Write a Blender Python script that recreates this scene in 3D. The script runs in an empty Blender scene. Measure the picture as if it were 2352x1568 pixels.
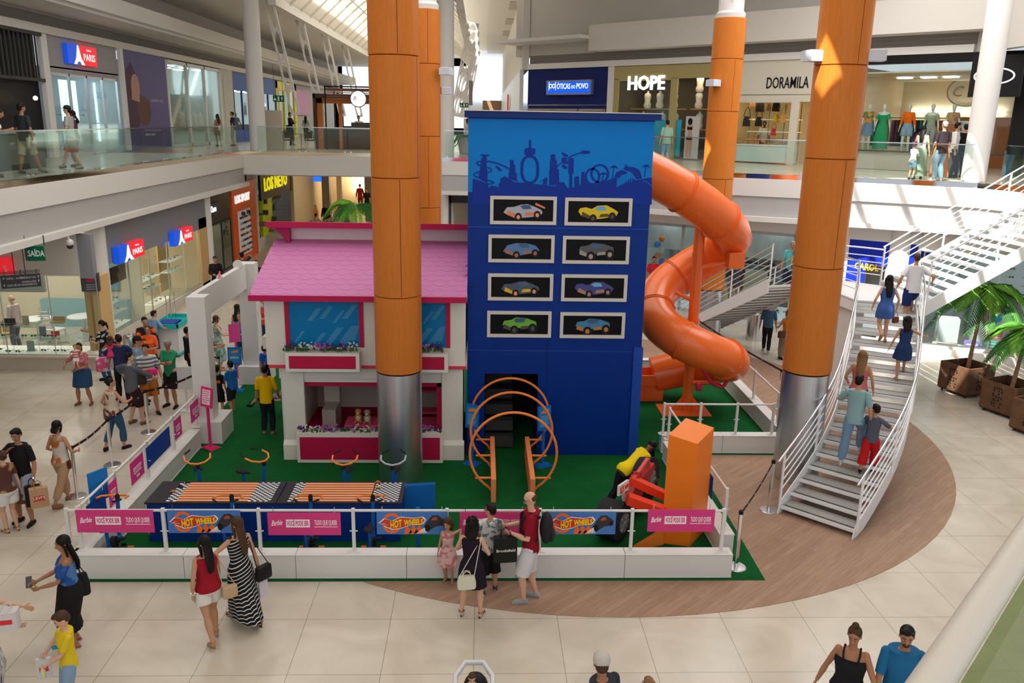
import bpy, math, random
from mathutils import Vector as V, Matrix
from math import sin, cos, pi, radians, sqrt, atan2
SC = bpy.context.scene
COL = SC.collection
NS, WL = dict(smooth=False), dict(world=False)
# ---------------------------------------------------------------- camera (one step above the play area, on the upper gallery)
FPX, PITCH, YAW, ROLL, CH = 1916.35, 0.257880, -0.038899, 0.0184500, 6.8
cp, sp = cos(PITCH), sin(PITCH)
F_ = V((-sin(YAW)*cp, cos(YAW)*cp, -sp)); R0 = V((cos(YAW), sin(YAW), 0)); U0 = R0.cross(F_)
RT = cos(ROLL)*R0+sin(ROLL)*U0; UP = -sin(ROLL)*R0+cos(ROLL)*U0
cd = bpy.data.cameras.new('camera'); cam = bpy.data.objects.new('camera', cd); COL.objects.link(cam)
cd.sensor_fit = 'HORIZONTAL'; cd.sensor_width = 36.0; cd.lens = FPX/2352*36.0; cd.clip_start = .05; cd.clip_end = 400
M = Matrix.Identity(4)
for i in range(3):
    M[i][0] = RT[i]; M[i][1] = UP[i]; M[i][2] = -F_[i]
M.translation = (0, 0, CH); cam.matrix_world = M; SC.camera = cam
# ---------------------------------------------------------------- world, sun, skylights, exposure
SC.view_settings.view_transform = 'Standard'; SC.view_settings.look = 'None'
SC.view_settings.gamma = 1.0; SC.view_settings.exposure = -0.06; SC.view_settings.use_curve_mapping = False
W = bpy.data.worlds.new('world'); SC.world = W; W.use_nodes = True
wn = W.node_tree; bg = wn.nodes['Background']; bg.inputs[0].default_value = (.86, .92, 1.0, 1); bg.inputs[1].default_value = .75
def light(kind, name, loc, energy, rot=(0, 0, 0), size=None, color=(1, 1, 1), **k):
    d = bpy.data.lights.new(name, kind); d.energy = energy; d.color = color
    if kind == 'AREA': d.shape = 'RECTANGLE'; d.size, d.size_y = size
    for a, b in k.items(): setattr(d, a, b)
    o = bpy.data.objects.new(name, d); COL.objects.link(o); o.location = loc; o.rotation_euler = rot
    return o
light('SUN', 'sun', (0, 0, 30), 16.0, (radians(24), radians(-22), 0), color=(1, .95, .86), angle=radians(.6))
light('AREA', 'skylight', (-3, 20, 13.2), 1500, (0, 0, 0), (16, 16), (1, .98, .95))
light('AREA', 'skylight', (11, 22, 13.2), 1500, (0, 0, 0), (8, 14), (1, .98, .95))
light('AREA', 'skylight', (-6, 55, 13.0), 900, (0, 0, 0), (9, 30), (1, .97, .92))
light('AREA', 'skylight', (0, 4, 12.5), 260, (0, 0, 0), (16, 8), (1, .93, .84))
light('AREA', 'clerestory', (0, -7.5, 10.5), 650, (radians(97), 0, 0), (30, 5), (1, .97, .92))     # added fill lamp, out of view, lifting walls and soffits that face the camera
# ---------------------------------------------------------------- pixel helpers: where a seen point stands in the hall
def ray(x, y): return F_+RT*((x-1176)/FPX)-UP*((y-784)/FPX)
def G(x, y, z=0.): d = ray(x, y); t = (z-CH)/d.z; return V((d.x*t, d.y*t, z))
def PY(x, y, Y): d = ray(x, y); t = Y/d.y; return V((d.x*t, Y, CH+d.z*t))
def PX(x, y, X): d = ray(x, y); t = X/d.x; return V((X, d.y*t, CH+d.z*t))
def PP(x, y, a, b):
    d = ray(x, y); n = (b[1]-a[1], a[0]-b[0]); t = (n[0]*a[0]+n[1]*a[1])/(n[0]*d.x+n[1]*d.y)
    return V((d.x*t, d.y*t, CH+d.z*t))
# ---------------------------------------------------------------- materials
MATS = {}
def mat(c, r=.5, metal=0., emit=0., k='', s=1., c2=None, alpha=None, bump=0.):
    key = (c, r, metal, emit, k, s, c2, alpha, bump)
    if key in MATS: return MATS[key]
    m = bpy.data.materials.new('m_%s' % (k or 'plain')); m.use_nodes = True; nt = m.node_tree; N = nt.nodes; L = nt.links
    b = N['Principled BSDF']; b.inputs['Roughness'].default_value = r; b.inputs['Metallic'].default_value = metal
    b.inputs['Specular IOR Level'].default_value = .14 if r >= .3 else .5
    C4 = (*c, 1); b.inputs['Base Color'].default_value = C4
    if emit: b.inputs['Emission Color'].default_value = C4; b.inputs['Emission Strength'].default_value = emit
    def nd(t, **kw):
        n = N.new(t)
        for a, v in kw.items(): setattr(n, a, v)
        return n
    if k or bump:
        tc = nd('ShaderNodeTexCoord'); mp = nd('ShaderNodeMapping'); L.new(tc.outputs['Object'], mp.inputs[0])
    if k == 'cloth':      # thin roof membrane that lets daylight through
        t_ = nd('ShaderNodeBsdfTranslucent'); t_.inputs[0].default_value = C4; d_ = nd('ShaderNodeBsdfDiffuse'); d_.inputs[0].default_value = C4; mx = nd('ShaderNodeMixShader'); mx.inputs[0].default_value = .55
        L.new(d_.outputs[0], mx.inputs[1]); L.new(t_.outputs[0], mx.inputs[2]); L.new(mx.outputs[0], N['Material Output'].inputs[0])
    elif k == 'glass':
        tr = nd('ShaderNodeBsdfTransparent'); tr.inputs[0].default_value = C4
        gl = nd('ShaderNodeBsdfGlossy'); gl.inputs['Roughness'].default_value = r; gl.inputs[0].default_value = (.9, 1, .97, 1)
        lw = nd('ShaderNodeLayerWeight'); lw.inputs[0].default_value = .25
        mul = nd('ShaderNodeMath', operation='MULTIPLY_ADD'); mul.inputs[1].default_value = .3; mul.inputs[2].default_value = s
        L.new(lw.outputs['Fresnel'], mul.inputs[0])
        mx = nd('ShaderNodeMixShader'); L.new(mul.outputs[0], mx.inputs[0]); L.new(tr.outputs[0], mx.inputs[1]); L.new(gl.outputs[0], mx.inputs[2])
        L.new(mx.outputs[0], N['Material Output'].inputs[0])
    elif k in ('noise', 'wood', 'grass', 'streak', 'brushed', 'marble', 'spots', 'stripe', 'stripez', 'voro', 'checker'):
        D4 = (*(c2 or tuple(x*.7 for x in c)), 1)
        rp = nd('ShaderNodeValToRGB'); rp.color_ramp.elements[0].color = C4; rp.color_ramp.elements[1].color = D4
        if k == 'noise': t = nd('ShaderNodeTexNoise'); t.inputs['Scale'].default_value = 3*s; t.inputs['Detail'].default_value = 6
        elif k == 'grass': t = nd('ShaderNodeTexNoise'); t.inputs['Scale'].default_value = 2.2*s; t.inputs['Detail'].default_value = 12; t.inputs['Roughness'].default_value = .75
        elif k == 'marble': t = nd('ShaderNodeTexNoise'); t.inputs['Scale'].default_value = s; t.inputs['Detail'].default_value = 8; t.inputs['Distortion'].default_value = 1.4
        elif k == 'spots':
            t = nd('ShaderNodeTexNoise'); t.inputs['Scale'].default_value = 9*s; t.inputs['Detail'].default_value = 1.5
            rp.color_ramp.elements[0].position = .5; rp.color_ramp.elements[1].position = .56
        elif k == 'voro': t = nd('ShaderNodeTexVoronoi'); t.inputs['Scale'].default_value = 10*s; rp.color_ramp.elements[0].position = .3; rp.color_ramp.elements[1].position = .45
        elif k in ('wood', 'streak', 'brushed'):
            t = nd('ShaderNodeTexNoise'); t.inputs['Scale'].default_value = 4*s; t.inputs['Detail'].default_value = 5
            mp.inputs['Scale'].default_value = {'wood': (.35, 9, 3), 'streak': (9, 9, .7), 'brushed': (30, 30, .4)}[k]
        elif k == 'checker':
            t = nd('ShaderNodeTexChecker'); t.inputs['Scale'].default_value = s; t.inputs['Color1'].default_value = C4; t.inputs['Color2'].default_value = D4
        else:
            t = nd('ShaderNodeTexWave', wave_type='BANDS'); t.bands_direction = 'Z'; t.inputs['Scale'].default_value = s
            rp.color_ramp.elements[0].position = .55; rp.color_ramp.elements[1].position = .62
            if k == 'stripez': mp.inputs['Rotation'].default_value = (0, .35, 0); rp.color_ramp.elements[0].position = .82; rp.color_ramp.elements[1].position = .88
        L.new(mp.outputs[0], t.inputs['Vector'])
        if k == 'checker': L.new(t.outputs[0], b.inputs['Base Color'])
        else:
            L.new(t.outputs['Distance' if k == 'voro' else 0 if k in ('stripe', 'stripez') else 0], rp.inputs[0])
            L.new(rp.outputs[0], b.inputs['Base Color'])
            if k in ('noise', 'marble', 'streak', 'wood', 'brushed'): rp.color_ramp.elements[0].position = .35; rp.color_ramp.elements[1].position = .68
        if k == 'grass':
            t2 = nd('ShaderNodeTexNoise'); t2.inputs['Scale'].default_value = 120; L.new(mp.outputs[0], t2.inputs['Vector'])
            bp = nd('ShaderNodeBump'); bp.inputs['Strength'].default_value = .9; bp.inputs['Distance'].default_value = .02
            L.new(t2.outputs[0], bp.inputs['Height']); L.new(bp.outputs[0], b.inputs['Normal'])
    elif k == 'tile':       # large pale stone tiles with thin dark joints, laid on a square grid
        x0, y0, w, h_ = s
        mp.inputs['Location'].default_value = (-x0, -y0, 0)
        t = nd('ShaderNodeTexBrick'); t.offset = 0; t.inputs['Scale'].default_value = 1.0; t.inputs['Brick Width'].default_value = w; t.inputs['Row Height'].default_value = h_
        t.inputs['Mortar Size'].default_value = .0035; t.inputs['Color1'].default_value = C4; t.inputs['Color2'].default_value = (*[x*.95 for x in c], 1); t.inputs['Mortar'].default_value = (*c2, 1); t.inputs['Bias'].default_value = -.3
        L.new(mp.outputs[0], t.inputs['Vector'])
        ns = nd('ShaderNodeTexNoise'); ns.inputs['Scale'].default_value = 1.1; ns.inputs['Detail'].default_value = 9; ns.inputs['Distortion'].default_value = 1.2; L.new(mp.outputs[0], ns.inputs['Vector'])
        rp = nd('ShaderNodeValToRGB'); rp.color_ramp.elements[0].color = (.84, .82, .78, 1); rp.color_ramp.elements[0].position = .3; rp.color_ramp.elements[1].color = (1.04, 1.03, 1.02, 1); rp.color_ramp.elements[1].position = .7
        L.new(ns.outputs[0], rp.inputs[0])
        mx = nd('ShaderNodeMixRGB', blend_type='MULTIPLY'); mx.inputs[0].default_value = 1; L.new(t.outputs[0], mx.inputs[1]); L.new(rp.outputs[0], mx.inputs[2]); L.new(mx.outputs[0], b.inputs['Base Color'])
    elif k == 'plank':      # thin timber strips
        t = nd('ShaderNodeTexBrick'); t.offset = .37; t.inputs['Scale'].default_value = 1.0; t.inputs['Brick Width'].default_value = 1.3; t.inputs['Row Height'].default_value = .09
        mp.inputs['Rotation'].default_value = (0, 0, s)
        t.inputs['Mortar Size'].default_value = .0015; t.inputs['Color1'].default_value = C4; t.inputs['Color2'].default_value = (*c2, 1); t.inputs['Mortar'].default_value = (*[x*.55 for x in c], 1)
        L.new(mp.outputs[0], t.inputs['Vector'])
        m2 = nd('ShaderNodeMapping'); m2.inputs['Scale'].default_value = (1.5, 40, 1); L.new(mp.outputs[0], m2.inputs[0])
        ns = nd('ShaderNodeTexNoise'); ns.inputs['Scale'].default_value = 1.5; ns.inputs['Detail'].default_value = 6; L.new(m2.outputs[0], ns.inputs['Vector'])
        rp = nd('ShaderNodeValToRGB'); rp.color_ramp.elements[0].color = (.78, .76, .74, 1); rp.color_ramp.elements[0].position = .3; rp.color_ramp.elements[1].color = (1.1, 1.1, 1.1, 1); rp.color_ramp.elements[1].position = .7
        L.new(ns.outputs[0], rp.inputs[0])
        mx = nd('ShaderNodeMixRGB', blend_type='MULTIPLY'); mx.inputs[0].default_value = 1; L.new(t.outputs[0], mx.inputs[1]); L.new(rp.outputs[0], mx.inputs[2]); L.new(mx.outputs[0], b.inputs['Base Color'])
    if bump and k != 'grass':
        t2 = nd('ShaderNodeTexNoise'); t2.inputs['Scale'].default_value = bump; t2.inputs['Detail'].default_value = 5; L.new(mp.outputs[0], t2.inputs['Vector'])
        bp = nd('ShaderNodeBump'); bp.inputs['Strength'].default_value = .35; bp.inputs['Distance'].default_value = .02; L.new(t2.outputs[0], bp.inputs['Height']); L.new(bp.outputs[0], b.inputs['Normal'])
    MATS[key] = m; return m
WHT = mat((.74, .72, .70), .55); WALL = mat((.66, .63, .585), .75); CEIL = mat((.70, .68, .64), .8)
GREY = mat((.36, .35, .34), .6, k='noise', s=8, c2=(.30, .29, .285)); STEEL = mat((.62, .63, .65), .32, 1.0); CHROME = mat((.8, .8, .82), .12, 1.0)
BRUSH = mat((.60, .62, .66), .34, 1.0, k='brushed', c2=(.5, .52, .55)); BLACK = mat((.012, .012, .013), .5); DKG = mat((.05, .05, .055), .5)
PAINT = mat((.69, .67, .65), .38); ORW = mat((.58, .175, .028), .36, k='streak', s=1., c2=(.51, .155, .022)); SLIDE = mat((.86, .155, .020), .27, bump=1.2)
ORG = mat((.90, .26, .06), .35); NAVY = mat((.002, .030, .235), .42, bump=3.); BLUE = mat((.01, .13, .48), .45); PINK = mat((.70, .045, .20), .5); MAG = mat((.44, .012, .062), .45)
GLS = mat((.93, .975, .96), .03, k='glass', s=.03); GLSR = mat((.89, .95, .92), .03, k='glass', s=.03)
GRASS = mat((.006, .165, .034), .95, k='grass', c2=(.003, .062, .014))
LAMP = mat((1., .97, .9), .5, emit=16.); LAMPC = mat((.85, .93, 1.), .5, emit=8.); WARM = mat((1., .80, .50), .5, emit=11.)
# ---------------------------------------------------------------- mesh builder
class MB:
    def __init__(s): s.v = []; s.f = []; s.mi = []; s.m = 0
    def add(s, vs, fs):
        o = len(s.v); s.v += [V(p) for p in vs]; s.f += [tuple(i+o for i in f) for f in fs]; s.mi += [s.m]*len(fs); return s
    def box(s, a, b):
        x0, y0, z0 = [min(p, q) for p, q in zip(a, b)]; x1, y1, z1 = [max(p, q) for p, q in zip(a, b)]
        return s.hexa([(x0, y0), (x1, y0), (x1, y1), (x0, y1)], z0, z1)
    def hexa(s, poly, z0, z1):
        n = len(poly); ar = sum(poly[i][0]*poly[(i+1) % n][1]-poly[(i+1) % n][0]*poly[i][1] for i in range(n))
        if ar < 0: poly = poly[::-1]
        vs = [(p[0], p[1], z0) for p in poly]+[(p[0], p[1], z1) for p in poly]
        return s.add(vs, [tuple(range(n))[::-1], tuple(range(n, 2*n))]+[(i, (i+1) % n, n+(i+1) % n, n+i) for i in range(n)])
    def cbox(s, c, u, v, w):       # oriented box: centre and three half-axis vectors
        c, u, v, w = V(c), V(u), V(v), V(w)
        if u.cross(v).dot(w) < 0: w = -w
        vs = [c+a*u+b*v+d*w for d in (-1, 1) for a, b in ((-1, -1), (1, -1), (1, 1), (-1, 1))]
        return s.add(vs, [(3, 2, 1, 0), (4, 5, 6, 7)]+[(i, (i+1) % 4, 4+(i+1) % 4, 4+i) for i in range(4)])
    def bar(s, a, b, w, h, up=(0, 0, 1)):
        a, b = V(a), V(b); d = b-a; t = d.normalized(); u = V(up); sd = t.cross(u)
        if sd.length < 1e-4: sd = t.cross(V((0, 1, 0)))
        sd.normalize(); u = sd.cross(t); return s.cbox((a+b)/2, d/2, sd*w/2, u*h/2)
    def poly(s, fr, pts, t=.01, off=0.):      # outline in a frame, with thickness
        pts = [(p[0], p[1]) for p in pts]; n = len(pts); ar = sum(pts[i][0]*pts[(i+1) % n][1]-pts[(i+1) % n][0]*pts[i][1] for i in range(n))
        if ar < 0: pts = pts[::-1]
        vs = [fr(a, b, off) for a, b in pts]+[fr(a, b, off+t) for a, b in pts]
        return s.add(vs, [tuple(range(n))[::-1], tuple(range(n, 2*n))]+[(i, (i+1) % n, n+(i+1) % n, n+i) for i in range(n)])
    def rect(s, fr, a0, b0, a1, b1, t=.01, off=0.): return s.poly(fr, [(a0, b0), (a1, b0), (a1, b1), (a0, b1)], t, off)
    def rings(s, rs, cap=True, closed=False):
        n = len(rs[0]); vs = [p for r in rs for p in r]; fs = []; K = len(rs)
        for k in range(K if closed else K-1):
            a, b = k*n, ((k+1) % K)*n
            fs += [(a+i, a+(i+1) % n, b+(i+1) % n, b+i) for i in range(n)]
        if cap and not closed: fs += [tuple(range(n))[::-1], tuple(range((K-1)*n, K*n))]
        return s.add(vs, fs)
    def tube(s, pts, r, n=12, cap=True, closed=False, hint=None):
        pts = [V(p) for p in pts]; K = len(pts); rr = r if isinstance(r, (list, tuple)) else [r]*K
        rs = []; u = None
        for i in range(K):
            if closed: t = pts[(i+1) % K]-pts[i-1]
            else: t = pts[min(i+1, K-1)]-pts[max(i-1, 0)]
            t.normalize()
            if u is None: u = V(hint) if hint else (V((0, 0, 1)) if abs(t.z) < .9 else V((0, 1, 0)))
            u = (u-t*u.dot(t)); u.normalize(); w = t.cross(u); q = rr[i]; qa, qb = q if isinstance(q, (tuple, list)) else (q, q)
            rs.append([pts[i]+u*(qb*cos(2*pi*j/n))+w*(qa*sin(2*pi*j/n)) for j in range(n)])
        return s.rings(rs, cap, closed)
    def cyl(s, a, b, r, n=20, r2=None): return s.tube([a, b], [r, r if r2 is None else r2], n)
    def sph(s, c, r, n=14, m=9, mtx=None):
        c = V(c); r = (r, r, r) if not isinstance(r, (tuple, list)) else r; rs = []
        for j in range(m+1):
            th = -pi/2+pi*j/m; q = max(cos(th), .02)
            ring = [V((r[0]*q*cos(2*pi*i/n), r[1]*q*sin(2*pi*i/n), r[2]*sin(th))) for i in range(n)]
            rs.append([c+(mtx @ p if mtx else p) for p in ring])
        return s.rings(rs)
    def lathe(s, c, prof, n=24, ax=None):
        c = V(c); rs = [[c+V((max(r, .0005)*cos(2*pi*i/n), max(r, .0005)*sin(2*pi*i/n), z)) for i in range(n)] for r, z in prof]; return s.rings(rs)
ORI = {}
def name_of(o): return o
def build(mb, name, m, parent=None, label=None, cat=None, group=None, kind=None, smooth=True, world=True, base=None, ang=35):
    """one MB becomes one mesh object; world coordinates are moved under the parent's own origin"""
    me = bpy.data.meshes.new(name); pts = mb.v
    if parent is not None: inv = ORI[parent.name] if world else None
    if parent is None:
        if base is None:
            xs = [p.x for p in pts]; ys = [p.y for p in pts]; base = V(((min(xs)+max(xs))/2, (min(ys)+max(ys))/2, min(p.z for p in pts)))
        T = Matrix.Translation(base); inv = T.inverted() if world else None
    vs = [(inv @ p) for p in pts] if inv is not None else pts
    me.from_pydata([tuple(p) for p in vs], [], mb.f)
    for x in (m if isinstance(m, (list, tuple)) else [m]): me.materials.append(x)
    if max(mb.mi, default=0): me.polygons.foreach_set('material_index', mb.mi)
    if smooth: me.shade_smooth(); me.set_sharp_from_angle(angle=radians(ang))
    me.update(); o = bpy.data.objects.new(name, me); COL.objects.link(o)
    if parent is not None: o.parent = parent; ORI[o.name] = ORI[parent.name]
    else: o.location = base; ORI[o.name] = T.inverted()
    return tag(o, label, cat, group, kind)
def tag(o, label=None, cat=None, group=None, kind=None):
    if label: o['label'] = label
    if cat: o['category'] = cat
    if group: o['group'] = group
    if kind: o['kind'] = kind
    return o
def root(name, loc, label, cat, group=None, rz=0.):
    o = bpy.data.objects.new(name, None); o.empty_display_size = .1; COL.objects.link(o); o.location = loc; o.rotation_euler = (0, 0, rz)
    ORI[o.name] = (Matrix.Translation(loc) @ Matrix.Rotation(rz, 4, 'Z')).inverted(); return tag(o, label, cat, group)
def struct(mb, name, m, parent=None, smooth=False, **_): return build(mb, name, m, parent, kind=None if parent else 'structure', smooth=smooth)
def copy_thing(src, loc, rz=None, label=None, group=None):
    r = src.copy(); COL.objects.link(r); r.location = loc
    if rz is not None: r.rotation_euler = (0, 0, rz)
    if label: r['label'] = label
    if group: r['group'] = group
    for ch in list(src.children):
        c = ch.copy(); COL.objects.link(c); c.parent = r
        for g in list(ch.children): d = g.copy(); COL.objects.link(d); d.parent = c
    return r
class Fr:     # a flat frame: origin, right, up; called with (a, b, out) gives a point
    def __init__(s, o, u, v=(0, 0, 1), n=None):
        s.o = V(o); s.u = V(u).normalized(); s.v = V(v).normalized(); s.n = V(n).normalized() if n else s.u.cross(s.v)
    def __call__(s, a, b, c=0.): return s.o+s.u*a+s.v*b+s.n*c
def text(body, fr, a, b, size, m, parent, ext=.004, off=.006, shear=0., bold=0., align='LEFT', name='lettering', sx=1., rot=0., w=None):
    cu = bpy.data.curves.new('t', 'FONT'); cu.body = body; cu.size = size; cu.extrude = ext; cu.shear = shear; cu.offset = bold; cu.align_x = align; cu.resolution_u = 2
    ob = bpy.data.objects.new('t', cu); COL.objects.link(ob); dg = bpy.context.evaluated_depsgraph_get(); me0 = ob.evaluated_get(dg).to_mesh()
    mb = MB(); cr, sr = cos(rot), sin(rot)
    if w: xs = [p.co.x for p in me0.vertices]; sx = w/(max(xs)-min(xs))
    mb.add([fr(a+(p.co.x*cr-p.co.y*sr)*sx, b+p.co.x*sr+p.co.y*cr, off+p.co.z) for p in me0.vertices], [tuple(f.vertices) for f in me0.polygons])
    bpy.data.objects.remove(ob); bpy.data.curves.remove(cu)
    return build(mb, name, m, parent, **NS)
def arc(c, r, a0, a1, n=16, ry=None): return [(c[0]+r*cos(a0+(a1-a0)*i/n), c[1]+(ry or r)*sin(a0+(a1-a0)*i/n)) for i in range(n+1)]
def _pix(s, x, y, off=0.):
    d = ray(x, y); t = s.n.dot(s.o+s.n*off-V((0, 0, CH)))/s.n.dot(d); p = V((0, 0, CH))+d*t-s.o
    return (p.dot(s.u), p.dot(s.v))
Fr.pix = _pix
def boxes(*bs):
    m = MB()
    for a, b in bs: m.box(a, b)
    return m
# ================================================================ SETTING: floors, galleries, roof
TILE = mat((.62, .56, .475), .22, k='tile', s=(1.12, 10.36, 1.175, 1.215), c2=(.20, .17, .13))
struct(boxes(((-34, -6, -.3), (34, 96, 0))), 'floor', TILE)
wood = MB().lathe((2.1, 18.62, 0), [(0, .001), (8.2, .001), (8.2, .006), (0, .006)], 96)
struct(wood, 'floor_wood', mat((.40, .255, .175), .42, k='plank', s=-.75, c2=(.34, .21, .145)))
struct(MB().hexa([(-34, -6), (-10.85, -6), (-10.85, 38.6), (-1.7, 38.6), (-1.7, 96), (-34, 96)], 4.62, 5.29), 'floor_upper_left', TILE)
EDGE = [(-1.65, 35.45), (1.5, 35.2), (5.6, 29.2), (8.0, 27.55), (12.0, 25.75), (14.5, 24.2), (15.12, 22.3), (15.12, 19.5), (18, 17.5), (34, 17)]
IN_ = [(-1.6, 35.6), (1.6, 35.35), (5.72, 29.35), (8.07, 27.72), (12.08, 25.92), (14.62, 24.35), (15.27, 22.4), (15.27, 19.6), (18.1, 17.65), (34, 17.15)]
struct(MB().hexa(IN_+[(34, 96), (-1.6, 96)], 4.62, 5.29), 'floor_upper_right', TILE)
def fascia(name, pts, z0, z1, m, w=.16):       # a band following a gallery edge
    mb = MB()
    for a, b in zip(pts, pts[1:]):
        a, b = V((*a, 0)), V((*b, 0)); d = (b-a).normalized(); n = V((-d.y, d.x, 0))*w
        mb.hexa([tuple(a)[:2], tuple(b)[:2], tuple(b+n)[:2], tuple(a+n)[:2]], z0, z1)
    return struct(mb, name, m)
LE = [(-1.7, 38.42), (-10.72, 38.42), (-10.72, -6)]
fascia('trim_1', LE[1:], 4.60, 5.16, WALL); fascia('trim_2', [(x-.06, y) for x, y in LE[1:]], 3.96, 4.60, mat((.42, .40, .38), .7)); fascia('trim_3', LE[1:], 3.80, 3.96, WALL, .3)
fascia('trim_4', LE[:2], 4.30, 5.16, WALL, .2)
BRASS = mat((.80, .70, .50), .08, 1.0); fascia('trim_5', LE, 5.16, 5.31, BRASS, .14)
RE = EDGE[::-1]
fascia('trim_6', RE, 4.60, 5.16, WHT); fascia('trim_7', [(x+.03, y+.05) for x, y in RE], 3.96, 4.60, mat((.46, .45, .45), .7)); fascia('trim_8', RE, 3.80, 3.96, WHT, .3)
fascia('trim_9', RE, 5.16, 5.31, mat((.75, .74, .76), .06, 1.0), .14)
j = MB()
for k in range(18): j.box((-10.79, 2.4*k, 3.96), (-10.77, 2.4*k+.02, 4.60))
struct(j, 'trim_10', DKG)
struct(boxes(((-34, -6, 3.70), (-10.9, 38.6, 3.80)), ((-34, 38.6, 4.24), (-1.7, 96, 4.30))), 'ceiling_lower_left', CEIL)
struct(MB().hexa(IN_+[(34, 96), (-1.6, 96)], 3.74, 3.80), 'ceiling_lower_right', CEIL)
# roof: solid panels; sun openings out of view are shaped to light stairs and columns
HX0, HX1, HY0, HY1 = 6.9, 11.6, 14.0, 22.4
roof = MB(); HOLES = [(HX0, HX1, HY0, HY1), (4.1, 4.9, 12.7, 14.0), (3.3, 3.8, 11.9, 12.6), (3.4, 3.9, 22.0, 22.9), (-9.2, -1.2, 39.5, 96)]
gx = sorted({-34, 34, *[v for h in HOLES for v in h[:2]]}); gy = sorted({-8, 96, *[v for h in HOLES for v in h[2:]]})
for x0, x1 in zip(gx, gx[1:]):
    for y0, y1 in zip(gy, gy[1:]):
        if not any(h[0] <= x0 and x1 <= h[1] and h[2] <= y0 and y1 <= h[3] for h in HOLES): roof.box((x0, y0, 13.6), (x1, y1, 13.9))
for k in range(4): roof.box((HX0+1.0+k*1.15, HY0, 13.62), (HX0+1.12+k*1.15, HY1, 13.85))
struct(roof, 'ceiling', CEIL)
vt = MB(); vr = MB()
def vz(t): return 11.9+2.6*sin(pi*t)
for k in range(24):
    t0, t1 = k/24, (k+1)/24; x0, x1 = -9.2+8.1*t0, -9.2+8.1*t1
    vt.add([(x0, 39.6, vz(t0)), (x1, 39.6, vz(t1)), (x1, 92, vz(t1)), (x0, 92, vz(t0)), (x0, 39.6, vz(t0)+.08), (x1, 39.6, vz(t1)+.08), (x1, 92, vz(t1)+.08), (x0, 92, vz(t0)+.08)], [(0, 1, 2, 3), (7, 6, 5, 4), (0, 4, 5, 1), (2, 6, 7, 3)])
struct(vt, 'ceiling_vault', mat((.86, .82, .74), .8, k='cloth'), smooth=True)
for k in range(22): vr.tube([(-9.2+8.1*t/20, 40+2.4*k, vz(t/20)-.08) for t in range(21)], .055, 6)
for q in (.2, .4, .6, .8): vr.tube([(-9.2+8.1*q, 40, vz(q)-.09), (-9.2+8.1*q, 92, vz(q)-.09)], .035, 6)
vr.box((-9.45, 39.5, 11.55), (-9.1, 92, 11.95)); vr.box((-1.2, 39.5, 11.55), (-.9, 92, 11.95))
struct(vr, 'trim_11', mat((.70, .68, .64), .6))
# upper left wall, its ledges and the shop-front line
XW = -14.75
struct(boxes(((-15.3, -6, 10.0), (-14.95, 92, 13.6)), ((-15.3, -6, 9.36), (-14.62, 92, 9.62))), 'wall_left', WALL)
struct(boxes(((-15.2, -6, 9.62), (-14.85, 92, 10.0))), 'trim_12', mat((.25, .235, .22), .7, k='checker', s=14, c2=(.20, .19, .175)))
struct(boxes(((-14.95, 12, 10.08), (-13.2, 90, 10.2)), ((-13.35, 12, 10.2), (-13.2, 90, 10.34))), 'trim_13', CEIL)
struct(boxes(((-14.95, -6, 11.9), (-12.4, 90, 13.6)), ((-12.4, 39.5, 11.9), (-9.2, 90, 12.2))), 'wall_left_bulkhead', CEIL)
struct(boxes(((-34, 91, 0), (34, 91.3, 13.6))), 'wall_back', mat((.80, .84, .88), .7)); struct(boxes(((-14.5, 90.8, 6.0), (-1.6, 90.95, 12.2))), 'window_end', mat((.85, .93, 1.), .5, emit=.9))  # the emissive sheet is added to brighten the far corridor
# upper right wall, angled at 45 degrees
RA = V((2.35, 44.65, 0)); RF = Fr(RA, (14.45, -15.15, 0)); RL = 20.9
def rband(z0, z1, o0, o1, a0=0, a1=RL): return MB().rect(RF, a0, z0, a1, z1, o1-o0, o0)
struct(rband(9.36, 9.62, -.3, .12), 'trim_14', WHT); struct(rband(9.62, 10.02, -.3, -.05), 'trim_15', mat((.25, .235, .22), .7, k='checker', s=14, c2=(.20, .19, .175)))
struct(rband(10.02, 11.15, -.4, .9, 4.6, 28), 'wall_right_band', WALL); struct(rband(10.02, 13.6, -.7, -.05, -1, 30), 'wall_right', mat((.56, .535, .50), .8))
struct(boxes(((2.0, 44.65, 9.36), (2.35, 90, 13.6)), ((16.85, 17.7, 9.36), (17.2, 29.6, 13.6))), 'wall_right_return', WALL)
struct(boxes(((1.9, 44.9, 5.3), (2.1, 90, 9.36))), 'wall_right_corridor', mat((.62, .64, .66), .4))
# a dropped soffit over the far right corner with square panels
sf = MB().box((.4, 46, 13.3), (8, 88, 13.5)); struct(sf, 'ceiling_soffit', CEIL)
sp_ = MB()
for k in range(4): sp_.box((1.5, 50+8*k, 13.26), (3.6, 53.5+8*k, 13.3))
struct(rband(10.55, 10.7, -.1, 1.5, -1, 4.6), 'trim_17', CEIL)
build(MB().box((-13.6, 20, 10.2), (-13.0, 90, 10.75)), 'wall_left_step', CEIL, kind='structure', **NS)
struct(sp_, 'trim_16', mat((.50, .47, .43), .7))
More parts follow.
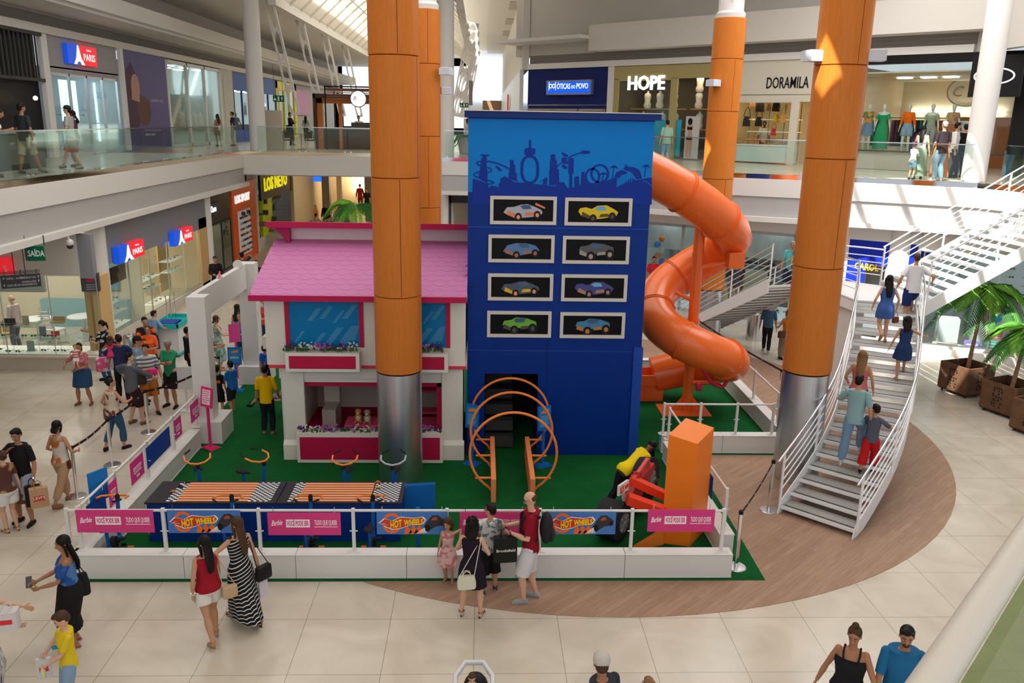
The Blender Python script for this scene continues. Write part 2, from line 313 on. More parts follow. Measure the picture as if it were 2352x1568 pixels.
# perforated slanting struts that carry the vault
def strut(a, b, w, lab, idx):
    a, b = V(a), V(b); d = b-a; L = d.length; fr = Fr(a, (1, 0, 0), d); fr.n = V((0, -1, 0)); fr.u = fr.v.cross(fr.n).normalized(); fr.n = fr.u.cross(fr.v)
    mb = MB(); n = 4; sl = L/n
    mb.rect(fr, -w/2, 0, -w/2+.06, L, .10, -.05); mb.rect(fr, w/2-.10, 0, w/2, L, .10, -.05)
    for k in range(n):
        c = (k+.5)*sl; hw = w/2-.07; hh = sl*.44
        o = arc((0, c), hw, 0, pi, 8, hh); i = [(hw, c+sl/2), (-hw, c+sl/2)]
        mb.poly(fr, o+[(-hw, c+sl/2), (hw, c+sl/2)], .06, -.03); o = arc((0, c), hw, pi, 2*pi, 8, hh); mb.poly(fr, o+[(hw, c-sl/2), (-hw, c-sl/2)], .06, -.03)
    build(mb, 'roof_strut', mat((.66, .64, .60), .5), None, lab, 'strut', 'slanted perforated roof struts', **NS)
for i, (Y, t) in enumerate(((40.2, 'nearest of'), (46.5, 'second of'), (53.5, 'third of'), (61, 'farthest of'))):
    strut((-8.6, Y, 6.9), (-9.5, Y-.3, 11.8), .42, 'white slanted strut with oval holes at the left vault, %s its row' % t, i)
for i, (Y, t) in enumerate(((46., 'nearest of'), (50., 'second of'), (56, 'third of'), (64, 'farthest of'))):
    strut((-1.4, Y, 7.0), (-.5, Y, 11.7), .6, 'white slanted strut with oval holes beside the bright right gap, %s its row' % t, i)
# ================================================================ COLUMNS
def clad_column(c, r, z1, ztop, lab, steel=2.22, seams=(), mesh_cap=False, lampz=None):
    R = root('clad_column', (c[0], c[1], 0), lab, 'column'); C = V((c[0], c[1], 0))
    q = MB().lathe(C, [(r, .0), (r, z1-.02)], 48); q.box((c[0]-.012+0, c[1]-r-.004, .02), (c[0]+.004, c[1]-r+.01, z1-.05)); build(q, 'steel_base', BRUSH, R)
    zs = [z1]+[z for z in seams if z < ztop]+[ztop]; q = MB()
    for a, b in zip(zs, zs[1:]):
        q.lathe(C, [(r-.02, a), (r+.012, a+.012), (r+.012, b-.012), (r-.02, b)], 48)
    build(q, 'cladding', ORW, R)
    q = MB()
    for i, (a, b) in enumerate(zip(zs, zs[1:])):
        th = -pi/2+(.25 if i % 2 else 1.2); p = C+V((cos(th)*(r+.008), sin(th)*(r+.008), 0)); q.cyl(p+V((0, 0, a+.02)), p+V((0, 0, b-.02)), .008, 6)
        th = -pi/2-(.9 if i % 2 else .1)
    build(q, 'seam', mat((.16, .05, .015), .6), R)
    if mesh_cap:
        q = MB().lathe(C+V((0, 0, ztop)), [(r*.9, 0), (r*.95, .12), (r*.8, .2), (r*.8, .5), (0, .5)], 32)
        for k in range(6):
            a = k*pi/3+.3; q.tube([C+V((cos(a)*r*.5, sin(a)*r*.5, ztop+.2)), C+V((cos(a)*r*1.3, sin(a)*r*1.3, ztop+1.5)), C+V((cos(a)*r*1.7, sin(a)*r*1.7, ztop+4.0-.3))], .09, 8)
        build(q, 'capital', PAINT, R)
    return R
def floodlight(p, d, lab):
    p = V(p); d = V(d).normalized(); s = d.cross(V((0, 0, 1))); R = root('floodlight', p, lab, 'lamp', 'column uplights')
    build(MB().cbox(p+d*.15, d*.15, s*.16, V((0, 0, .09))), 'housing', mat((.55, .58, .64), .4), R); build(MB().cbox(p+d*.15+V((0, 0, .095)), d*.12, s*.13, V((0, 0, .006))), 'lens', mat((.9, .9, .9), .2), R)
S1 = [3.65, 5.25, 6.0, 7.55]
clad_column((-1.54, 15.23), .425, 2.22, 13.5, 'thick orange clad column standing in front of the pink roofed playhouse', seams=[3.67, 5.8, 7.85, 9.9, 11.9])
clad_column((6.33, 15.32), .44, 2.24, 13.5, 'thick orange clad column with steel foot beside the curved stairs', seams=[4.28, 6.25, 7.85, 9.9, 11.9])
clad_column((-1.62, 24.6), .42, 2.22, 9.72, 'orange clad column rising behind the playhouse with a steel bracket head', seams=[4.35, 6.35, 8.3], mesh_cap=True)
clad_column((7.3, 26.05), .46, 1.75, 9.85, 'orange clad column behind the tube slide under a white bracket head', seams=[3.4, 5.2, 7.2, 8.7], mesh_cap=True)
floodlight((-1.15, 24.3, 8.1), (1, -.4, 0), 'grey box light on the rear orange column, left of its pair'); floodlight((-1.2, 24.8, 7.6), (1, .2, 0), 'grey box light on the rear orange column, right of its pair')
floodlight((6.95, 25.7, 8.0), (-1, -.6, 0), 'grey box light on the slide side orange column'); floodlight((5.95, 15.3, 8.0), (-1, -.2, 0), 'bright box light left of the stair side orange column'); floodlight((6.72, 15.2, 8.02), (1, -.2, 0), 'grey box light right of the stair side orange column')
def white_column(c, r, z0, z1, lab):
    build(MB().lathe((c[0], c[1], 0), [(r, z0), (r, z1)], 40), 'round_column', WHT, None, lab, 'column')
white_column((-11.15, 24.4), .30, 0, 3.74, 'white round column before the eyewear shop corner, lower left')
white_column((-11.2, 34.2), .30, 0, 3.74, 'white round column between the eyewear shop and the dark phone shop')
white_column((-11.75, 43.7), .24, 0, 4.24, 'white round column between the orange and the yellow shoe shops')
white_column((-10.15, 39.25), .36, 5.3, 12, 'white round column on the upper gallery corner, left')
white_column((-1.55, 36.3), .36, 0, 13.5, 'tall white round column seen right behind the rear orange column')
white_column((14.75, 25.0), .34, 5.3, 13.5, 'white round column on the upper gallery, far right')
white_column((13.15, 25.6), .38, 0, 3.74, 'white round column behind the palm planters at the lower right')
# ================================================================ GLASS BALUSTRADES
def balustrade(pts, z, n_, lab, gap=1.7, h=1.08):
    R = root('glass_balustrade', (*pts[0], z), lab, 'balustrade'); hr = MB()
    for a, b in zip(pts, pts[1:]):
        a, b = V((*a, z)), V((*b, z)); d = b-a; L = d.length; d.normalize(); k = max(1, round(L/gap)); s = d.cross(V((0, 0, 1)))
        for i in range(k):
            p, q = a+d*(L*i/k+.015), a+d*(L*(i+1)/k-.015)
            build(MB().cbox((p+q)/2+V((0, 0, h/2)), (q-p)/2, s*.006, V((0, 0, h/2-.01))), 'glass_panel', GLSR, R)
            for e in (.06, .94): build(MB().cbox(p+(q-p)*e+V((0, 0, .02)), d*.04, s*.03, V((0, 0, .05))), 'clamp', CHROME, R)
        hr.bar(a+V((0, 0, h)), b+V((0, 0, h)), .045, .03)
    build(hr, 'handrail', CHROME, R)
balustrade([(-10.80, 12), (-10.80, 38.3)], 5.30, 0, 'glass balustrade along the left upper gallery')
balustrade([(-10.0, 38.5), (-2.0, 38.5)], 5.30, 0, 'glass balustrade across the upper bridge behind the left column', 2.0)
balustrade([(-1.55, 35.5), (1.5, 35.3), (5.65, 29.3), (8.03, 27.65), (12.04, 25.85), (14.3, 24.4)], 5.30, 0, 'glass balustrade along the right upper gallery before the shops', 1.9)
balustrade([(14.95, 24.0), (15.15, 22.35)], 5.30, 0, 'short green glass balustrade between white column and stair head', 1.7)
# the near handrail of the camera's own gallery, bottom right corner
R = root('near_balustrade', (.55, .62, 5.3), 'blurred pale handrail with greenish glass at the near right corner', 'balustrade')
a, b = G(2145, 1560, 6.42), G(2372, 1215, 6.42); d = (b-a).normalized()
build(MB().tube([a-d*.6, b+d*3.2], .0135, 16), 'handrail', mat((.62, .58, .53), .4), R)
s = d.cross(V((0, 0, 1))); build(MB().cbox((a+b)/2+d*1.3+s*.02-V((0, 0, .55)), d*2.0, s*.005, V((0, 0, .55))), 'glass_panel', mat((.62, .70, .50), .05, k='glass', s=.10), R)
# ================================================================ PLAY AREA
build(MB().hexa([(-6.2, 11.40), (4.43, 11.40), (4.52, 16.42), (7.0, 16.42), (7.0, 22.6), (-6.2, 22.6)], .006, .016), 'carpet', GRASS, None, 'green artificial turf carpet under the whole play area', 'carpet', **NS)
KZ = .41
def kerb(pts, w, n_, lab, inner=1):
    """a white box kerb, its sections are the separate wooden boxes seen end to end"""
    a, b = V((*pts[0], 0)), V((*pts[1], 0)); d = b-a; L = d.length; d.normalize(); s = V((-d.y, d.x, 0))*w
    for i in range(n_):
        p, q = a+d*(L*i/n_+.004), a+d*(L*(i+1)/n_-.004)
        mb = MB().hexa([tuple(x)[:2] for x in (p, q, q+s, p+s)], .03, KZ-.012); mb.hexa([tuple(x)[:2] for x in (p-s*.06, q-s*.06, q+s*1.06, p+s*1.06)], KZ-.012, KZ)
        mb.hexa([tuple(x)[:2] for x in (p-s*.05, q-s*.05, q+s*1.05, p+s*1.05)], .016, .03)
        build(mb, 'kerb_box', PAINT, None, lab[i] if isinstance(lab, list) else lab, 'kerb', 'white kerb boxes round the play area', **NS)
kl = ['behind the woman in the blue off-shoulder top', 'behind the couple of women walking', 'left of the girl in the pink dress', 'behind the girl in the pink dress', 'behind the bald man in the red shirt', 'at the front right corner by the orange pylon']
kerb(((-6.12, 11.47), (3.92, 11.47)), .21, 6, ['white front kerb box '+x for x in kl])
kerb(((-5.90, 11.70), (-5.90, 16.75)), .22, 3, ['white left kerb box, %s' % x for x in ('nearest the front corner', 'middle of three', 'ending at the white gateway')])
kerb(((4.12, 12.1), (4.05, 16.2)), .22, 2, ['white right kerb box %s' % x for x in ('beside the orange pylon', 'behind the orange pylon')])
kerb(((3.86, 16.5), (6.5, 16.5)), .22, 2, ['white kerb box facing the camera %s of the slide yard' % x for x in ('on the left side', 'on the right side')])
kerb(((6.75, 16.55), (6.75, 22.5)), .22, 3, ['white kerb box on the far right side of the slide yard, %s' % x for x in ('nearest', 'middle', 'farthest')])
kerb(((3.4, 22.3), (6.5, 22.3)), .22, 1, ['white kerb box closing the slide yard at the back'])
def rail(pts, nposts, lab, z=1.08):
    R = root('barrier_rail', (*pts[0], KZ), lab, 'railing', 'white tube railings on the kerb'); a, b = V((*pts[0], 0)), V((*pts[-1], 0)); q = MB()
    for u, v in zip(pts, pts[1:]): q.tube([V((*u, z)), V((*v, z))], .021, 10)
    build(q, 'top_rail', PAINT, R)
    for i in range(nposts):
        p = a.lerp(b, i/(nposts-1)); q = MB().box((p.x-.024, p.y-.024, KZ), (p.x+.024, p.y+.024, z+.035)); q.box((p.x-.09, p.y-.075, KZ), (p.x+.09, p.y+.075, KZ+.008))
        q.cyl((p.x-.06, p.y, .74), (p.x+.06, p.y, .74), .010, 8); build(q, 'post', PAINT, R)
    return R
YR = 11.60
rail([(-6.15, YR), (3.76, YR)], 8, 'white post and tube railing along the front kerb')
rail([(-6.02, 11.66), (-6.02, 16.9)], 5, 'white tube railing along the left kerb beside the queue')
rail([(4.02, 12.35), (3.95, 16.3)], 4, 'white tube railing on the right kerb behind the orange pylon')
rail([(3.90, 16.6), (6.25, 16.6)], 4, 'white tube railing across the front of the slide yard')
rail([(6.62, 17.3), (6.62, 22.4)], 4, 'white tube railing at the far right of the slide yard')
# ---- hanging banners
def banner(fr, a0, b0, w, h, kind, lab):
    R = root('banner', fr(a0+w/2, b0), lab, 'banner', 'banners hung on the railing')
    q = MB(); q.m = 0; q.rect(fr, a0, b0, a0+w, b0+h, .008)
    m = {'barbie': mat((.66, .055, .22), .5), 'wheels': mat((.07, .19, .50), .4), 'blue': mat((.008, .05, .33), .4), 'small': mat((.72, .04, .27), .5)}[kind]
    R0_ = R; pn = build(q, 'panel', m, R, **NS)
    for e in (.08, .92): build(MB().box(fr(a0+w*e-.004, b0+h, -.004), fr(a0+w*e+.004, b0+h+.09, .004)), 'hanger', CHROME, R)
    R = pn; PW = mat((.93, .84, .88), .5); o = .009
    if kind == 'barbie':
        text('Barbie', fr, a0+.045*w, b0+h*.42, .125, PW, R, .001, o, .45, .002, rot=.05, w=.155*w)
        build(MB().rect(fr, a0+.25*w, b0+.35*h, a0+.575*w, b0+.70*h, .002, o-.001), 'white_box', PW, R, **NS)
        text('VOCÊ PODE SER', fr, a0+.262*w, b0+h*.43, .112, m, R, .001, o+.002, 0, .003, w=.30*w)
        text('TUDO QUE QUISER', fr, a0+.64*w, b0+h*.46, .112, PW, R, .001, o, 0, .0015, w=.31*w)
        build(MB().rect(fr, a0+.635*w, b0+.36*h, a0+.955*w, b0+.385*h, .002, o-.001), 'underline', PW, R, **NS)
    elif kind == 'wheels':
        OR, RD, YL, WH = mat((.83, .16, .03), .45), mat((.62, .05, .02), .45), mat((.92, .62, .03), .45), mat((.9, .9, .9), .45)
        def P(pts): return [(a0+x*w, b0+y*h) for x, y in pts]
        q = MB()
        for ang0 in range(3): q.poly(fr, P([(.38+.07*ang0, .02), (.42+.09*ang0, .42), (.50+.09*ang0, .10), (.46+.07*ang0, .02)]), .001, o)
        build(q, 'flame', OR, R, **NS)
        q = MB(); cx, cy = a0+.215*w, b0+.50*h
        n = 30; vs = []
        for i in range(n): t = 2*pi*i/n; vs += [fr(cx+.135*w*cos(t), cy+.46*h*sin(t), o+.002), fr(cx+.095*w*cos(t), cy+.33*h*sin(t), o+.002)]
        q.add(vs, [(2*i, (2*i+2) % (2*n), (2*i+3) % (2*n), 2*i+1) for i in range(n)]); build(q, 'track_loop', OR, R, **NS)
        fl = [(.02, .50), (.10, .72), (.22, .62), (.34, .80), (.52, .74), (.66, .80), (.70, .66), (.66, .48), (.50, .46), (.36, .28), (.22, .20), (.10, .36), (.16, .42), (.05, .46), (.12, .52)]
        build(MB().poly(fr, P(fl), .001, o+.004), 'white_edge', WH, R, **NS)
        c0 = (.36, .52); build(MB().poly(fr, P([(c0[0]+(x-c0[0])*.94, c0[1]+(y-c0[1])*.88) for x, y in fl]), .001, o+.006), 'flame_sign', RD, R, **NS)
        text('HOT', fr, a0+.19*w, b0+.27*h, .165, YL, R, .001, o+.009, .1, .007, rot=.10, w=.17*w)
        text('WHEELS', fr, a0+.385*w, b0+.42*h, .125, YL, R, .001, o+.009, .1, .006, rot=.03, w=.27*w)
        q = MB(); q.poly(fr, P([(.66, .34), (.72, .62), (.78, .84), (.86, .86), (.97, .62), (.965, .42), (.84, .36), (.74, .18)]), .002, o); build(q, 'printed_car', mat((.045, .04, .045), .4), R, **NS)
        q = MB(); q.poly(fr, P(arc((.715, .28), .035, 0, 2*pi, 12, .16)), .002, o+.003); q.poly(fr, P(arc((.93, .50), .025, 0, 2*pi, 12, .11)), .002, o+.003); build(q, 'printed_wheel', BLACK, R, **NS)
        q = MB(); q.poly(fr, P([(.77, .62), (.79, .76), (.85, .78), (.86, .64)]), .002, o+.003); build(q, 'printed_window', mat((.35, .10, .06), .4), R, **NS)
        q = MB()
        for k in range(5): q.poly(fr, P([(.56+.03*k, .05), (.67+.02*k, .30), (.68+.02*k, .28), (.575+.03*k, .05)]), .001, o+.001)
        build(q, 'speed_line', WH, R, **NS)
    elif kind == 'small':
        build(MB().rect(fr, a0+.2*w, b0+.50*h, a0+.8*w, b0+.66*h, .002, o-.001), 'white_box', PW, R, **NS)
        text('VOCÊ PODE SER', fr, a0+.5*w, b0+h*.53, .05, m, R, .001, o+.002, 0, .001, 'CENTER', w=.56*w)
        text('TUDO QUE QUISER', fr, a0+.5*w, b0+h*.36, .05, PW, R, .001, o, 0, .001, 'CENTER', w=.58*w)
        text('Barbie', fr, a0+.5*w, b0+h*.15, .07, PW, R, .001, o, .4, .001, 'CENTER', sx=.7)
    return R0_
FB = Fr((0, YR-.035, 0), (1, 0, 0))
for (x0, x1, yb, yt, kd, lab) in ((179, 352, 1222, 1179, 'barbie', 'pink banner with white lettering, leftmost on the front railing'), (388, 552, 1223, 1180, 'wheels', 'blue banner with orange flame lettering above the two walking women'),
        (617, 782, 1228, 1181, 'barbie', 'pink banner with white lettering in the middle of the front railing'), (866, 1028, 1226, 1183, 'wheels', 'blue banner with flame lettering left of the girl in pink'),
        (1056, 1212, 1226, 1183, 'barbie', 'pink banner with white lettering behind the boy and the bald man'), (1257, 1415, 1226, 1182, 'wheels', 'blue banner with flame lettering right of the bald man'),
        (1486, 1642, 1220, 1180, 'barbie', 'pink banner with white lettering in front of the orange pylon')):
    a0, b0 = FB.pix(x0, yb); a1, b1 = FB.pix(x1, yt); banner(FB, a0, b0, a1-a0, .37, kd, lab)
FL = Fr((-6.06, 0, 0), (0, -1, 0))      # faces the queue side
FLi = Fr((-6.0, 0, 0), (0, 1, 0))
for (x0, x1, kd, lab) in ((162, 205, 'blue', 'plain blue banner back at the front left corner'), (213, 232, 'small', 'pink banner beside the blue board on the left railing'), (264, 294, 'small', 'small pink banner, third on the left railing'), (302, 356, 'blue', 'large plain blue banner on the left railing'), (367, 383, 'small', 'narrow pink banner, second from the gateway on the left railing'), (405, 427, 'small', 'pink banner nearest the white gateway on the left railing')):
    y0, y1 = PX(x0, 1200 if x0 < 240 else 1080, -6.0).y, PX(x1, 1200 if x0 < 240 else 1080, -6.0).y
    yy0 = G(x0, 1165-(x0-150)*.946, 1.07).y; yy1 = G(x1, 1165-(x1-150)*.946, 1.07).y
    banner(FLi, yy0, .60, yy1-yy0, .40, kd, lab)
FRr = Fr((3.97, 0, 0), (0, 1, 0)); banner(FRr, 13.0, .60, 1.35, .40, 'blue', 'dark blue banner back on the right railing behind the orange pylon')
# ================================================================ PINK ROOFED PLAYHOUSE
HR = root('playhouse', (-2.2, 17.6, .016), 'white two storey playhouse with pink scalloped roof and red window boxes', 'playhouse')
CR = mat((.72, .68, .62), .55); RED = MAG; RR = mat((.44, .013, .078), .5)
HY = 16.22; D_ = 19.4; FH = Fr((0, HY, 0), (1, 0, 0))
q = MB()
x0, x1 = -4.02, -.38; wx0, wx1 = FH.pix(687, 900)[0], FH.pix(1014, 900)[0]; wz0, wz1 = FH.pix(850, 988)[1], FH.pix(850, 878)[1]
q.box((x0, HY, .016), (wx0, HY+.12, 1.98)); q.box((wx1, HY, .016), (x1, HY+.12, 1.98)); q.box((wx0, HY, wz1), (wx1, HY+.12, 1.98)); q.box((wx0, HY, .016), (wx1, HY+.12, wz0))
q.box((x0, HY+.12, .016), (x0+.1, HY+.9, 1.98)); q.box((x0, HY+1.7, .016), (x0+.1, D_, 1.98)); q.box((x1-.1, HY+.12, .016), (x1, D_, 1.98)); q.box((x0, D_-.1, .016), (x1, D_, 1.98))
ux0, ux1 = -4.24, -.30; uy = HY-.12
q.box((ux0, uy, 2.02), (ux1, uy+.1, 3.5)); q.box((ux0, uy+.1, 2.02), (ux0+.1, D_-.1, 3.5)); q.box((ux1-.1, uy+.1, 2.02), (ux1, D_-.1, 3.5)); q.box((ux0, D_-.1, 2.02), (ux1, D_, 3.5))
build(q, 'wall', CR, HR, **NS)
q = MB()
for a in (FH.pix(652, 900)[0], FH.pix(1016, 900)[0]):
    q.box((a, HY-.07, .016), (a+.42, HY+.02, 1.98)); q.box((a-.03, HY-.16, .016), (a+.45, HY, .34)); q.add([(a-.03, HY-.16, .34), (a+.45, HY-.16, .34), (a+.45, HY-.07, .42), (a-.03, HY-.07, .42), (a-.03, HY, .34), (a+.45, HY, .34)], [(0, 1, 2, 3), (0, 3, 4), (1, 5, 2)])
q.box((x0-.02, HY-.03, 1.72), (x1+.02, HY+.0, 1.98))
build(q, 'pilaster', CR, HR, **NS)
build(boxes(((ux0-.02, uy-.03, 1.97), (ux1+.02, uy+.02, 2.03)), ((ux0-.02, uy-.03, 1.97), (ux0+.03, D_, 2.03))), 'red_band', mat((.66, .05, .08), .5), HR)
q = MB(); q.rect(FH, wx0-.005, wz1-.10, wx1+.005, wz1, .03, -.08)
q.rect(FH, wx0, wz0, wx0+.10, wz1, .03, -.08); q.rect(FH, wx1-.10, wz0, wx1, wz1, .03, -.08); q.rect(FH, wx0, wz0, wx0+.02, wz1, .14, -.15)
build(q, 'window_frame', RED, HR, **NS)
# interior of the ground floor
q = MB().box((x0+.1, HY+.12, .016), (x1-.1, D_-.1, .03)); build(q, 'floor_mat', mat((.50, .015, .065), .8, bump=60), HR)
q = MB().box((x0+.1, HY+.1, 1.93), (x1-.1, D_-.1, 1.97)); build(q, 'inner_ceiling', mat((.8, .3, .35), .6), HR)
build(boxes(((-3.5, 17.6, .03), (-3.2, 18.2, .55)), ((-3.55, 18.2, .03), (-3.2, 18.35, 1.5)), ((-2.2, 19.2, .03), (-1.9, 19.28, 1.3)), ((-3.9, 17.0, .03), (-3.84, 17.4, 1.3))), 'partition', CR, HR)
build(boxes(((-2.75, 19.1, .8), (-2.5, 19.27, 1.8)), ((-1.7, 19.2, .03), (-1.6, 19.28, 1.6)), ((-3.93, 16.5, .3), (-3.88, 17.0, 1.4))), 'red_panel', RED, HR)
for (bx0, by0, bx1, by1, z, lab) in ((-2.9, 16.9, -.75, 17.45, .46, 'long red play bench just inside the lower window'), (-2.1, 17.65, -.6, 17.95, .50, 'narrow red bench in the middle of the playhouse'), (-2.15, 18.35, -.6, 18.9, .78, 'red table at the back of the playhouse')):
    R = root('play_bench', ((bx0+bx1)/2, (by0+by1)/2, .03), lab, 'bench', 'red benches inside the playhouse')
    build(boxes(((bx0, by0, z-.05), (bx1, by1, z))), 'top', mat((.88, .10, .20), .45), R)
    for e in (bx0+.12, bx1-.18): build(boxes(((e, by0+.05, .03), (e+.08, by1-.05, z-.05))), 'leg', mat((.6, .03, .1), .5), R)
    build(boxes(((bx0+.15, (by0+by1)/2-.03, .12), (bx1-.15, (by0+by1)/2+.03, .2))), 'stretcher', mat((.6, .03, .1), .5), R)
def plush(p, c, lab, s=1.):
    p = V(p); R = root('stuffed_toy', p, lab, 'toy', 'stuffed dogs on the red bench'); F = mat(c, .95, bump=40); B = mat((.75, .62, .48), .95)
    build(MB().sph(p+V((0, 0, .10*s)), (.085*s, .075*s, .105*s)), 'torso', F, R); build(MB().sph(p+V((0, -.02*s, .245*s)), (.07*s, .065*s, .065*s)), 'head', F, R)
    build(MB().sph(p+V((0, -.085*s, .225*s)), (.035*s, .035*s, .03*s)).sph(p+V((0, -.06*s, .10*s)), (.05*s, .03*s, .07*s)), 'muzzle', B, R)
    for e in (-1, 1):
        build(MB().sph(p+V((e*.062*s, 0, .25*s)), (.018*s, .03*s, .05*s)), 'ear', mat((.15, .06, .03), .9), R); build(MB().sph(p+V((e*.06*s, -.07*s, .03*s)), (.03*s, .06*s, .03*s)), 'leg', F, R)
plush((-2.62, 17.1, .46), (.55, .26, .06), 'ginger stuffed dog sitting left on the red bench'); plush((-2.42, 17.05, .46), (.40, .30, .22), 'brown and cream stuffed dog sitting beside the ginger one')
# upper windows with painted blue panes, window boxes
for i, (pa, pb, ba, bb) in enumerate(((655, 835, 663, 830), (872, 1034, 880, 1030))):
    FU = Fr((0, uy-.01, 0), (1, 0, 0)); a0, a1 = FU.pix(pa, 740)[0], FU.pix(pb, 740)[0]; z0, z1 = FU.pix(750, 796)[1], FU.pix(750, 688)[1]
    q = MB(); q.rect(FU, a0, z0, a0+.085, z1+.1, .03); q.rect(FU, a1-.085, z0, a1, z1+.1, .03); q.rect(FU, a0, z1, a1, z1+.1, .03); build(q, 'window_frame', RED, HR, **NS)
    pn = build(MB().rect(FU, a0+.085, z0, a1-.085, z1, .012), 'window_pane', mat((.0, .17, .42), .3), HR, **NS)
    q = MB(); w_ = a1-a0-.17
    for k, (s0, s1, zz0, zz1) in enumerate(((.25, .33, .55, .82), (.43, .5, .60, .86), (.62, .66, .52, .78), (.75, .83, .6, .9), (.05, .09, .1, .34), (.33, .40, .06, .3), (.50, .60, .08, .42), (.68, .82, .06, .46), (.86, .93, .14, .44))):
        zz0, zz1 = z0+(z1-z0)*zz0, z0+(z1-z0)*zz1; s0 = a0+.085+w_*s0; s1 = a0+.085+w_*s1; dx = (zz1-zz0)*.75; q.poly(FU, [(s0, zz0), (s1, zz0), (min(s1+dx, a1-.09), zz1), (min(s0+dx, a1-.1), zz1)], .001, .012)
    build(q, 'painted_glint', mat((.05, .24, .47), .4), HR, **NS)
    a0, a1 = FU.pix(ba, 820)[0], FU.pix(bb, 820)[0]; zt, zb = FU.pix(750, 802)[1], FU.pix(750, 846)[1]
    build(boxes(((a0, uy-.30, zb+.02), (a1, uy-.02, zt))), 'flower_box', CR, HR); FX = Fr((0, uy-.30, 0), (1, 0, 0))
    build(MB().rect(FX, a0+.07, zb+.08, a1-.07, zt-.06, .008), 'red_panel', RED, HR, **NS)
FX = Fr((0, HY-.34, 0), (1, 0, 0)); a0, a1 = wx0-.02, wx1+.04
build(boxes(((a0, HY-.34, .03), (a1, HY-.02, .66))), 'flower_box', CR, HR); build(MB().rect(FX, a0+.06, .10, a1-.06, .58, .008), 'red_panel', RED, HR, **NS)
random.seed(4)
def flowers(xa, xb, y, z, lab, n=34):
    R = root('flower_row', ((xa+xb)/2, y, z), lab, 'flowers', 'purple and white flowers in the window boxes'); st = MB(); hd = [MB(), MB(), MB()]
    for k in range(n*3):
        p = V((random.uniform(xa, xb), y+random.uniform(-.09, .09), z)); h = random.uniform(.05, .12); st.tube([p, p+V((random.uniform(-.02, .02), random.uniform(-.03, .02), h))], .006, 4); st.sph(p+V((random.uniform(-.02, .02), -.02, h*.5)), (.022, .012, .03), 5, 3)
    for k in range(n*3):
        x = random.uniform(xa, xb); c = int((x*3.1) % 3) if random.random() < .75 else random.randrange(3); p = V((x, y+random.uniform(-.11, .07), z+random.uniform(.07, .15)))
        for e in range(3): hd[c].sph(p+V((random.uniform(-.018, .018), random.uniform(-.018, .018), random.uniform(-.018, .018))), (.018, .018, .013), 6, 4)
    build(st, 'stems', mat((.04, .10, .03), .8), R); build(hd[0], 'purple_blooms', mat((.09, .02, .17), .8), R); build(hd[1], 'white_blooms', mat((.72, .70, .62), .8), R); build(hd[2], 'pink_blooms', mat((.45, .10, .42), .8), R)
flowers(wx0, wx1, HY-.18, .62, 'purple and white flowers below the open lower window', 40)
flowers(-3.85, -2.42, uy-.16, 2.37, 'purple and white flowers in the upper left window box', 22); flowers(-1.75, -.75, uy-.16, 2.37, 'purple and white flowers in the upper right window box', 18); flowers(-4.5, -4.3, 17.6, 2.3, 'purple flowers in the box on the left house side', 6)
build(boxes(((-4.6, 17.2, 2.05), (-4.24, 18.3, 2.32))), 'side_flower_box', CR, HR)
# roof
E0, E1 = PY(568, 678, 15.72), PY(1073, 686, 15.72); T0, T1 = PY(632, 548, 18.0), PY(1073, 556, 18.0); ze, zt = 3.52, 4.28
rx0, rx1 = -4.42, -.27
q = MB().add([(rx0, 15.72, ze), (rx1, 15.72, ze), (rx1, 18.0, zt), (rx0, 18.0, zt), (rx0, 15.72, ze-.03), (rx1, 15.72, ze-.03), (rx1, 18.0, zt-.03), (rx0, 18.0, zt-.03)], [(0, 1, 2, 3), (7, 6, 5, 4), (1, 5, 6, 2), (0, 3, 7, 4)])
build(q, 'roof_slope', mat((.53, .185, .385), .5), HR, **NS)
sl = V((0, 18.0-15.72, zt-ze)); RFm = Fr((rx0, 15.72, ze), (1, 0, 0), sl); q = MB(); n1 = 15; dw = (rx1-rx0)/n1; q2 = MB()
for j in range(12):
    for i in range(n1+1):
        cx = (i+(.5 if j % 2 else 0))*dw; b = .02+j*.2
        pts = [(max(0, min(rx1-rx0, x)), y) for x, y in arc((cx, b+.12), dw*.5, pi, 2*pi, 10, .12)]
        if abs(pts[0][0]-pts[-1][0]) > .05 and b+.3 < sl.length: q2.poly(RFm, [(x, y-.006) for x, y in pts]+[(x, y+.016) for x, y in pts[::-1]], .0015, .0002)
build(q2, 'scallop_edges', mat((.47, .145, .33), .55), HR, **NS)
build(boxes(((rx0, 15.68, ze-.11), (rx1, 15.74, ze+.0)), ((rx0, 15.72, ze-.11), (rx0+.03, 18.0, ze-.02))), 'eave_board', RR, HR)
build(boxes(((rx0+.02, 15.74, ze-.12), (rx1, 18.3, ze-.06))), 'eave_underside', CR, HR)
build(boxes(((-4.13, 18.0, ze), (rx1-.02, 18.1, 4.58)), ((-4.03, 20.2, ze), (rx1-.12, 20.3, 3.98))).poly(Fr((-4.13, 0, 0), (0, 1, 0)), [(18.1, ze), (20.3, ze), (20.3, 3.98), (18.1, 4.56)], .1).poly(Fr((rx1-.12, 0, 0), (0, 1, 0)), [(18.1, ze), (20.3, ze), (20.3, 3.98), (18.1, 4.56)], .1), 'attic_wall', mat((.66, .55, .58), .55), HR)
build(MB().poly(Fr((-4.55, 0, 0), (0, 1, 0)), [(17.7, 4.60), (20.45, 3.92), (20.45, 3.98), (17.7, 4.66)], rx1+4.57).hexa([(-4.5, 17.66), (rx1+.02, 17.66), (rx1+.02, 17.72), (-4.5, 17.72)], 4.56, 4.68), 'roof_board', RR, HR, **NS)
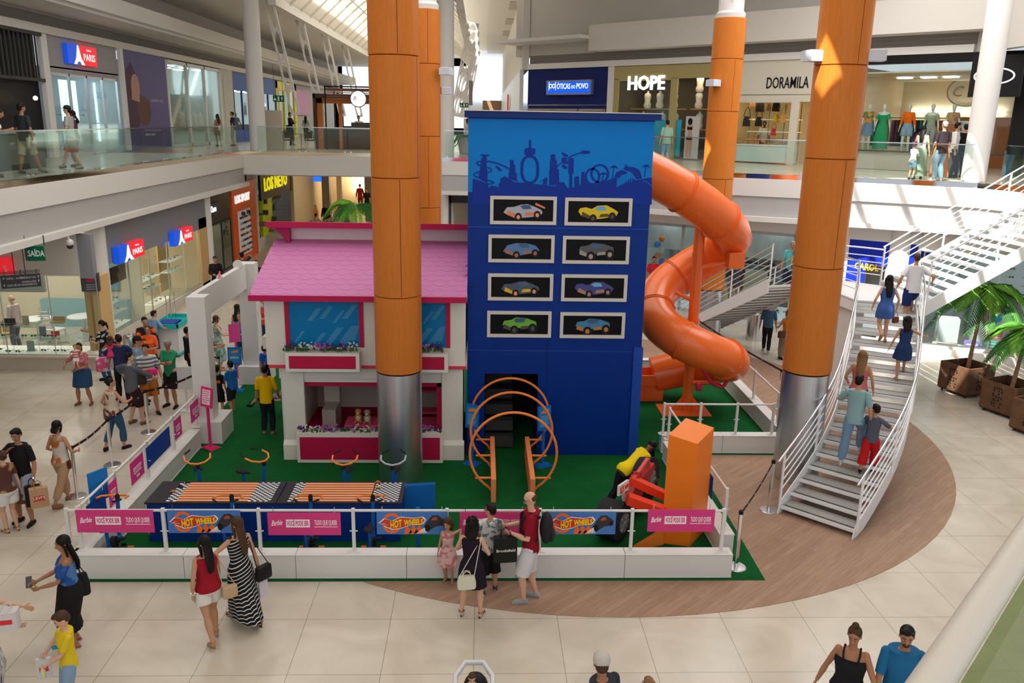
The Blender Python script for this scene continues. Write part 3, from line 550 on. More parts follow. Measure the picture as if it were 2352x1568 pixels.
build(MB().add([(-4.42, 17.8, 4.6), (-4.06, 17.8, 4.18), (-4.06, 17.95, 4.18), (-4.06, 17.95, 4.6), (-4.42, 17.95, 4.6), (-4.06, 17.8, 4.6)], [(0, 1, 5), (3, 2, 4), (0, 4, 2, 1), (0, 5, 3, 4), (1, 2, 3, 5)]), 'roof_bracket', mat((.35, .02, .10), .5), HR, **NS)
# ================================================================ BLUE TOWER
TW = root('play_tower', (1.52, 17.6, .016), 'tall blue play tower with white framed car windows and a black doorway', 'tower'); TY = 16.37; FT = Fr((0, TY, 0), (1, 0, 0))
tx0, tx1, TZ, TD = -.27, 3.29, 6.86, 19.0; dx0, dx1 = FT.pix(1113, 900)[0], FT.pix(1235, 900)[0]; dz = FT.pix(1170, 858)[1]
DB = NAVY; LB = mat((.0, .19, .62), .42); MU = mat((.004, .03, .30), .42)
q = MB(); q.box((tx0, TY, .016), (dx0, TY+.08, TZ)); q.box((dx1, TY, .016), (tx1, TY+.08, TZ)); q.box((dx0, TY, dz), (dx1, TY+.08, TZ))
q.box((tx0, TY+.08, .016), (tx0+.08, TD, TZ)); q.box((tx1-.08, TY+.08, .016), (tx1, TY+1.0, TZ)); q.box((tx1-.08, TY+1.0, .016), (tx1, TD, 5.35)); q.box((tx0, TD-.08, .016), (tx1, TD, TZ))
build(q, 'shell', DB, TW, **NS)
build(boxes(((dx0-.3, TY+.9, .016), (dx0, TY+2.3, 2.2)), ((dx0, TY+2.2, .016), (dx1, TY+2.3, 2.2)), ((dx1, TY+.08, .016), (dx1+.05, TY+2.3, 2.2)), ((dx0-.05, TY+.08, .016), (dx0, TY+.9, 2.2)), ((dx0, TY+.08, 2.15), (dx1, TY+2.3, 2.2))), 'dark_lining', BLACK, TW)
for k in range(6): build(boxes(((dx0+.02, TY+.35+.28*k, .22+.27*k), (dx0+.62, TY+.62+.28*k, .27+.27*k)), ((dx0+.02, TY+.35+.28*k, .05+.27*k), (dx0+.62, TY+.37+.28*k, .22+.27*k))), 'inner_step', mat((.055, .055, .06), .4), TW)
build(boxes(((tx0-.07, TY-.12, TZ), (tx1+.10, TD+.05, TZ+.12))), 'roof_slab', mat((.01, .03, .17), .45), TW); build(boxes(((tx0-.09, TY-.14, TZ+.12), (tx1+.12, TD+.07, TZ+.135))), 'roof_top', WHT, TW)
bz = FT.pix(1290, 432)[1]; build(MB().rect(FT, tx0, bz-.1, tx1, TZ-.02, .004), 'sky_panel', LB, TW, **NS)
MO = [0]
def tp_(x, y): return (1080+x*440/2352., 320+y*130/695.)
def mural(q, pts, off=.005):
    MO[0] += .00015; off += MO[0]; q.poly(FT, [FT.pix(*tp_(x, y)) for x, y in pts], .002, off)
q = MB()
mural(q, [(0+32, 480), (100, 500), (212, 540), (235, 600), (250, 570), (330, 575), (345, 600), (350, 540), (368, 535), (370, 480), (425, 452), (545, 525), (700, 535), (1040, 575), (1100, 525), (1150, 525), (1190, 595), (1270, 590), (1310, 560), (1345, 560), (1400, 480), (1460, 550), (1530, 560), (1590, 530), (1700, 500), (1760, 470), (1800, 590), (1980, 470), (2030, 500), (2110, 490), (2180, 470), (2232, 470), (2228, 800), (20, 800)])
mural(q, [(105, 480), (105, 385), (120, 380), (135, 235), (150, 232), (150, 205), (120, 190), (125, 182), (235, 190), (232, 205), (200, 208), (204, 235), (200, 340), (212, 385), (213, 540)])
mural(q, [(470, 480), (470, 415), (482, 405), (478, 345), (490, 335), (484, 260), (497, 250), (535, 252), (538, 310), (552, 315), (556, 405), (572, 412), (578, 520)])
mural(q, [(968, 560), (968, 385), (975, 375), (978, 262), (986, 255), (986, 190), (1005, 180), (1044, 184), (1048, 250), (1066, 258), (1068, 362), (1088, 370), (1096, 560)])
mural(q, [(1213, 600), (1216, 425), (1202, 410), (1206, 240), (1240, 222), (1273, 238), (1268, 412), (1252, 425), (1254, 600)])
mural(q, [(1280, 600), (1275, 490), (1290, 455), (1335, 452), (1340, 600)]); mural(q, [(1355, 560), (1365, 400), (1400, 395), (1420, 560)])
mural(q, [(890, 555), (895, 505), (830, 540), (935, 462), (950, 480), (940, 558)])
for cx, cy, rx, ry, th, a0, a1 in ((731, 370, 116, 176, 36, 0, 2*pi), (1590, 420, 118, 118, 30, 0, 2*pi), (1500, 455, 96, 106, 28, 0, 2*pi)):
    n = 36; vs = []; q3 = MB()
    for i in range(n):
        t = 2*pi*i/n; c_, s_ = cos(t), sin(t); pw = .8 if cx == 731 else 1; f = lambda v: (abs(v)**pw)*(1 if v > 0 else -1)
        for rr in (0, th): a, b = FT.pix(*tp_(cx+(rx-rr)*f(c_), cy+(ry-rr*.8)*f(s_))); vs += [FT(a, b, .010)]
    q.add(vs, [((2*i+2) % (2*n), 2*i, 2*i+1, (2*i+3) % (2*n)) for i in range(n)])
mural(q, [(668, 190), (665, 120), (685, 108), (720, 100), (722, 10), (735, 4), (748, 12), (748, 100), (770, 112), (800, 110), (796, 175), (760, 200), (700, 200)], .006)
def stroke(q, pts, w, off=.009):
    P_ = [V((*FT.pix(*tp_(x, y)), 0)) for x, y in pts]
    for a, b in zip(P_, P_[1:]):
        d = (b-a); L = d.length; d.normalize(); s = V((-d.y, d.x, 0))*w; e = d*w*.3; q.poly(FT, [tuple(x)[:2] for x in (a-e-s, b+e-s, b+e+s, a-e+s)], .0015, off); off += .0001
stroke(q, [(230, 270), (100, 272), (78, 290), (100, 315), (200, 335), (258, 365), (262, 390), (210, 410)], .012); stroke(q, [(100, 400), (42, 425), (60, 455), (200, 495), (290, 525), (270, 545), (210, 548)], .012); stroke(q, [(230, 270), (340, 295), (430, 335), (490, 370)], .014)
stroke(q, [(980, 410), (1080, 320), (1180, 240), (1270, 190), (1360, 165)], .010)
mural(q, [(1355, 150), (1375, 135), (1450, 138), (1475, 150), (1462, 175), (1380, 180), (1355, 170)], .006); mural(q, [(310, 325), (330, 325), (385, 365), (388, 385), (360, 392), (318, 350)], .006)
mural(q, [(1120, 152), (1200, 190), (1195, 215), (1160, 220), (1130, 190)], .006); mural(q, [(1118, 320), (1150, 305), (1195, 340), (1190, 365), (1140, 355)], .006); mural(q, [(1122, 230), (1165, 220), (1185, 260), (1240, 275), (1235, 300), (1150, 300), (1122, 270)], .006)
for px_, py_ in ((1765, 340), (2158, 330), (1635, 425)):
    stroke(q, [(px_, py_), (px_-10, py_+60), (px_-22, py_+(130 if py_ < 400 else 80))], .010)
    for k in range(7): a = k*pi/6-pi*.0; stroke(q, [(px_, py_), (px_-30*cos(a), py_-20*sin(a)), (px_-46*cos(a), py_-14*sin(a)+18)], .006)
mural(q, [(1765, 560), (1765, 470), (1790, 410), (1850, 375), (1915, 395), (1930, 415), (1860, 440), (1800, 500), (1795, 590)], .006)
mural(q, [(1890, 310), (1950, 325), (1925, 340), (2000, 340), (2060, 365), (2090, 400), (2110, 480), (2040, 490), (1990, 420), (1960, 395), (1920, 385), (1872, 360), (1905, 335)], .006)
build(q, 'skyline_mural', MU, TW, **NS)
q = MB()
for k in range(8): stroke(q, [(1810+24*k, 470-6*k), (1800+26*k, 520), (1815+24*k, 575-10*k)], .007, .014)
stroke(q, [(2110, 520), (2150, 510), (2228, 575)], .006, .014)
build(q, 'mural_highlights', LB, TW, **NS)
build(boxes(((1.36, TY-.006, bz+.3), (1.372, TY, .3))), 'panel_joint', mat((.004, .025, .17), .5), TW)
build(boxes(((tx0, TY-.008, FT.pix(1300, 524)[1]-.01), (tx1, TY, FT.pix(1300, 524)[1]+.012)), ((tx0, TY-.006, 2.28), (tx1, TY, 2.295)), ((tx1-.16, TY-.05, .016), (tx1+.03, TY+.05, 2.38))), 'panel_ledge', mat((.015, .07, .38), .35), TW)
def car_window(x0, y0, x1, y1, c, c2, kind, lab):
    a0, b1 = FT.pix(x0, y0); a1, b0 = FT.pix(x1, y1); w, h = a1-a0, b1-b0; t = .065
    R = build(MB().rect(FT, a0, b0, a0+t, b1, .05).rect(FT, a1-t, b0, a1, b1, .05).rect(FT, a0+t, b0, a1-t, b0+t, .05).rect(FT, a0+t, b1-t, a1-t, b1, .05), 'window_frame', mat((.62, .58, .54), .5), TW, **NS)
    build(MB().rect(FT, a0+t, b0+t, a1-t, b1-t, .006, .004), 'window_pane', mat((.002, .002, .003), .4), R, **NS)
    def P(pts, o, q): q.poly(FT, [(a0+w*(.5+(x-.5)*.62)+kind*.0, b0+h*(.5+(y-.5)*1.0)) for x, y in pts], .004, o)
    M1, M2, BK, GL = mat(c, .35), mat(c2, .35), mat((.015, .015, .017), .4), mat((.03, .09, .2), .2)
    body = {0: [(.02, .42), (.10, .34), (.30, .22), (.52, .24), (.90, .30), (.97, .42), (.94, .52), (.80, .62), (.60, .72), (.45, .70), (.28, .62), (.10, .60)],
            1: [(.02, .50), (.06, .62), (.20, .66), (.34, .60), (.48, .72), (.70, .74), (.88, .60), (.98, .50), (.94, .36), (.60, .26), (.34, .22), (.10, .34)],
            2: [(.05, .40), (.16, .62), (.36, .70), (.62, .70), (.85, .62), (.95, .44), (.78, .34), (.50, .26), (.22, .28)],
            3: [(.08, .46), (.12, .62), (.30, .66), (.42, .76), (.70, .72), (.92, .60), (.94, .44), (.70, .38), (.40, .34)]}[kind]
    q = MB(); P(body, .012, q); car = build(q, 'car_cutout', M1, R, **NS)
    q = MB(); P([(.42, .64), (.50, .54), (.70, .56), (.66, .68), (.52, .70)] if kind != 3 else [(.36, .66), (.44, .74), (.66, .71), (.62, .58), (.42, .56)], .017, q); build(q, 'cutout_window', GL if kind != 1 else mat((.15, .42, .72), .3), R, **NS)
    q = MB(); P([(.10, .34), (.34, .22), (.30, .36), (.12, .50)], .017, q); P([(.52, .30), (.80, .34), (.72, .44), (.56, .42)], .017, q); build(q, 'cutout_stripe', M2, R, **NS)
    q = MB(); q2_ = MB(); rr = .15 if kind == 3 else .12
    for cx, cy in ((.38, .26), (.84, .34)): P(arc((cx, cy), rr*.72, 0, 2*pi, 18, rr*1.25), .021, q); P(arc((cx, cy), rr*.36, 0, 2*pi, 14, rr*.62), .026, q2_)
    build(q, 'cutout_wheel', BK, R, **NS); build(q2_, 'wheel_hub', M2 if kind else mat((.8, .3, .2), .4), R, **NS)
    if kind == 0 and c[0] > .3: q = MB(); P([(.78, .70), (1.02, .56), (1.03, .62), (.80, .78)], .02, q); build(q, 'cutout_spoiler', M2, R, **NS)
cw = [(1126, 449, 1277, 516, (.42, .43, .50), (.72, .22, .10), 0), (1298, 453, 1449, 519, (.72, .52, .02), (.10, .08, .03), 1), (1122, 538, 1272, 603, (.10, .20, .42), (.35, .16, .12), 2), (1293, 541, 1443, 606, (.10, .10, .11), (.35, .30, .28), 3),
      (1121, 627, 1269, 690, (.08, .10, .14), (.72, .42, .03), 0), (1290, 629, 1438, 692, (.07, .07, .24), (.40, .22, .16), 1), (1119, 713, 1265, 774, (.16, .42, .05), (.08, .08, .08), 3), (1287, 716, 1433, 776, (.06, .22, .42), (.48, .20, .05), 3)]
for c in cw: car_window(*c, '')
# ================================================================ ORANGE TUBE SLIDE
SX, SY = 5.06, 19.2
SR = root('tube_slide', (SX, SY, .016), 'orange spiral tube slide winding down from the blue tower', 'slide')
path = [V((3.2, 18.0, 5.93)), V((3.75, 18.05, 5.82)), V((4.35, 18.15, 5.45)), V((5.0, 18.35, 5.02)), V((5.55, 18.7, 4.68))]
hel = []; z_ = [(0, 4.35), (pi/2, 3.35), (pi, 2.45), (1.5*pi, 1.83), (2*pi, 1.22), (2.5*pi, .78)]
def hz(t):
    for (a, za), (b, zb) in zip(z_, z_[1:]):
        if t <= b+1e-6: return za+(zb-za)*(t-a)/(b-a)
for k in range(1, 41):
    t = -.15+k*(2.5*pi+.15)/40; r = .98; path.append(V((SX+r*cos(t), SY+r*sin(t), hz(max(t, 0)))))
path += [V((4.7, 20.22, .70)), V((4.4, 20.2, .62))]
def smooth(P, it=2):
    for _ in range(it): P = [P[0]]+[(P[i-1]+P[i]*2+P[i+1])/4 for i in range(1, len(P)-1)]+[P[-1]]
    return P
path = smooth(path, 4); SRr = .455
build(MB().tube(path, SRr, 32, cap=True, hint=(0, 0, 1)), 'tube', SLIDE, SR, ang=60)
q = MB(); cum = [0]
for a, b in zip(path, path[1:]): cum.append(cum[-1]+(b-a).length)
nx = .95
for i in range(1, len(path)-2):
    if cum[i] >= nx:
        t = (path[i+1]-path[i-1]).normalized(); q = MB(); q.tube([path[i]-t*.045, path[i]-t*.04, path[i]+t*.04, path[i]+t*.045], [SRr-.01, SRr+.022, SRr+.022, SRr-.01], 32)
        q.tube([path[i]-t*.004, path[i]+t*.004], SRr+.04, 32); nx = cum[i]+1.22; build(q, 'joint_flange', SLIDE, SR)
q = MB().tube([(SX, SY, .016), (SX, SY, 4.75)], .125, 20); q.lathe((SX, SY, 4.75), [(.14, 0), (.14, .03), (.0, .05)], 20); q.lathe((SX, SY, 2.3), [(.16, -.02), (.16, .02)], 20); build(q, 'support_post', SLIDE, SR)
q = MB().hexa([(SX-.68, SY-.42), (SX+.52, SY-.42), (SX+.52, SY+.45), (SX-.68, SY+.45)], .016, .036)
for dx, dy in ((1, 0), (-1, 0), (0, 1), (0, -1)): q.add([(SX+dx*.1, SY+dy*.1, .03), (SX+dx*.42, SY+dy*.36, .03), (SX+dx*.1, SY+dy*.1, .42), (SX+dx*.1+dy*.012, SY+dy*.1+dx*.012, .03), (SX+dx*.42+dy*.012, SY+dy*.36+dx*.012, .03), (SX+dx*.1+dy*.012, SY+dy*.1+dx*.012, .42)], [(0, 1, 2), (5, 4, 3), (0, 3, 4, 1), (1, 4, 5, 2), (0, 2, 5, 3)])
build(q, 'base_plate', SLIDE, SR, **NS)
q = MB(); q.tube([(SX, SY, 3.55), (SX+.75, SY-.1, 3.72)], .055, 12); q.tube([(SX, SY, 2.75), (SX-.45, SY+.1, 2.95)], .05, 12); q.tube([(SX, SY, .72), (SX+.72, SY-.15, .80)], .06, 12); q.lathe((SX, SY, 3.9), [(.14, -.02), (.14, .02)], 20)
q.box((SX+.62, SY-.42, 3.62), (SX+.98, SY-.05, 3.98)); q.tube([(SX, SY, 4.7), (SX-.05, SY-.6, 4.72)], .06, 10); build(q, 'bracket', SLIDE, SR)
RP = mat((.72, .035, .08), .45)
def padded(pts, r, nm='safety_pad'): build(MB().tube(smooth([V(p) for p in pts], 1), r, 12), nm, RP, SR)
p1 = [PY(1655, 823, 18.05), PY(1630, 850, 18.0), PY(1617, 852, 18.15)]; padded(p1, .045); padded([PY(1617, 852, 18.2), PY(1625, 870, 18.4), PY(1641, 885, 18.7), PY(1655, 891, 18.8), PY(1665, 888, 18.9), PY(1671, 872, 18.9)], .045)
c = PY(1605, 888, 18.9); padded([c+V((-.06, 0, 0)), c+V((.06, 0, 0))], .11)
build(MB().box((4.0, 19.9, .016), (4.62, 20.5, .46)).box((3.5, 19.78, .46), (4.5, 19.86, .72)).box((3.5, 20.52, .46), (4.5, 20.6, .72)).box((3.5, 19.8, .44), (4.62, 20.6, .5)), 'exit_chute', SLIDE, SR)
build(MB().box((3.42, 19.62, .016), (3.95, 20.4, .55)), 'exit_block', ORG, SR)
# ================================================================ WHITE GATEWAY
GR_ = root('gateway', (-5.9, 19, .016), 'white gateway of two square pillars with a deep crossbeam on the left', 'gateway')
build(boxes(((-6.11, 16.92, .016), (-5.5, 17.75, .50))), 'base', PAINT, GR_); build(boxes(((-6.30, 21.05, .016), (-5.55, 21.9, .50))), 'base', PAINT, GR_)
build(boxes(((-6.08, 17.05, .50), (-5.70, 17.42, 3.18))), 'pillar', PAINT, GR_); build(boxes(((-6.2, 21.2, .50), (-5.78, 21.6, 3.18))), 'pillar', PAINT, GR_)
build(boxes(((-6.10, 17.42, 2.55), (-5.98, 21.2, 3.18))), 'crossbeam', PAINT, GR_)
def disc(p, r, lab):
    p = V(p); build(MB().tube([p+V((0, -.02, 0)), p+V((0, .02, 0))], (r, r*.7) if 0 else r, 20), 'topper_disc', PAINT, GR_)
disc((-6.03, 19.2, 3.20), .07, ''); disc((-6.03, 20.7, 3.24), .12, '')
build(MB().poly(Fr((-6.04, 19.1, 3.18), (0, 1, 0)), [(0, 0), (.14, 0), (.13, .16)], .03), 'pink_star', mat((.8, .12, .25), .5), GR_)
# ================================================================ RACING TABLE AND BIKES
R = root('race_table', (-3.35, 12.85, .016), 'long blue racing table with orange lanes and checkered ends', 'table'); ZT = .72
bx0, bx1, by0, by1 = -5.40, -1.30, 12.62, 13.42
build(boxes(((bx0, by0, .016), (bx1, by1, ZT-.03))), 'cabinet', mat((.006, .04, .26), .35), R); build(boxes(((bx0-.03, by0-.02, ZT-.03), (-3.32, by1+.02, ZT)), ((-3.30, by0-.02, ZT-.03), (bx1+.03, by1+.02, ZT))), 'table_top', mat((.03, .025, .035), .4), R)
FTb = Fr((bx0, by0, ZT), (1, 0, 0), (0, 1, 0)); q = MB(); qc = MB(); qw = MB()
for (a, b, ca, cb) in ((.46, 1.62, (.30, .46), (1.62, 1.98)), (2.42, 3.60, (2.26, 2.42), (3.62, 4.06))):
    for k in range(8): build(MB().rect(FTb, a, .04+.093*k, b, .04+.093*k+.06, .006), 'lane', mat((.88, .34, .15), .4), R, **NS)
    for c0, c1 in (ca, cb):
        nx = max(2, round((c1-c0)/.046))
        qw.rect(FTb, c0, .03, c1, .77, .003)
        for i in range(nx):
            for j in range(16):
                if (i+j) % 2: qc.rect(FTb, c0+(c1-c0)*i/nx, .03+.74*j/16, c0+(c1-c0)*(i+1)/nx, .03+.74*(j+1)/16, .002, .003)
build(qw, 'checker_white', mat((.78, .78, .80), .4), R, **NS); build(qc, 'checker_black', mat((.02, .02, .03), .4), R, **NS)
build(boxes(((bx0-.06, by0+.1, .1), (bx0-.01, by1-.1, ZT-.04))), 'yellow_end', mat((.75, .5, .02), .5), R)
def toycar(p, c, lab, rz=0):
    R = root('toy_car', p, lab, 'toy car', 'toy cars on the racing table', rz); q = MB(); o = V(p)
    fr = Fr((0, -.018, 0), (1, 0, 0)); pr = [(-.045, .008), (.045, .008), (.045, .02), (.02, .026), (.008, .038), (-.02, .038), (-.032, .024), (-.045, .02)]
    q.poly(fr, pr, .036, -.036); build(q, 'car_body', mat(c, .3), R, world=False, **NS)
    q = MB()
    for x in (-.028, .028):
        for y in (-.02, .02): q.cyl((x, y-.004, .01), (x, y+.004, .01), .01, 10)
    build(q, 'wheels', BLACK, R, **WL)
for x, y, c, lab in ((-4.98, 13.36, (.03, .04, .02), 'dark toy car at the far left start of the track'), (-5.04, 13.18, (.02, .02, .03), 'black toy car on the left checkered start'), (-5.10, 12.98, (.55, .18, .04), 'orange toy car on the left checkered start'), (-1.75, 13.37, (.75, .12, .03), 'orange toy car on the right checkered patch'), (-1.72, 13.15, (.5, .45, .1), 'yellow toy car on the right checkered patch'), (-1.72, 12.82, (.35, .35, .05), 'olive toy car near the right front edge')):
    toycar((x, y, ZT+.006), c, lab)
def bike(x, y, rz, hc, lab, bar_z=.98, tilt=0.):
    R = root('kids_bike', (x, y, .016), lab, 'exercise bike', 'small exercise bikes round the racing table', rz); BF = mat((.012, .11, .42), .35); RB = mat((.015, .015, .017), .6)
    L = False
    q = MB(); q.tube([(0, .22, .30), (0, .27, .62), (0, .30, .86)], .030, 12); q.tube([(0, -.16, .26), (0, -.20, .58)], .026, 12); q.tube([(0, -.2, .22), (0, .24, .26)], .035, 12); build(q, 'frame', BF, R, world=L)
    build(MB().lathe((0, .30, .84), [(.034, 0), (.036, .08), (.02, .11)], 14), 'headset', RB, R, world=L)
    pts = [(-.15, -.06, bar_z+.03), (-.24, .08, bar_z+.01), (-.24, .22, bar_z-.02), (-.12, .33, bar_z-.06), (0, .34, bar_z-.07), (.12, .33, bar_z-.06), (.24, .22, bar_z-.02), (.24, .08, bar_z+.01), (.15, -.06, bar_z+.03)]
    build(MB().tube(smooth([V(p) for p in pts], 1)[1:-1], .017, 10), 'handlebar', mat(hc, .35), R, world=L)
    for s in (-1, 1): build(MB().tube([(s*.195, .0, bar_z+.022), (s*.11, -.12, bar_z+.04)], .015, 10), 'grip', RB, R, world=L)
    build(MB().sph((0, -.24, .62), (.085, .12, .032), 16, 8).sph((0, -.12, .625), (.035, .10, .024), 12, 6), 'saddle', RB, R, world=L)
    q = MB(); q.cyl((-.035, 0, .24), (.035, 0, .24), .12, 24); q.box((-.02, .02, .05), (.02, .06, .2)); q.tube([(-.03, .34, .05), (.03, .34, .05)], .03, 10); build(q, 'flywheel', RB, R, world=L)
    build(boxes(((-.17, .24, 0), (.17, .29, .045)), ((-.17, -.29, 0), (.17, -.24, .045)), ((-.02, -.26, 0), (.02, .26, .05))), 'floor_bars', mat((.02, .02, .022), .5), R, world=L)
    q = MB()
    for s in (-1, 1): q.tube([(s*.11, .24, .03+.02), (s*.20, .24, .05)], .024, 12)
    build(q, 'end_caps', mat((.75, .17, .03), .4), R, world=L)
    for s in (-1, 1): build(boxes(((s*.07, s*.10-.04, .22+s*.05), (s*.15, s*.10+.04, .245+s*.05))).box((s*.045, 0, .235), (s*.07, s*.10, .25+s*.05)), 'pedal', RB, R, world=L)
OHB, GHB = (.80, .24, .04), (.42, .43, .45)
# near row faces away from the camera, far row faces the camera
for (px, py, lab) in ((290, 1128, 'bike at the near side of the table, leftmost'), (545, 1130, 'bike at the near side of the table, behind the walking women'), (722, 1130, 'bike at the near side of the table, in its middle'), (862, 1130, 'bike at the near side of the table, rightmost')):
    p = G(px, py, .86); bike(p.x, 12.10, 0, OHB, 'small blue '+lab)
for (px, py, hc, lab) in ((425, 1095, OHB, 'orange handled bike behind the table, leftmost'), (553, 1095, OHB, 'orange handled bike behind the table turned sideways'), (780, 1100, OHB, 'orange handled bike behind the table in front of the playhouse'), (896, 1098, GHB, 'grey handled bike behind the table before the steel column foot')):
    p = G(px, py, .86); bike(p.x, 13.95, pi+(1.1 if px == 553 else .35 if px == 425 else 0), hc, lab, 1.0)
build(MB().cbox((-1.02, 13.25, .42), (.26, .04, 0), (0, .008, .02), (0, 0, .34)), 'blue_board', mat((.01, .13, .45), .4), None, 'blue board standing at the right end of the racing table', 'board', **NS)
build(boxes(((-1.02, 12.35, .016), (-.96, 12.40, .75))), 'blue_post', mat((.01, .13, .45), .4), None, 'thin blue post behind the railing right of the table', 'post', **NS)
p = G(243, 1250); R = root('blue_sign', (p.x, p.y, .016), 'tall blue sign board at the front left corner seen from its side', 'sign')
build(boxes(((p.x-.03, p.y-.03, .016), (p.x+.03, p.y+.03, .85))), 'post', BLUE, R); build(MB().cbox((p.x-.03, p.y+.05, 1.02), (.085, .15, 0), (.012, -.008, 0), (0, 0, .26)), 'board', mat((.015, .18, .50), .4), R, **NS)
# ================================================================ LOOP TUNNEL
LR = root('loop_tunnel', (.62, 15.2, .016), 'three orange hoops standing on two orange rails before the tower door', 'play tunnel'); OT = mat((.86, .23, .05), .35)
for k, (Y, zc, rr) in enumerate(((14.28, .90, .80), (15.35, .93, .80), (16.2, .95, .80))):
    cx = .62; pts = [(cx+rr*cos(a), Y, zc+rr*sin(a)) for a in [radians(-90+35+290*i/40) for i in range(41)]]
    build(MB().tube(pts, .024, 10), 'hoop', OT, LR)
    q = MB()
    for s in (-1, 1): q.tube([(cx+s*.70, Y, .42), (cx+s*.36, Y, .42)], .022, 8)
    q.tube([pts[0], (cx+.36, Y, .12)], .022, 8); q.tube([pts[-1], (cx-.36, Y, .12)], .022, 8); build(q, 'hoop_stay', OT, LR)
for s in (-1, 1): build(MB().box((.62+s*.36-.045, 14.1, .016), (.62+s*.36+.045, 16.25, .47)), 'side_rail', mat((.84, .27, .10), .4), LR, **NS)
# ================================================================ SIGN STANDS
def sign_stand(p, rz, h, w, hb, c, lab, txt=None, lean=.35, hdr=True):
    p = V((p[0], p[1], .016)); R = root('sign_stand', p, lab, 'sign', None, rz); m = mat(c, .45); L = False
    build(MB().box((-.17, -.13, 0), (.17, .13, .012)).box((-.14, -.10, .012), (.14, .10, .024)).box((-.11, -.08, .024), (.11, .08, .036)), 'foot', m, R, world=L, **NS)
    build(MB().box((-.025, -.02, .036), (.025, .02, h)), 'post', m, R, world=L, **NS)
    up = V((0, sin(lean), cos(lean))); fr = Fr((0, -.03, h-.08), (1, 0, 0), up); build(MB().rect(fr, -w/2, 0, w/2, hb, .03, -.015), 'board', m, R, world=L, **NS)
    if c[0] > .3:
        build(MB().rect(fr, -w/2+.05, .06, w/2-.05, hb-.05, .004, .015), 'notice', mat((.80, .66, .72), .5), R, world=L, **NS); q = MB()
        for k in range(7): q.rect(fr, -w*.28, .10+k*.045, w*.28*(1 if k % 3 else .6), .112+k*.045, .002, .019)
        build(q, 'text_lines', m, R, world=L, **NS)
    else:
        build(MB().rect(fr, -w/2+.03, .05, w/2-.03, hb-.04, .003, .015), 'face', mat((.02, .22, .52), .4), R, world=L, **NS)
        q = MB().poly(fr, [(-.10, hb-.14), (-.04, hb-.09), (.10, hb-.07), (.09, hb-.12), (0, hb-.15)], .003, .018); build(q, 'flame_mark', mat((.85, .22, .04), .4), R, world=L, **NS)
        if txt: ORI[R.name] = ORI[R.name]; k = MB(); T_ = text(txt, fr, 0, hb*.34, .075, mat((.7, .8, .9), .4), R, .001, .02, 0, .001, 'CENTER') if 0 else None
        if txt:
            Rm = Matrix.Translation(p) @ Matrix.Rotation(rz, 4, 'Z'); f2 = Fr(Rm @ fr.o, Rm.to_3x3() @ fr.u, Rm.to_3x3() @ fr.v); text(txt, f2, 0, hb*.36, .075, mat((.7, .8, .9), .4), R, .001, .02, 0, .001, 'CENTER')
        else:
            q = MB()
            for k_ in range(7): q.rect(fr, -w*.30, .09+k_*.033, w*.30*(1 if k_ % 3 else .6), .097+k_*.033, .002, .018)
            build(q, 'text_lines', mat((.4, .6, .8), .4), R, world=L, **NS)
    return R
g = G(484, 1030); sign_stand(g, -.55, 1.0, .33, .42, (.70, .035, .17), 'pink sign stand with a framed notice beside the white gateway', lean=.15)
g = G(545, 898); sign_stand(g, 0.0, .78, .34, .45, (.012, .14, .46), 'blue sign stand reading SAÍDA inside the gateway', 'SAÍDA', lean=.05)
g = G(1085, 1066); sign_stand(g, -.5, .86, .30, .50, (.012, .14, .50), 'blue sign stand left of the orange hoops', lean=.05); g = G(1246, 1070); sign_stand(g, .45, .86, .30, .50, (.012, .14, .50), 'blue sign stand right of the orange hoops', lean=.05)
g = PY(527, 790, 21.0); q = Fr((g.x, g.y, 0), (1, .3, 0)); z0 = g.z
build(MB().hexa([(-6.65, 21.6), (-6.40, 21.75), (-6.39, 21.73), (-6.64, 21.58)], 1.0, 1.5).box((-6.53, 21.65, .01), (-6.49, 21.69, 1.0)), 'pink_sign_stand', mat((.72, .08, .30), .5), None, 'pink sign board just behind the blue exit sign', 'sign', **NS)
# ================================================================ QUEUE POSTS AND BELTS
def stanchion(p, lab):
    R = root('belt_post', (p[0], p[1], 0 if not (-6 < p[0] < 4.4 and p[1] > 11.4) else .016), lab, 'queue post', 'steel queue posts'); C = V((0, 0, 0))
    build(MB().lathe(C, [(.165, 0), (.165, .012), (.15, .026), (.03, .032)], 32), 'foot', STEEL, R, **WL); build(MB().lathe(C, [(.034, .03), (.034, .93)], 20), 'post', CHROME, R, **WL); build(MB().lathe(C, [(.036, .93), (.036, .985), (.03, .99)], 20), 'belt_head', BLACK, R, **WL)
ST = {'a': G(178, 1140), 'b': G(258, 1068), 'c': G(342, 993), 'd': G(1690, 1305), 'e': G(1765, 1172), 'f': G(1787, 935), 'h': V((-6.65, 18.9, 0)), 'i': V((-7.0, 20.9, 0)), 'j': V((-6.55, 20.3, 0)), 'k': V((6.72, 24.9, 0))}
for k, lab in (('a', 'steel queue post beside the woman in beige trousers'), ('b', 'steel queue post beside the woman in the floral blouse'), ('c', 'steel queue post under the hand of the man in the grey shirt'), ('d', 'steel queue post on the turf corner, front right'), ('e', 'steel queue post beside the foot of the curved stairs'), ('f', 'steel queue post behind the stair side column'), ('h', 'steel queue post at the left pillar of the gateway'), ('i', 'steel queue post under the gateway, left'), ('j', 'steel queue post under the gateway, right'), ('k', 'steel queue post hidden behind the slide')): stanchion(ST[k], lab)
BELT = mat((.03, .012, .015), .6)
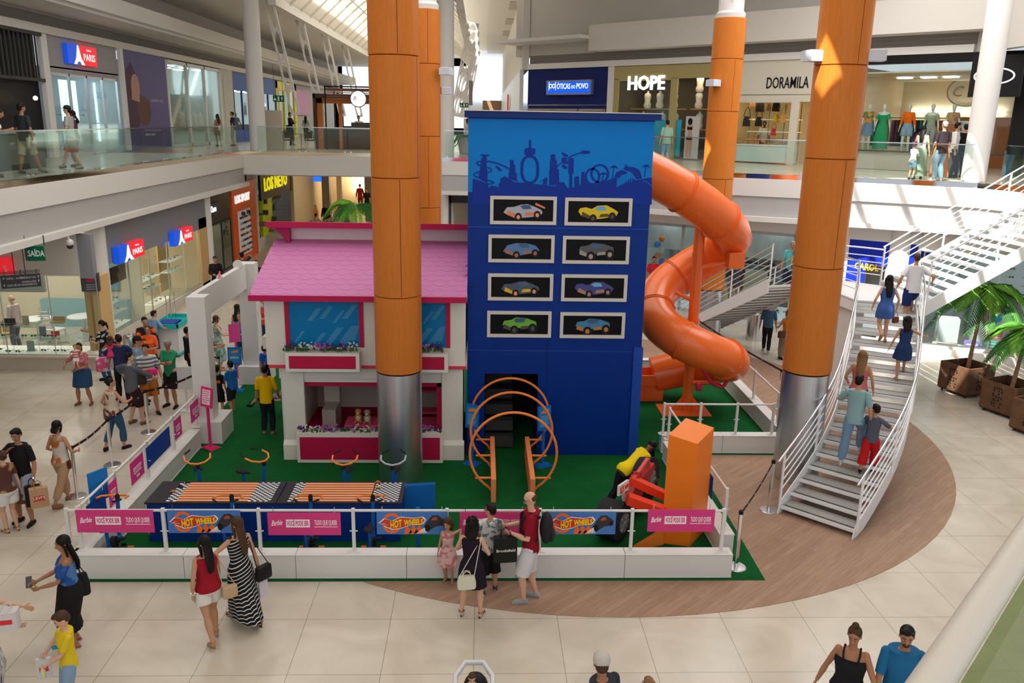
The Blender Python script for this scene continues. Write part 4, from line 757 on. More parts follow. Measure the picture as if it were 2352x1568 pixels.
def belt(a, b, lab, z=.955):
    a, b = V((a[0], a[1], z)), V((b[0], b[1], z)); pts = [a.lerp(b, t/10)-V((0, 0, .05*sin(pi*t/10))) for t in range(11)]; q = MB()
    for p, r in zip(pts, pts[1:]): q.bar(p, r, .004, .05)
    o = build(q, 'queue_belt', BELT, None, lab, 'queue belt', 'dark belts between the queue posts', **NS)
    q = MB(); d = (b-a).normalized(); s = V((0, 0, 1)).cross(d)
    for t in (2, 4, 6, 8): q.cbox(pts[t], d*.02, V((0, 0, .012)), s*.004)
    build(q, 'belt_print', mat((.6, .55, .55), .5), o, **NS)
belt(ST['a'], ST['b'], 'dark belt behind the woman in beige trousers'); belt(ST['b'], ST['c'], 'dark belt passing the woman in the floral blouse'); belt(ST['c'], ST['h'], 'dark belt from the grey shirted man to the gateway'); belt(ST['d'], ST['e'], 'dark belt across the timber floor between turf corner and stairs'); belt(ST['i'], ST['j'], 'dark belt under the gateway'); belt(ST['f'], ST['k'], 'dark belt running behind the tube slide')
build(boxes(((-7.12, 19.0, .55), (-6.78, 19.03, 1.1)), ((-6.97, 19.0, .02), (-6.93, 19.03, .55)), ((-7.1, 18.9, 0), (-6.8, 19.15, .02))), 'notice_board', mat((.62, .60, .59), .5), None, 'blank white notice board beside the man with crossed arms', 'sign', **NS)
# ================================================================ ORANGE PYLON AND TOY RACE CAR
PR = root('orange_pylon', (3.5, 12.9, .016), 'tall orange square pylon with an angled top', 'pylon')
b0 = [(3.05, 12.56), (3.50, 12.44), (3.92, 13.02), (3.47, 13.16)]; n = 4; zt = [1.95, 1.84, 1.90, 2.02]
build(MB().add([(x, y, .016) for x, y in b0]+[(x, y, z) for (x, y), z in zip(b0, zt)], [(3, 2, 1, 0), (4, 5, 6, 7)]+[(i, (i+1) % 4, 4+(i+1) % 4, 4+i) for i in range(4)]), 'shaft', mat((.84, .20, .018), .38), PR, **NS)
q = MB()
for x, y, dx, dy in ((3.07, 12.5, -.55, -.22), (3.92, 12.9, .22, -.42), (3.5, 13.1, .1, .4)): q.add([(x, y, .016), (x+dx, y+dy, .016), (x+dx, y+dy, .10), (x, y, .34), (x+.03, y+.05, .016), (x+dx+.03, y+dy+.05, .016), (x+dx+.03, y+dy+.05, .10), (x+.03, y+.05, .34)], [(0, 1, 2, 3), (7, 6, 5, 4), (0, 4, 5, 1), (1, 5, 6, 2), (2, 6, 7, 3), (3, 7, 4, 0)])
build(q, 'fin', mat((.84, .22, .03), .4), PR, **NS)
q = MB(); q.bar((3.2, 12.55, .55), (2.45, 12.62, .80), .20, .15); q.bar((3.15, 12.9, .72), (2.55, 12.98, .98), .18, .13); build(q, 'red_arm', mat((.80, .05, .015), .4), PR, **NS); build(MB().bar((3.2, 12.55, .55), (2.9, 12.58, .60), .206, .156), 'yellow_band', mat((.75, .5, .02), .4), PR, **NS)
CA = V((2.25, 12.72, 0)); CB = V((2.98, 13.75, 0)); cu_ = (CB-CA).normalized(); FC = Fr((CA.x, CA.y, .016), cu_); ncar = FC.n
KR = root('toy_race_car', (2.6, 13.2, .016), 'large red and black race car figure tipped up beside the orange pylon', 'race car')
def wheel(a, b, r, w, tilt=0): 
    c_ = FC(a, b); q = MB(); ax = FC.n; q.tube([c_-ax*w/2, c_-ax*w*.46, c_+ax*w*.46, c_+ax*w/2], [r*.9, r, r, r*.9], 36); build(q, 'tyre', mat((.022, .021, .022), .65, bump=30), KR)
    q = MB(); q.tube([c_+ax*w*.49, c_+ax*w*.53], r*.52, 24); build(q, 'wheel_rim', mat((.28, .27, .28), .35, .6), KR)
    q = MB()
    for k in range(8): t = k*pi/4; q.bar(c_+ax*w*.54, c_+ax*w*.54+(FC.u*cos(t)+FC.v*sin(t))*r*.48, .03, .02, ax)
    q.tube([c_+ax*w*.53, c_+ax*w*.60], r*.12, 12); build(q, 'spokes', mat((.45, .44, .45), .35, .6), KR)
wheel(-.02, .36, .335, .42); wheel(1.22, .62, .44, .22)
q = MB(); q.poly(FC, [(.15, .50), (.25, .34), (.48, .42), (.95, .78), (1.18, .92), (1.15, 1.02), (.9, .98), (.62, .92), (.55, 1.06), (.48, 1.08), (.46, .88), (.30, .78), (.18, .72)], .10, .10); build(q, 'body_panel', mat((.50, .045, .035), .4), KR, **NS)
q = MB(); q.bar(FC(.42, .98, .15), FC(.95, 1.16, .15), .06, .05); q.bar(FC(.95, 1.16, .15), FC(1.0, .95, .15), .06, .05); q.bar(FC(.68, 1.07, .15), FC(.70, .92, .15), .05, .05); q.bar(FC(.40, 1.0, .15), FC(.30, .52, .15), .09, .09); build(q, 'roll_bar', mat((.62, .12, .10), .4), KR, **NS)
q = MB(); q.poly(FC, [(.12, .28), (.45, .30), (.95, .55), (1.1, .72), (.95, .76), (.45, .42), (.2, .46)], .16, -.08); build(q, 'chassis', mat((.06, .025, .03), .5), KR, **NS)
q = MB(); q.poly(FC, [(-.16, .88), (.20, .86), (.20, 1.04), (-.16, 1.06)], .04, .12); q.bar(FC(.1, .88, .1), FC(.2, .6, .1), .05, .05); build(q, 'rear_wing', mat((.70, .62, .60), .4), KR, **NS)
q = MB(); q.rect(FC, -.12, .90, .0, 1.02, .004, .162); q.rect(FC, .05, .93, .17, .99, .004, .162); build(q, 'wing_print', mat((.62, .06, .02), .4), KR, **NS)
text('5', FC, -.09, .925, .11, mat((.9, .9, .85), .4), KR, .001, .168)
text('RACING', FC, .40, .66, .13, mat((.78, .5, .06), .4), KR, .001, .202, 0, .003, sx=.7, rot=.5) if 0 else None
q = MB()
for k in range(5): q.rect(FC, .20+k*.03, .42+.02*k, .215+k*.03, .62+.02*k, .01, .20)
build(q, 'engine_pipes', mat((.6, .58, .56), .3, .8), KR, **NS)
# ================================================================ STAIRS
SWH = mat((.80, .80, .81), .35); TR = mat((.36, .35, .33), .55, k='noise', s=10, c2=(.30, .29, .275))
SS = root('staircase', (6, 13.3, 0), 'white curved open staircase climbing to a landing and up to the gallery', 'stairs'); RZ = .1472
Lc = [(5.48, 13.72), (5.73, 13.97), (5.99, 14.24), (6.24, 14.51), (6.49, 14.79), (6.73, 15.09), (6.97, 15.42), (7.2, 15.77), (7.41, 16.13), (7.61, 16.5), (7.81, 16.87), (8.02, 17.27), (8.24, 17.69), (8.47, 18.13), (8.71, 18.6), (8.94, 19.1), (9.14, 19.58), (9.33, 20.06)]
def tang(k, P=Lc): a = V((*P[max(k-1, 0)], 0)); b = V((*P[min(k+1, 17)], 0)); return (b-a).normalized()
Rc = []
for k in range(18): t = tang(k); s = V((t.y, -t.x, 0)); Rc.append(tuple((V((*Lc[k], 0))+s*1.34)[:2]))
for k in range(17):
    z = RZ*(k+1); a, b = Lc[k], Lc[k+1]; c_, d_ = Rc[k+1], Rc[k]; ov = .0
    build(MB().hexa([a, d_, c_, b], z-.045, z), 'tread', TR, SS, **NS)
    A, B = V((*a, 0)), V((*d_, 0)); t = tang(k); q = MB(); q.hexa([tuple(x)[:2] for x in (A-t*.012, B-t*.012, B, A)], z-.06, z+.001); build(q, 'tread_edge', SWH, SS, **NS)
    q = MB(); q.hexa([tuple(x)[:2] for x in (A.lerp(B, .03)+t*.045, A.lerp(B, .97)+t*.045, A.lerp(B, .97)+t*.075, A.lerp(B, .03)+t*.075)], z, z+.003); build(q, 'grip_strip', BLACK, SS, **NS)
def stringer(P, sgn, name='stringer'):
    q = MB(); n = len(P); out = []
    for k in range(n):
        t = tang(k, P); s = V((t.y, -t.x, 0))*sgn; p = V((*P[k], 0)); z = RZ*(k+1); w = .02
        out.append([p+s*.0+V((0, 0, z+.10)), p+s*w+V((0, 0, z+.10)), p+s*w+V((0, 0, max(z-.26, .0))), p+V((0, 0, max(z-.26, .0)))])
    t = tang(0, P); p = V((*P[0], 0))-t*.10; s = V((t.y, -t.x, 0))*sgn; out.insert(0, [p+V((0, 0, .06)), p+s*.02+V((0, 0, .06)), p+s*.02, p])
    q.rings([r if sgn > 0 else r[::-1] for r in out]); build(q, name, SWH, SS)
stringer(Lc, -1); stringer(Rc, 1)
def stair_rail(P, z0s, side, posts, nm='handrail', ext0=.25, bars=4, hgt=.92):
    """P: list of points at stringer height; handrail plus thin bars under it"""
    top = [V(p)+V((0, 0, hgt)) for p in P]; d0 = (top[1]-top[0]).normalized(); top = [top[0]-d0*ext0]+top
    build(MB().tube(top, .022, 12), 'handrail', CHROME, SS); q = MB()
    for k in range(bars):
        h = .22+.165*k; q.tube([V(p)+V((0, 0, h)) for p in P], .013, 8)
    build(q, 'guard_bars', SWH, SS); q = MB()
    for i in posts:
        p = V(P[i]); q.box((p.x-.018, p.y-.018, p.z-.1), (p.x+.018, p.y+.018, p.z+hgt-.02))
    build(q, 'rail_posts', SWH, SS, **NS)
off = lambda P, s: [((V((*P[k], 0))+V((tang(k, P).y, -tang(k, P).x, 0))*s).x, (V((*P[k], 0))+V((tang(k, P).y, -tang(k, P).x, 0))*s).y, RZ*(k+1)+.08) for k in range(18)]
stair_rail(off(Lc, -.03), 0, -1, (0, 4, 8, 12, 16)); stair_rail(off(Rc, .03), 0, 1, (0, 4, 8, 12, 17))
LP = [(9.33, 20.06), (10.66, 19.62), (10.9, 19.62), (10.9, 22.05), (10.1, 22.8), (9.1, 22.4)]; LZ = 2.65
build(MB().hexa(LP, LZ-.05, LZ), 'landing', mat((.62, .62, .62), .35), SS, **NS); build(MB().hexa(LP, LZ-.3, LZ-.06), 'landing_frame', SWH, SS, **NS)
# upper flight to the gallery
U0x, U1x = 10.9, 15.1; n = 17
for k in range(n):
    x = U0x+(U1x-U0x)*k/n; z = LZ+(5.3-LZ)*(k+1)/(n+1)
    build(boxes(((x, 19.66, z-.045), (x+.27, 22.05, z))), 'tread', mat((.66, .66, .67), .4), SS); build(boxes(((x+.01, 19.9, z+.0005), (x+.04, 21.85, z+.003))), 'grip_strip', DKG, SS)
for y, nm in ((19.62, 'stringer'), (22.07, 'stringer')):
    q = MB().add([(U0x, y, LZ+.08), (U1x, y, 5.38), (U1x, y, 4.98), (U0x, y, LZ-.30), (U0x, y+.03, LZ+.08), (U1x, y+.03, 5.38), (U1x, y+.03, 4.98), (U0x, y+.03, LZ-.30)], [(0, 3, 2, 1), (4, 5, 6, 7), (0, 1, 5, 4), (2, 3, 7, 6), (0, 4, 7, 3), (1, 2, 6, 5)]); build(q, nm, SWH, SS, **NS)
    P = [V((U0x+(U1x-U0x)*t/8, y+.015, LZ+.15+(5.3-LZ)*t/8)) for t in range(9)]; stair_rail(P, 0, 1, (0, 3, 6, 8), ext0=.05)
stair_rail([V((15.1, 22.1, 5.35)), V((15.1, 22.6, 5.35)), V((16.0, 23.0, 5.35))], 0, 1, (0, 2), ext0=0)
# left flight down to the back of the hall
a0, a1 = V((9.35, 22.75, LZ)), V((7.95, 27.35, 0)); dl = (a1-a0); sdir = V((dl.y, -dl.x, 0)).normalized()*-1.5
for k in range(17):
    p = a0+dl*(k/17); t = V((dl.x, dl.y, 0)).normalized(); z = LZ-(k+1)*LZ/18; build(MB().hexa([tuple(x)[:2] for x in (p, p+sdir, p+sdir+t*.3, p+t*.3)], z-.05, z), 'tread', TR, SS, **NS)
for s, nm in ((V((0, 0, 0)), 0), (sdir, 1)):
    A, B = a0+s, a1+s; w = sdir.normalized()*.03
    q = MB().add([A+V((0, 0, .12)), B+V((0, 0, .30)), B, A-V((0, 0, .30)), A+w+V((0, 0, .12)), B+w+V((0, 0, .30)), B+w, A+w-V((0, 0, .30))], [(0, 1, 2, 3), (7, 6, 5, 4), (0, 4, 5, 1), (2, 6, 7, 3), (0, 3, 7, 4), (1, 5, 6, 2)]); build(q, 'stringer', SWH, SS, **NS)
    stair_rail([A.lerp(B, t/8)+V((0, 0, .12+.1*t/8)) for t in range(9)], 0, 1, (0, 3, 6, 8), ext0=.02)
stair_rail([V((10.1, 22.8, LZ+.05)), V((10.55, 22.45, LZ+.05)), V((10.9, 22.1, LZ+.05))], 0, 1, (0, 2), ext0=0)
stair_rail([V((9.33, 20.1, LZ+.05)), V((9.2, 21.2, LZ+.05)), V((9.05, 22.4, LZ+.05))], 0, 1, (0, 2), ext0=0)
build(boxes(((9.4, 20.4, 0), (9.75, 22.0, LZ-.3))), 'support_wall', WHT, SS)
# ================================================================ PLANTERS AND PALMS
WD = mat((.17, .088, .05), .55, k='noise', s=2.5, c2=(.12, .062, .036))
def planter(c, s, h, rz, lab):
    R = root('wooden_planter', (c[0], c[1], 0), lab, 'planter', 'brown cube planters with carved panels', rz); L = False; z0 = .09; t = .045; s2 = s/2
    build(boxes(((-s2, -s2, z0), (s2, -s2+t, h)), ((-s2, s2-t, z0), (s2, s2, h)), ((-s2, -s2+t, z0), (-s2+t, s2-t, h)), ((s2-t, -s2+t, z0), (s2, s2-t, h)), ((-s2+t, -s2+t, z0), (s2-t, s2-t, z0+.03))), 'box', WD, R, world=L, **NS)
    build(boxes(((-s2+t, -s2+t, h-.25), (s2-t, s2-t, h-.2))), 'soil', mat((.05, .03, .02), .9, bump=20), R, world=L)
    q = MB(); random.seed(7)
    for u, o in (((1, 0, 0), (-s2, -s2, 0)), ((0, -1, 0), (-s2, s2, 0))):
        fr = Fr(o, u)
        for i in range(4):
            for j in range(7):
                a = s*.34+i*.068; b = z0+.10+j*.075; k = random.randrange(4)
                if k < 3: q.poly(fr, [[(a, b), (a+.055, b), (a+.0, b+.06)], [(a, b+.06), (a+.055, b+.06), (a+.028, b)], [(a+.055, b), (a+.055, b+.06), (a, b+.03)]][k], .004, -.001)
    build(q, 'carving', BLACK, R, world=L, **NS); q = MB()
    for x in (-.8, 0, .8):
        for y in (-.8, 0, .8): q.cyl((x*s2, y*s2, 0), (x*s2, y*s2, .06), .03, 8)
    q.box((-s2+.02, -s2+.02, .06), (s2-.02, s2-.02, .09)); build(q, 'casters', mat((.05, .03, .02), .6), R, world=L)
rzp = radians(35)
planter((12.95, 20.85), .92, .80, radians(18), 'brown wooden planter with a palm, farthest of three'); planter((13.15, 19.25), .92, .80, radians(22), 'brown wooden planter with a palm, middle of three'); planter((13.02, 17.8), .92, .80, radians(22), 'brown wooden planter cut by the frame, nearest of three')
LEAF = [mat((.05, .20, .02), .4), mat((.13, .32, .03), .4), mat((.02, .10, .015), .45)]
def palm(c, z0, zt, lab, lean=(0, 0), n=13, fl=1.1, seed=1, trunk=True, m=0):
    random.seed(seed); b = V((c[0], c[1], z0)); t = V((c[0]+lean[0], c[1]+lean[1], zt)); R = root('palm', b, lab, 'palm')
    if trunk:
        pts = [b.lerp(t, k/14) for k in range(15)]; build(MB().tube(pts, [.055-.0018*k+(.004 if k % 2 else 0) for k in range(15)], 12), 'trunk', mat((.42, .25, .14), .7, k='noise', s=6, c2=(.30, .18, .10)), R)
    for k in range(n):
        a = 2*pi*k/n+random.uniform(-.2, .2); el = random.uniform(.1, 1.1); L = fl*random.uniform(.8, 1.1); q = MB(); P = []
        for j in range(9):
            s = j/8; P.append(t+V((cos(a)*L*s*cos(el*.6), sin(a)*L*s*cos(el*.6), L*(sin(el)*s*.9-1.15*s*s))))
        q.tube(P, [.014-.0012*j for j in range(9)], 6)
        for j in range(2, 30):
            s = j/30; f = s*8; i = min(int(f), 7); p = P[i].lerp(P[i+1], f-i); d = (P[i+1]-P[i]).normalized(); sd = d.cross(V((0, 0, 1))).normalized(); ll = L*.36*sin(pi*(.15+.8*s))+.05
            for e in (-1, 1):
                tip = p+(sd*e*.75+d*.65-V((0, 0, .45))).normalized()*ll; w = d*.032; u = V((0, 0, .004)); mid = p.lerp(tip, .45)
                q.add([p-w*.3+u, p+w*.3+u, mid+w+u, tip, mid-w+u, mid-u*2], [(0, 1, 5), (1, 2, 5), (2, 3, 5), (3, 4, 5), (4, 0, 5)])
        build(q, 'frond', LEAF[(k+m) % 3], R, **NS)
palm((12.95, 20.85), .56, 2.75, 'palm growing in the farthest wooden planter', (.30, .25), 18, 1.35, 3); palm((13.15, 19.25), .56, 2.05, 'palm growing in the middle wooden planter', (.30, .2), 17, 1.2, 5)
palm((13.9, 17.9), .56, 2.6, 'palm crown entering the frame at the right edge', (0, 0), 12, 1.2, 8)
R = palm((-4.55, 30.5), .6, 3.75, 'dark green palm behind the playhouse roof', (0, 0), 10, 1.5, 11, m=2)
build(MB().lathe((-4.55, 30.5, 0), [(.3, 0), (.38, .6), (.34, .6), (.3, .5), (0, .5)], 28), 'plant_pot', mat((.35, .33, .3), .6), None, 'round pot holding the palm behind the playhouse', 'plant pot')
build(MB().lathe((8.98, 26.25, 0), [(.27, 0), (.27, .88), (.24, .9), (.2, .9), (.18, .85), (0, .85)], 32), 'waste_bin', mat((.66, .66, .66), .2, 1.0), None, 'steel cylinder waste bin under the left stair flight', 'bin')
build(boxes(((9.3, 26.3, .05), (9.33, 26.6, .85))), 'wet_floor_sign', mat((.85, .65, .02), .5), None, 'yellow floor sign beside the steel bin', 'sign', **NS)
build(MB().lathe((-9.75, 22.9, 0), [(.22, 0), (.22, .80), (.20, .84), (.16, .84), (.15, .8), (0, .8)], 32), 'waste_bin', mat((.55, .55, .55), .25, 1.0), None, 'steel waste bin behind the queue near the shop column', 'bin')
# ================================================================ CLEANING CART
KC = root('service_cart', (-9.1, 24.0, 0), 'white cabinet cart with a turquoise tray top beside the queue', 'cart'); TQ = mat((.02, .42, .42), .4)
KO = Matrix.Translation((-9.0, 24.0, 0)) @ Matrix.Rotation(radians(0), 4, 'Z')
build(boxes(((-9.35, 23.65, .10), (-8.75, 24.85, .86))), 'cabinet', mat((.62, .63, .63), .5), KC); build(boxes(((-9.42, 23.55, .86), (-8.68, 24.95, .90)), ((-9.42, 23.55, .90), (-9.38, 24.95, 1.0)), ((-8.72, 23.55, .90), (-8.68, 24.95, 1.0)), ((-9.42, 23.55, .90), (-8.68, 23.59, 1.0)), ((-9.42, 24.91, .90), (-8.68, 24.95, 1.0)), ((-9.38, 23.62, .05), (-8.72, 24.9, .10))), 'tray', TQ, KC)
build(boxes(((-9.3, 23.65, .93), (-8.8, 24.2, 1.0))), 'blue_lid', mat((.01, .05, .35), .4), KC)
q = MB()
for y in (23.95, 24.25, 24.6): q.tube([(-9.1, y, .9), (-9.1, y, 1.75)], .014, 8)
build(q, 'poles', CHROME, KC); q = MB()
for x in (-9.25, -8.85):
    for y in (23.8, 24.7): q.cyl((x-.02, y, .05), (x+.02, y, .05), .05, 12)
build(q, 'casters', BLACK, KC); build(boxes(((-8.745, 23.66, .12), (-8.74, 24.23, .84)), ((-8.745, 24.26, .12), (-8.74, 24.84, .84))), 'door', mat((.66, .67, .67), .5), KC)
# ================================================================ PEOPLE
SKIN = {'l': mat((.62, .36, .25), .55), 't': mat((.50, .26, .155), .55), 'm': mat((.38, .18, .10), .55), 'd': mat((.22, .095, .05), .55), 'w': mat((.66, .64, .60), .35)}
HAIRM = {'k': mat((.007, .006, .005), .5, k='streak', s=5, c2=(.014, .011, .009)), 'b': mat((.045, .022, .012), .5, k='streak', s=5, c2=(.09, .045, .022)), 'o': mat((.14, .065, .025), .5, k='streak', s=5, c2=(.30, .17, .08)), 'g': mat((.22, .21, .20), .6, k='streak', s=5, c2=(.34, .33, .32)), 'y': mat((.42, .24, .08), .5, k='streak', s=5, c2=(.5, .3, .12))}
EYEW, EYEB, LIP, BROW = mat((.42, .38, .35), .3), mat((.02, .01, .008), .2), mat((.42, .12, .10), .5), mat((.03, .018, .012), .7)
def col(c, k='', c2=None, s=1., r=.8): return mat(c, r, k=k, c2=c2, s=s)
def ik(a, b, l1, l2, pole):
    d = b-a; L = max(min(d.length, (l1+l2)*.999), .05); n = d.normalized(); b = a+n*L; x = (l1*l1-l2*l2+L*L)/(2*L); h = sqrt(max(l1*l1-x*x, 0)); p = V(pole); p = p-n*p.dot(n)
    if p.length < 1e-3: p = V((0, 1, 0))
    return a+n*x+p.normalized()*h, b
def seg(pts, rs, t0, t1, n=8):
    """sample a bent limb between fractions of its length, with its radii"""
    L = [0]
    for a, b in zip(pts, pts[1:]): L.append(L[-1]+(b-a).length)
    out = []; rr = []
    for i in range(n+1):
        s = (t0+(t1-t0)*i/n)*L[-1]
        for k in range(len(pts)-1):
            if s <= L[k+1]+1e-9: f = (s-L[k])/max(L[k+1]-L[k], 1e-6); out.append(pts[k].lerp(pts[k+1], f)); rr.append(rs[k]+(rs[k+1]-rs[k])*f); break
    return out, rr
def person(p, face, h, label, skin='t', hair=('short', 'k'), top=None, bot=None, dress=None, shoe=('shoe', (.02, .02, .02)), rf=(.06, 0, .045), lf=(-.06, 0, .045), rh=(.155, .02, .47), lh=(-.155, .02, .47), re=(.5, -.8, -.2), le=(-.5, -.8, -.2),
           lean=0, side=0, twist=0, head=(0, 0), fat=1., fem=False, dz=0, faced=True, cap=None, glasses=None, beard=None, bun=False, group=None, cat='person', name='person', vox=None, far=False, knee=(0, 1, 0), watch=None, knr=None, knl=None):
    """face: heading in degrees, 0 looks away from the camera, 90 to its left, 180 towards it"""
    p = V(p); fa = radians(face); Rz = Matrix.Rotation(fa, 4, 'Z'); hd = p.length
    child = max(0, min(1, (1.55-h)/.6)); hs = 1+.42*child; sw = (.086 if fem else .100)*(1-.06*child); hw = (.052 if fem else .047)
    up = .52+dz; Tm = Matrix.Translation((0, 0, up)) @ Matrix.Rotation(twist, 4, 'Z') @ Matrix.Rotation(-lean, 4, 'X') @ Matrix.Rotation(side, 4, 'Y') @ Matrix.Translation((0, 0, -.52))
    def tp(x, y, z): return Tm @ V((x, y, z))
    def S(v): return v*h
    # joints
    hr, hl = V((hw, 0, .50+dz)), V((-hw, 0, .50+dz)); kr, ar = ik(hr, V(rf), .238, .226, knr or knee); kl, al = ik(hl, V(lf), .238, .226, knl or knee)
    shr, shl = tp(sw, -.005, .80), tp(-sw, -.005, .80); er, wr = ik(shr, V(rh), .172, .150, re); el, wl = ik(shl, V(lh), .172, .150, le)
    f = fat; B = MB(); vis = not far
    def loft(q, rows, gap=0., n=20, M=tp, rip=0):
        rs = []
        for z, rx, ry, yo in rows:
            rs.append([S(M((rx+gap)*cos(2*pi*i/n)*(1+rip*(i % 2)), (ry+gap)*sin(2*pi*i/n)*(1+rip*(i % 2))+yo, z)) for i in range(n)])
        q.rings(rs)
    if fem: TR_ = [(.455, .06, .05, -.005), (.49, .092*f, .072*f, -.008), (.53, .094*f, .074*f, -.010), (.575, .078*f, .060*f, -.004), (.62, .068*f, .052*f, 0), (.67, .074*f, .056*f, .004), (.72, .083*f, .066*f, .008), (.755, .084*f, .056, 0), (.79, .088, .046, -.006), (.815, .060, .036, -.008), (.83, .034, .030, -.008)]
    else: TR_ = [(.455, .055, .05, -.004), (.49, .082*f, .062*f, -.006), (.53, .084*f, .062*f, -.006), (.60, .078*f, .057*f, 0), (.66, .084*f, .060*f, .003), (.72, .094*f, .066*f, .005), (.76, .094*f, .060, 0), (.79, .092, .048, -.006), (.818, .068, .038, -.008), (.832, .036, .034, -.008)]
    loft(B, TR_)
    nk = tp(0, .002, .868); hc = tp(0, .008, .872+.060*hs)
    B.tube([S(tp(0, -.008, .80)), S(nk), S(hc)], [S(.031), S(.027), S(.030)], 12)
    HM = Tm.to_3x3() @ Matrix.Rotation(head[0], 3, 'Z') @ Matrix.Rotation(-head[1], 3, 'X'); hq = hs*h
    def H(x, y, z): return S(hc)+HM @ V((x*hq, y*hq, z*hq))
    B.sph(H(0, -.004, .008), (.041*hq, .052*hq, .052*hq), 16, 12, HM); B.sph(H(0, .010, -.022), (.033*hq, .040*hq, .042*hq), 14, 9, HM); B.sph(H(0, .030, -.048), (.016*hq, .016*hq, .013*hq), 8, 6, HM)
    if faced and cat == 'person':
        B.tube([H(0, .046, .010), H(0, .060, -.012), H(0, .050, -.018)], [.005*hq, .0085*hq, .006*hq], 8)
        for s in (-1, 1): B.sph(H(s*.042, -.004, -.004), (.006*hq, .011*hq, .017*hq), 8, 6, HM)
    limb_r = ((.0265, .0255, .0205, .0235, .0140) if not fem else (.0235, .0225, .0175, .0200, .0122)); k = .75+.25*f
    for s, e, w, sg in ((shr, er, wr, 1), (shl, el, wl, -1)):
        B.sph(S(s), S(limb_r[0]*k*1.05), 12, 8); B.tube([S(s), S(s.lerp(e, .45)), S(e), S(e.lerp(w, .3)), S(w)], [S(r*k) for r in limb_r], 12)
        d = (w-e).normalized(); out = V((sg, 0, 0)); nrm = (out-d*out.dot(d))
        if nrm.length < .2: nrm = V((0, 0, 1))-d*d.z
        nrm.normalize(); wd = d.cross(nrm).normalized()      # palm faces inwards; fingers spread along wd
        if wd.y < 0: wd = -wd
        mm = Matrix((wd, nrm, d)).transposed(); B.sph(S(w+d*.028), (S(.022), S(.010), S(.030)), 10, 7, mm)
        for i, (o, ln) in enumerate(((-.0165, .030), (-.0055, .038), (.0055, .041), (.0165, .037))):
            b0 = w+d*.048+wd*o; b1 = b0+(d*.92-nrm*.25+wd*o*4).normalized()*ln*.5; b2 = b1+(d*.75-nrm*.65+wd*o*3).normalized()*ln*.5; B.tube([S(b0-d*.012), S(b1), S(b2)], [S(.0052), S(.0049), S(.0040)], 6)
        t0 = w+d*.018+wd*.017; t1 = t0+(d*.6+wd*.75-nrm*.2).normalized()*.022; t2 = t1+(d*.85+wd*.3-nrm*.3).normalized()*.018; B.tube([S(t0-wd*.006), S(t1), S(t2)], [S(.0068), S(.0060), S(.0046)], 6)
    lr = (.046*f, .044*f, .0285, .034*(.7+.3*f), .0175) if not fem else (.050*f, .046*f, .028, .033*(.7+.3*f), .0165)
    feet = []
    for hp, kn, an, sg in ((hr, kr, ar, 1), (hl, kl, al, -1)):
        B.tube([S(hp), S(hp.lerp(kn, .4)), S(kn), S(kn.lerp(an, .3)), S(an)], [S(r) for r in lr], 14)
        pt = max(0, min(1, (an.z-.045-(0 if an.z < .2 else 0))/.09)) if an.z < .16 else 0; fd = V((sg*.18, 1, 0)).normalized(); dn = V((0, 0, -1)); tilt = radians(50)*pt
        toe = an+fd*(.092*cos(tilt))+dn*(.030+.085*sin(tilt)); hl_ = an-fd*(.026*cos(tilt))+V((0, 0, .03*sin(tilt)))+dn*.028; ball = an.lerp(toe, .62)+dn*.006
        feet.append((an, hl_, ball, toe, fd)); B.tube([S(hl_), S(an.lerp(hl_, .4)-V((0, 0, .006))), S(ball), S(toe)], [(S(.014), S(.017)), (S(.020), S(.021)), (S(.013), S(.023)), (S(.009), S(.015))], 10)
    vx = vox or (.0125 if far or p.y > 20 else .0095 if p.y > 13 else .0075)
    body = bpy.data.meshes.new(name); body.from_pydata([tuple(v) for v in B.v], [], B.f); body.materials.append(SKIN[skin]); body.update()
    o = bpy.data.objects.new(name, body); COL.objects.link(o); o.location = p; o.rotation_euler = (0, 0, fa); ORI[o.name] = (Matrix.Translation(p) @ Rz).inverted(); tag(o, label, cat, group)
    md = o.modifiers.new('r', 'REMESH'); md.mode = 'VOXEL'; md.voxel_size = vx*(h/1.6)**.5; md.use_smooth_shade = True; md = o.modifiers.new('s', 'SMOOTH'); md.factor = .5; md.iterations = 2 if vx > .01 else 3
    def part(q, nm, m, **kw):
        if q.v: return build(q, nm, m, o, world=False, **kw)
    # clothes
    def torso(q, z0, z1, g, flare=0):
        rows = [r for r in TR_ if z0 < r[0] < z1]
        def at(z):
            for a, b in zip(TR_, TR_[1:]):
                if a[0] <= z <= b[0]: t = (z-a[0])/(b[0]-a[0]); return (z,)+tuple(a[i]+(b[i]-a[i])*t for i in (1, 2, 3))
            return (z,)+TR_[0][1:] if z < TR_[0][0] else (z,)+TR_[-1][1:]
        rows = [at(z0)]+rows+[at(z1)]; w = at(.62)
        if flare is not None: rows = [(z, max(rx, w[1]+flare*max(0, .64-z)), max(ry, w[2]+flare*max(0, .64-z)), yo) for z, rx, ry, yo in rows]
        loft(q, [rows[0][:1]+(rows[0][1]*.93, rows[0][2]*.93, rows[0][3])]+rows, g)
    def sleeve(q, s, g):
        for sh, e, w in ((shr, er, wr), (shl, el, wl)):
            P, r = seg([sh, sh.lerp(e, .45), e, e.lerp(w, .3), w], [x*k for x in limb_r], 0, s, 8); r = [(x+g*(1+.35*min(1, i/4) if s < .7 else 1)) for i, x in enumerate(r)]
            q.sph(S(sh), S(r[0]*1.02), 12, 8); q.tube([S(x) for x in P], [S(x) for x in r], 14)
    tops = top or dress
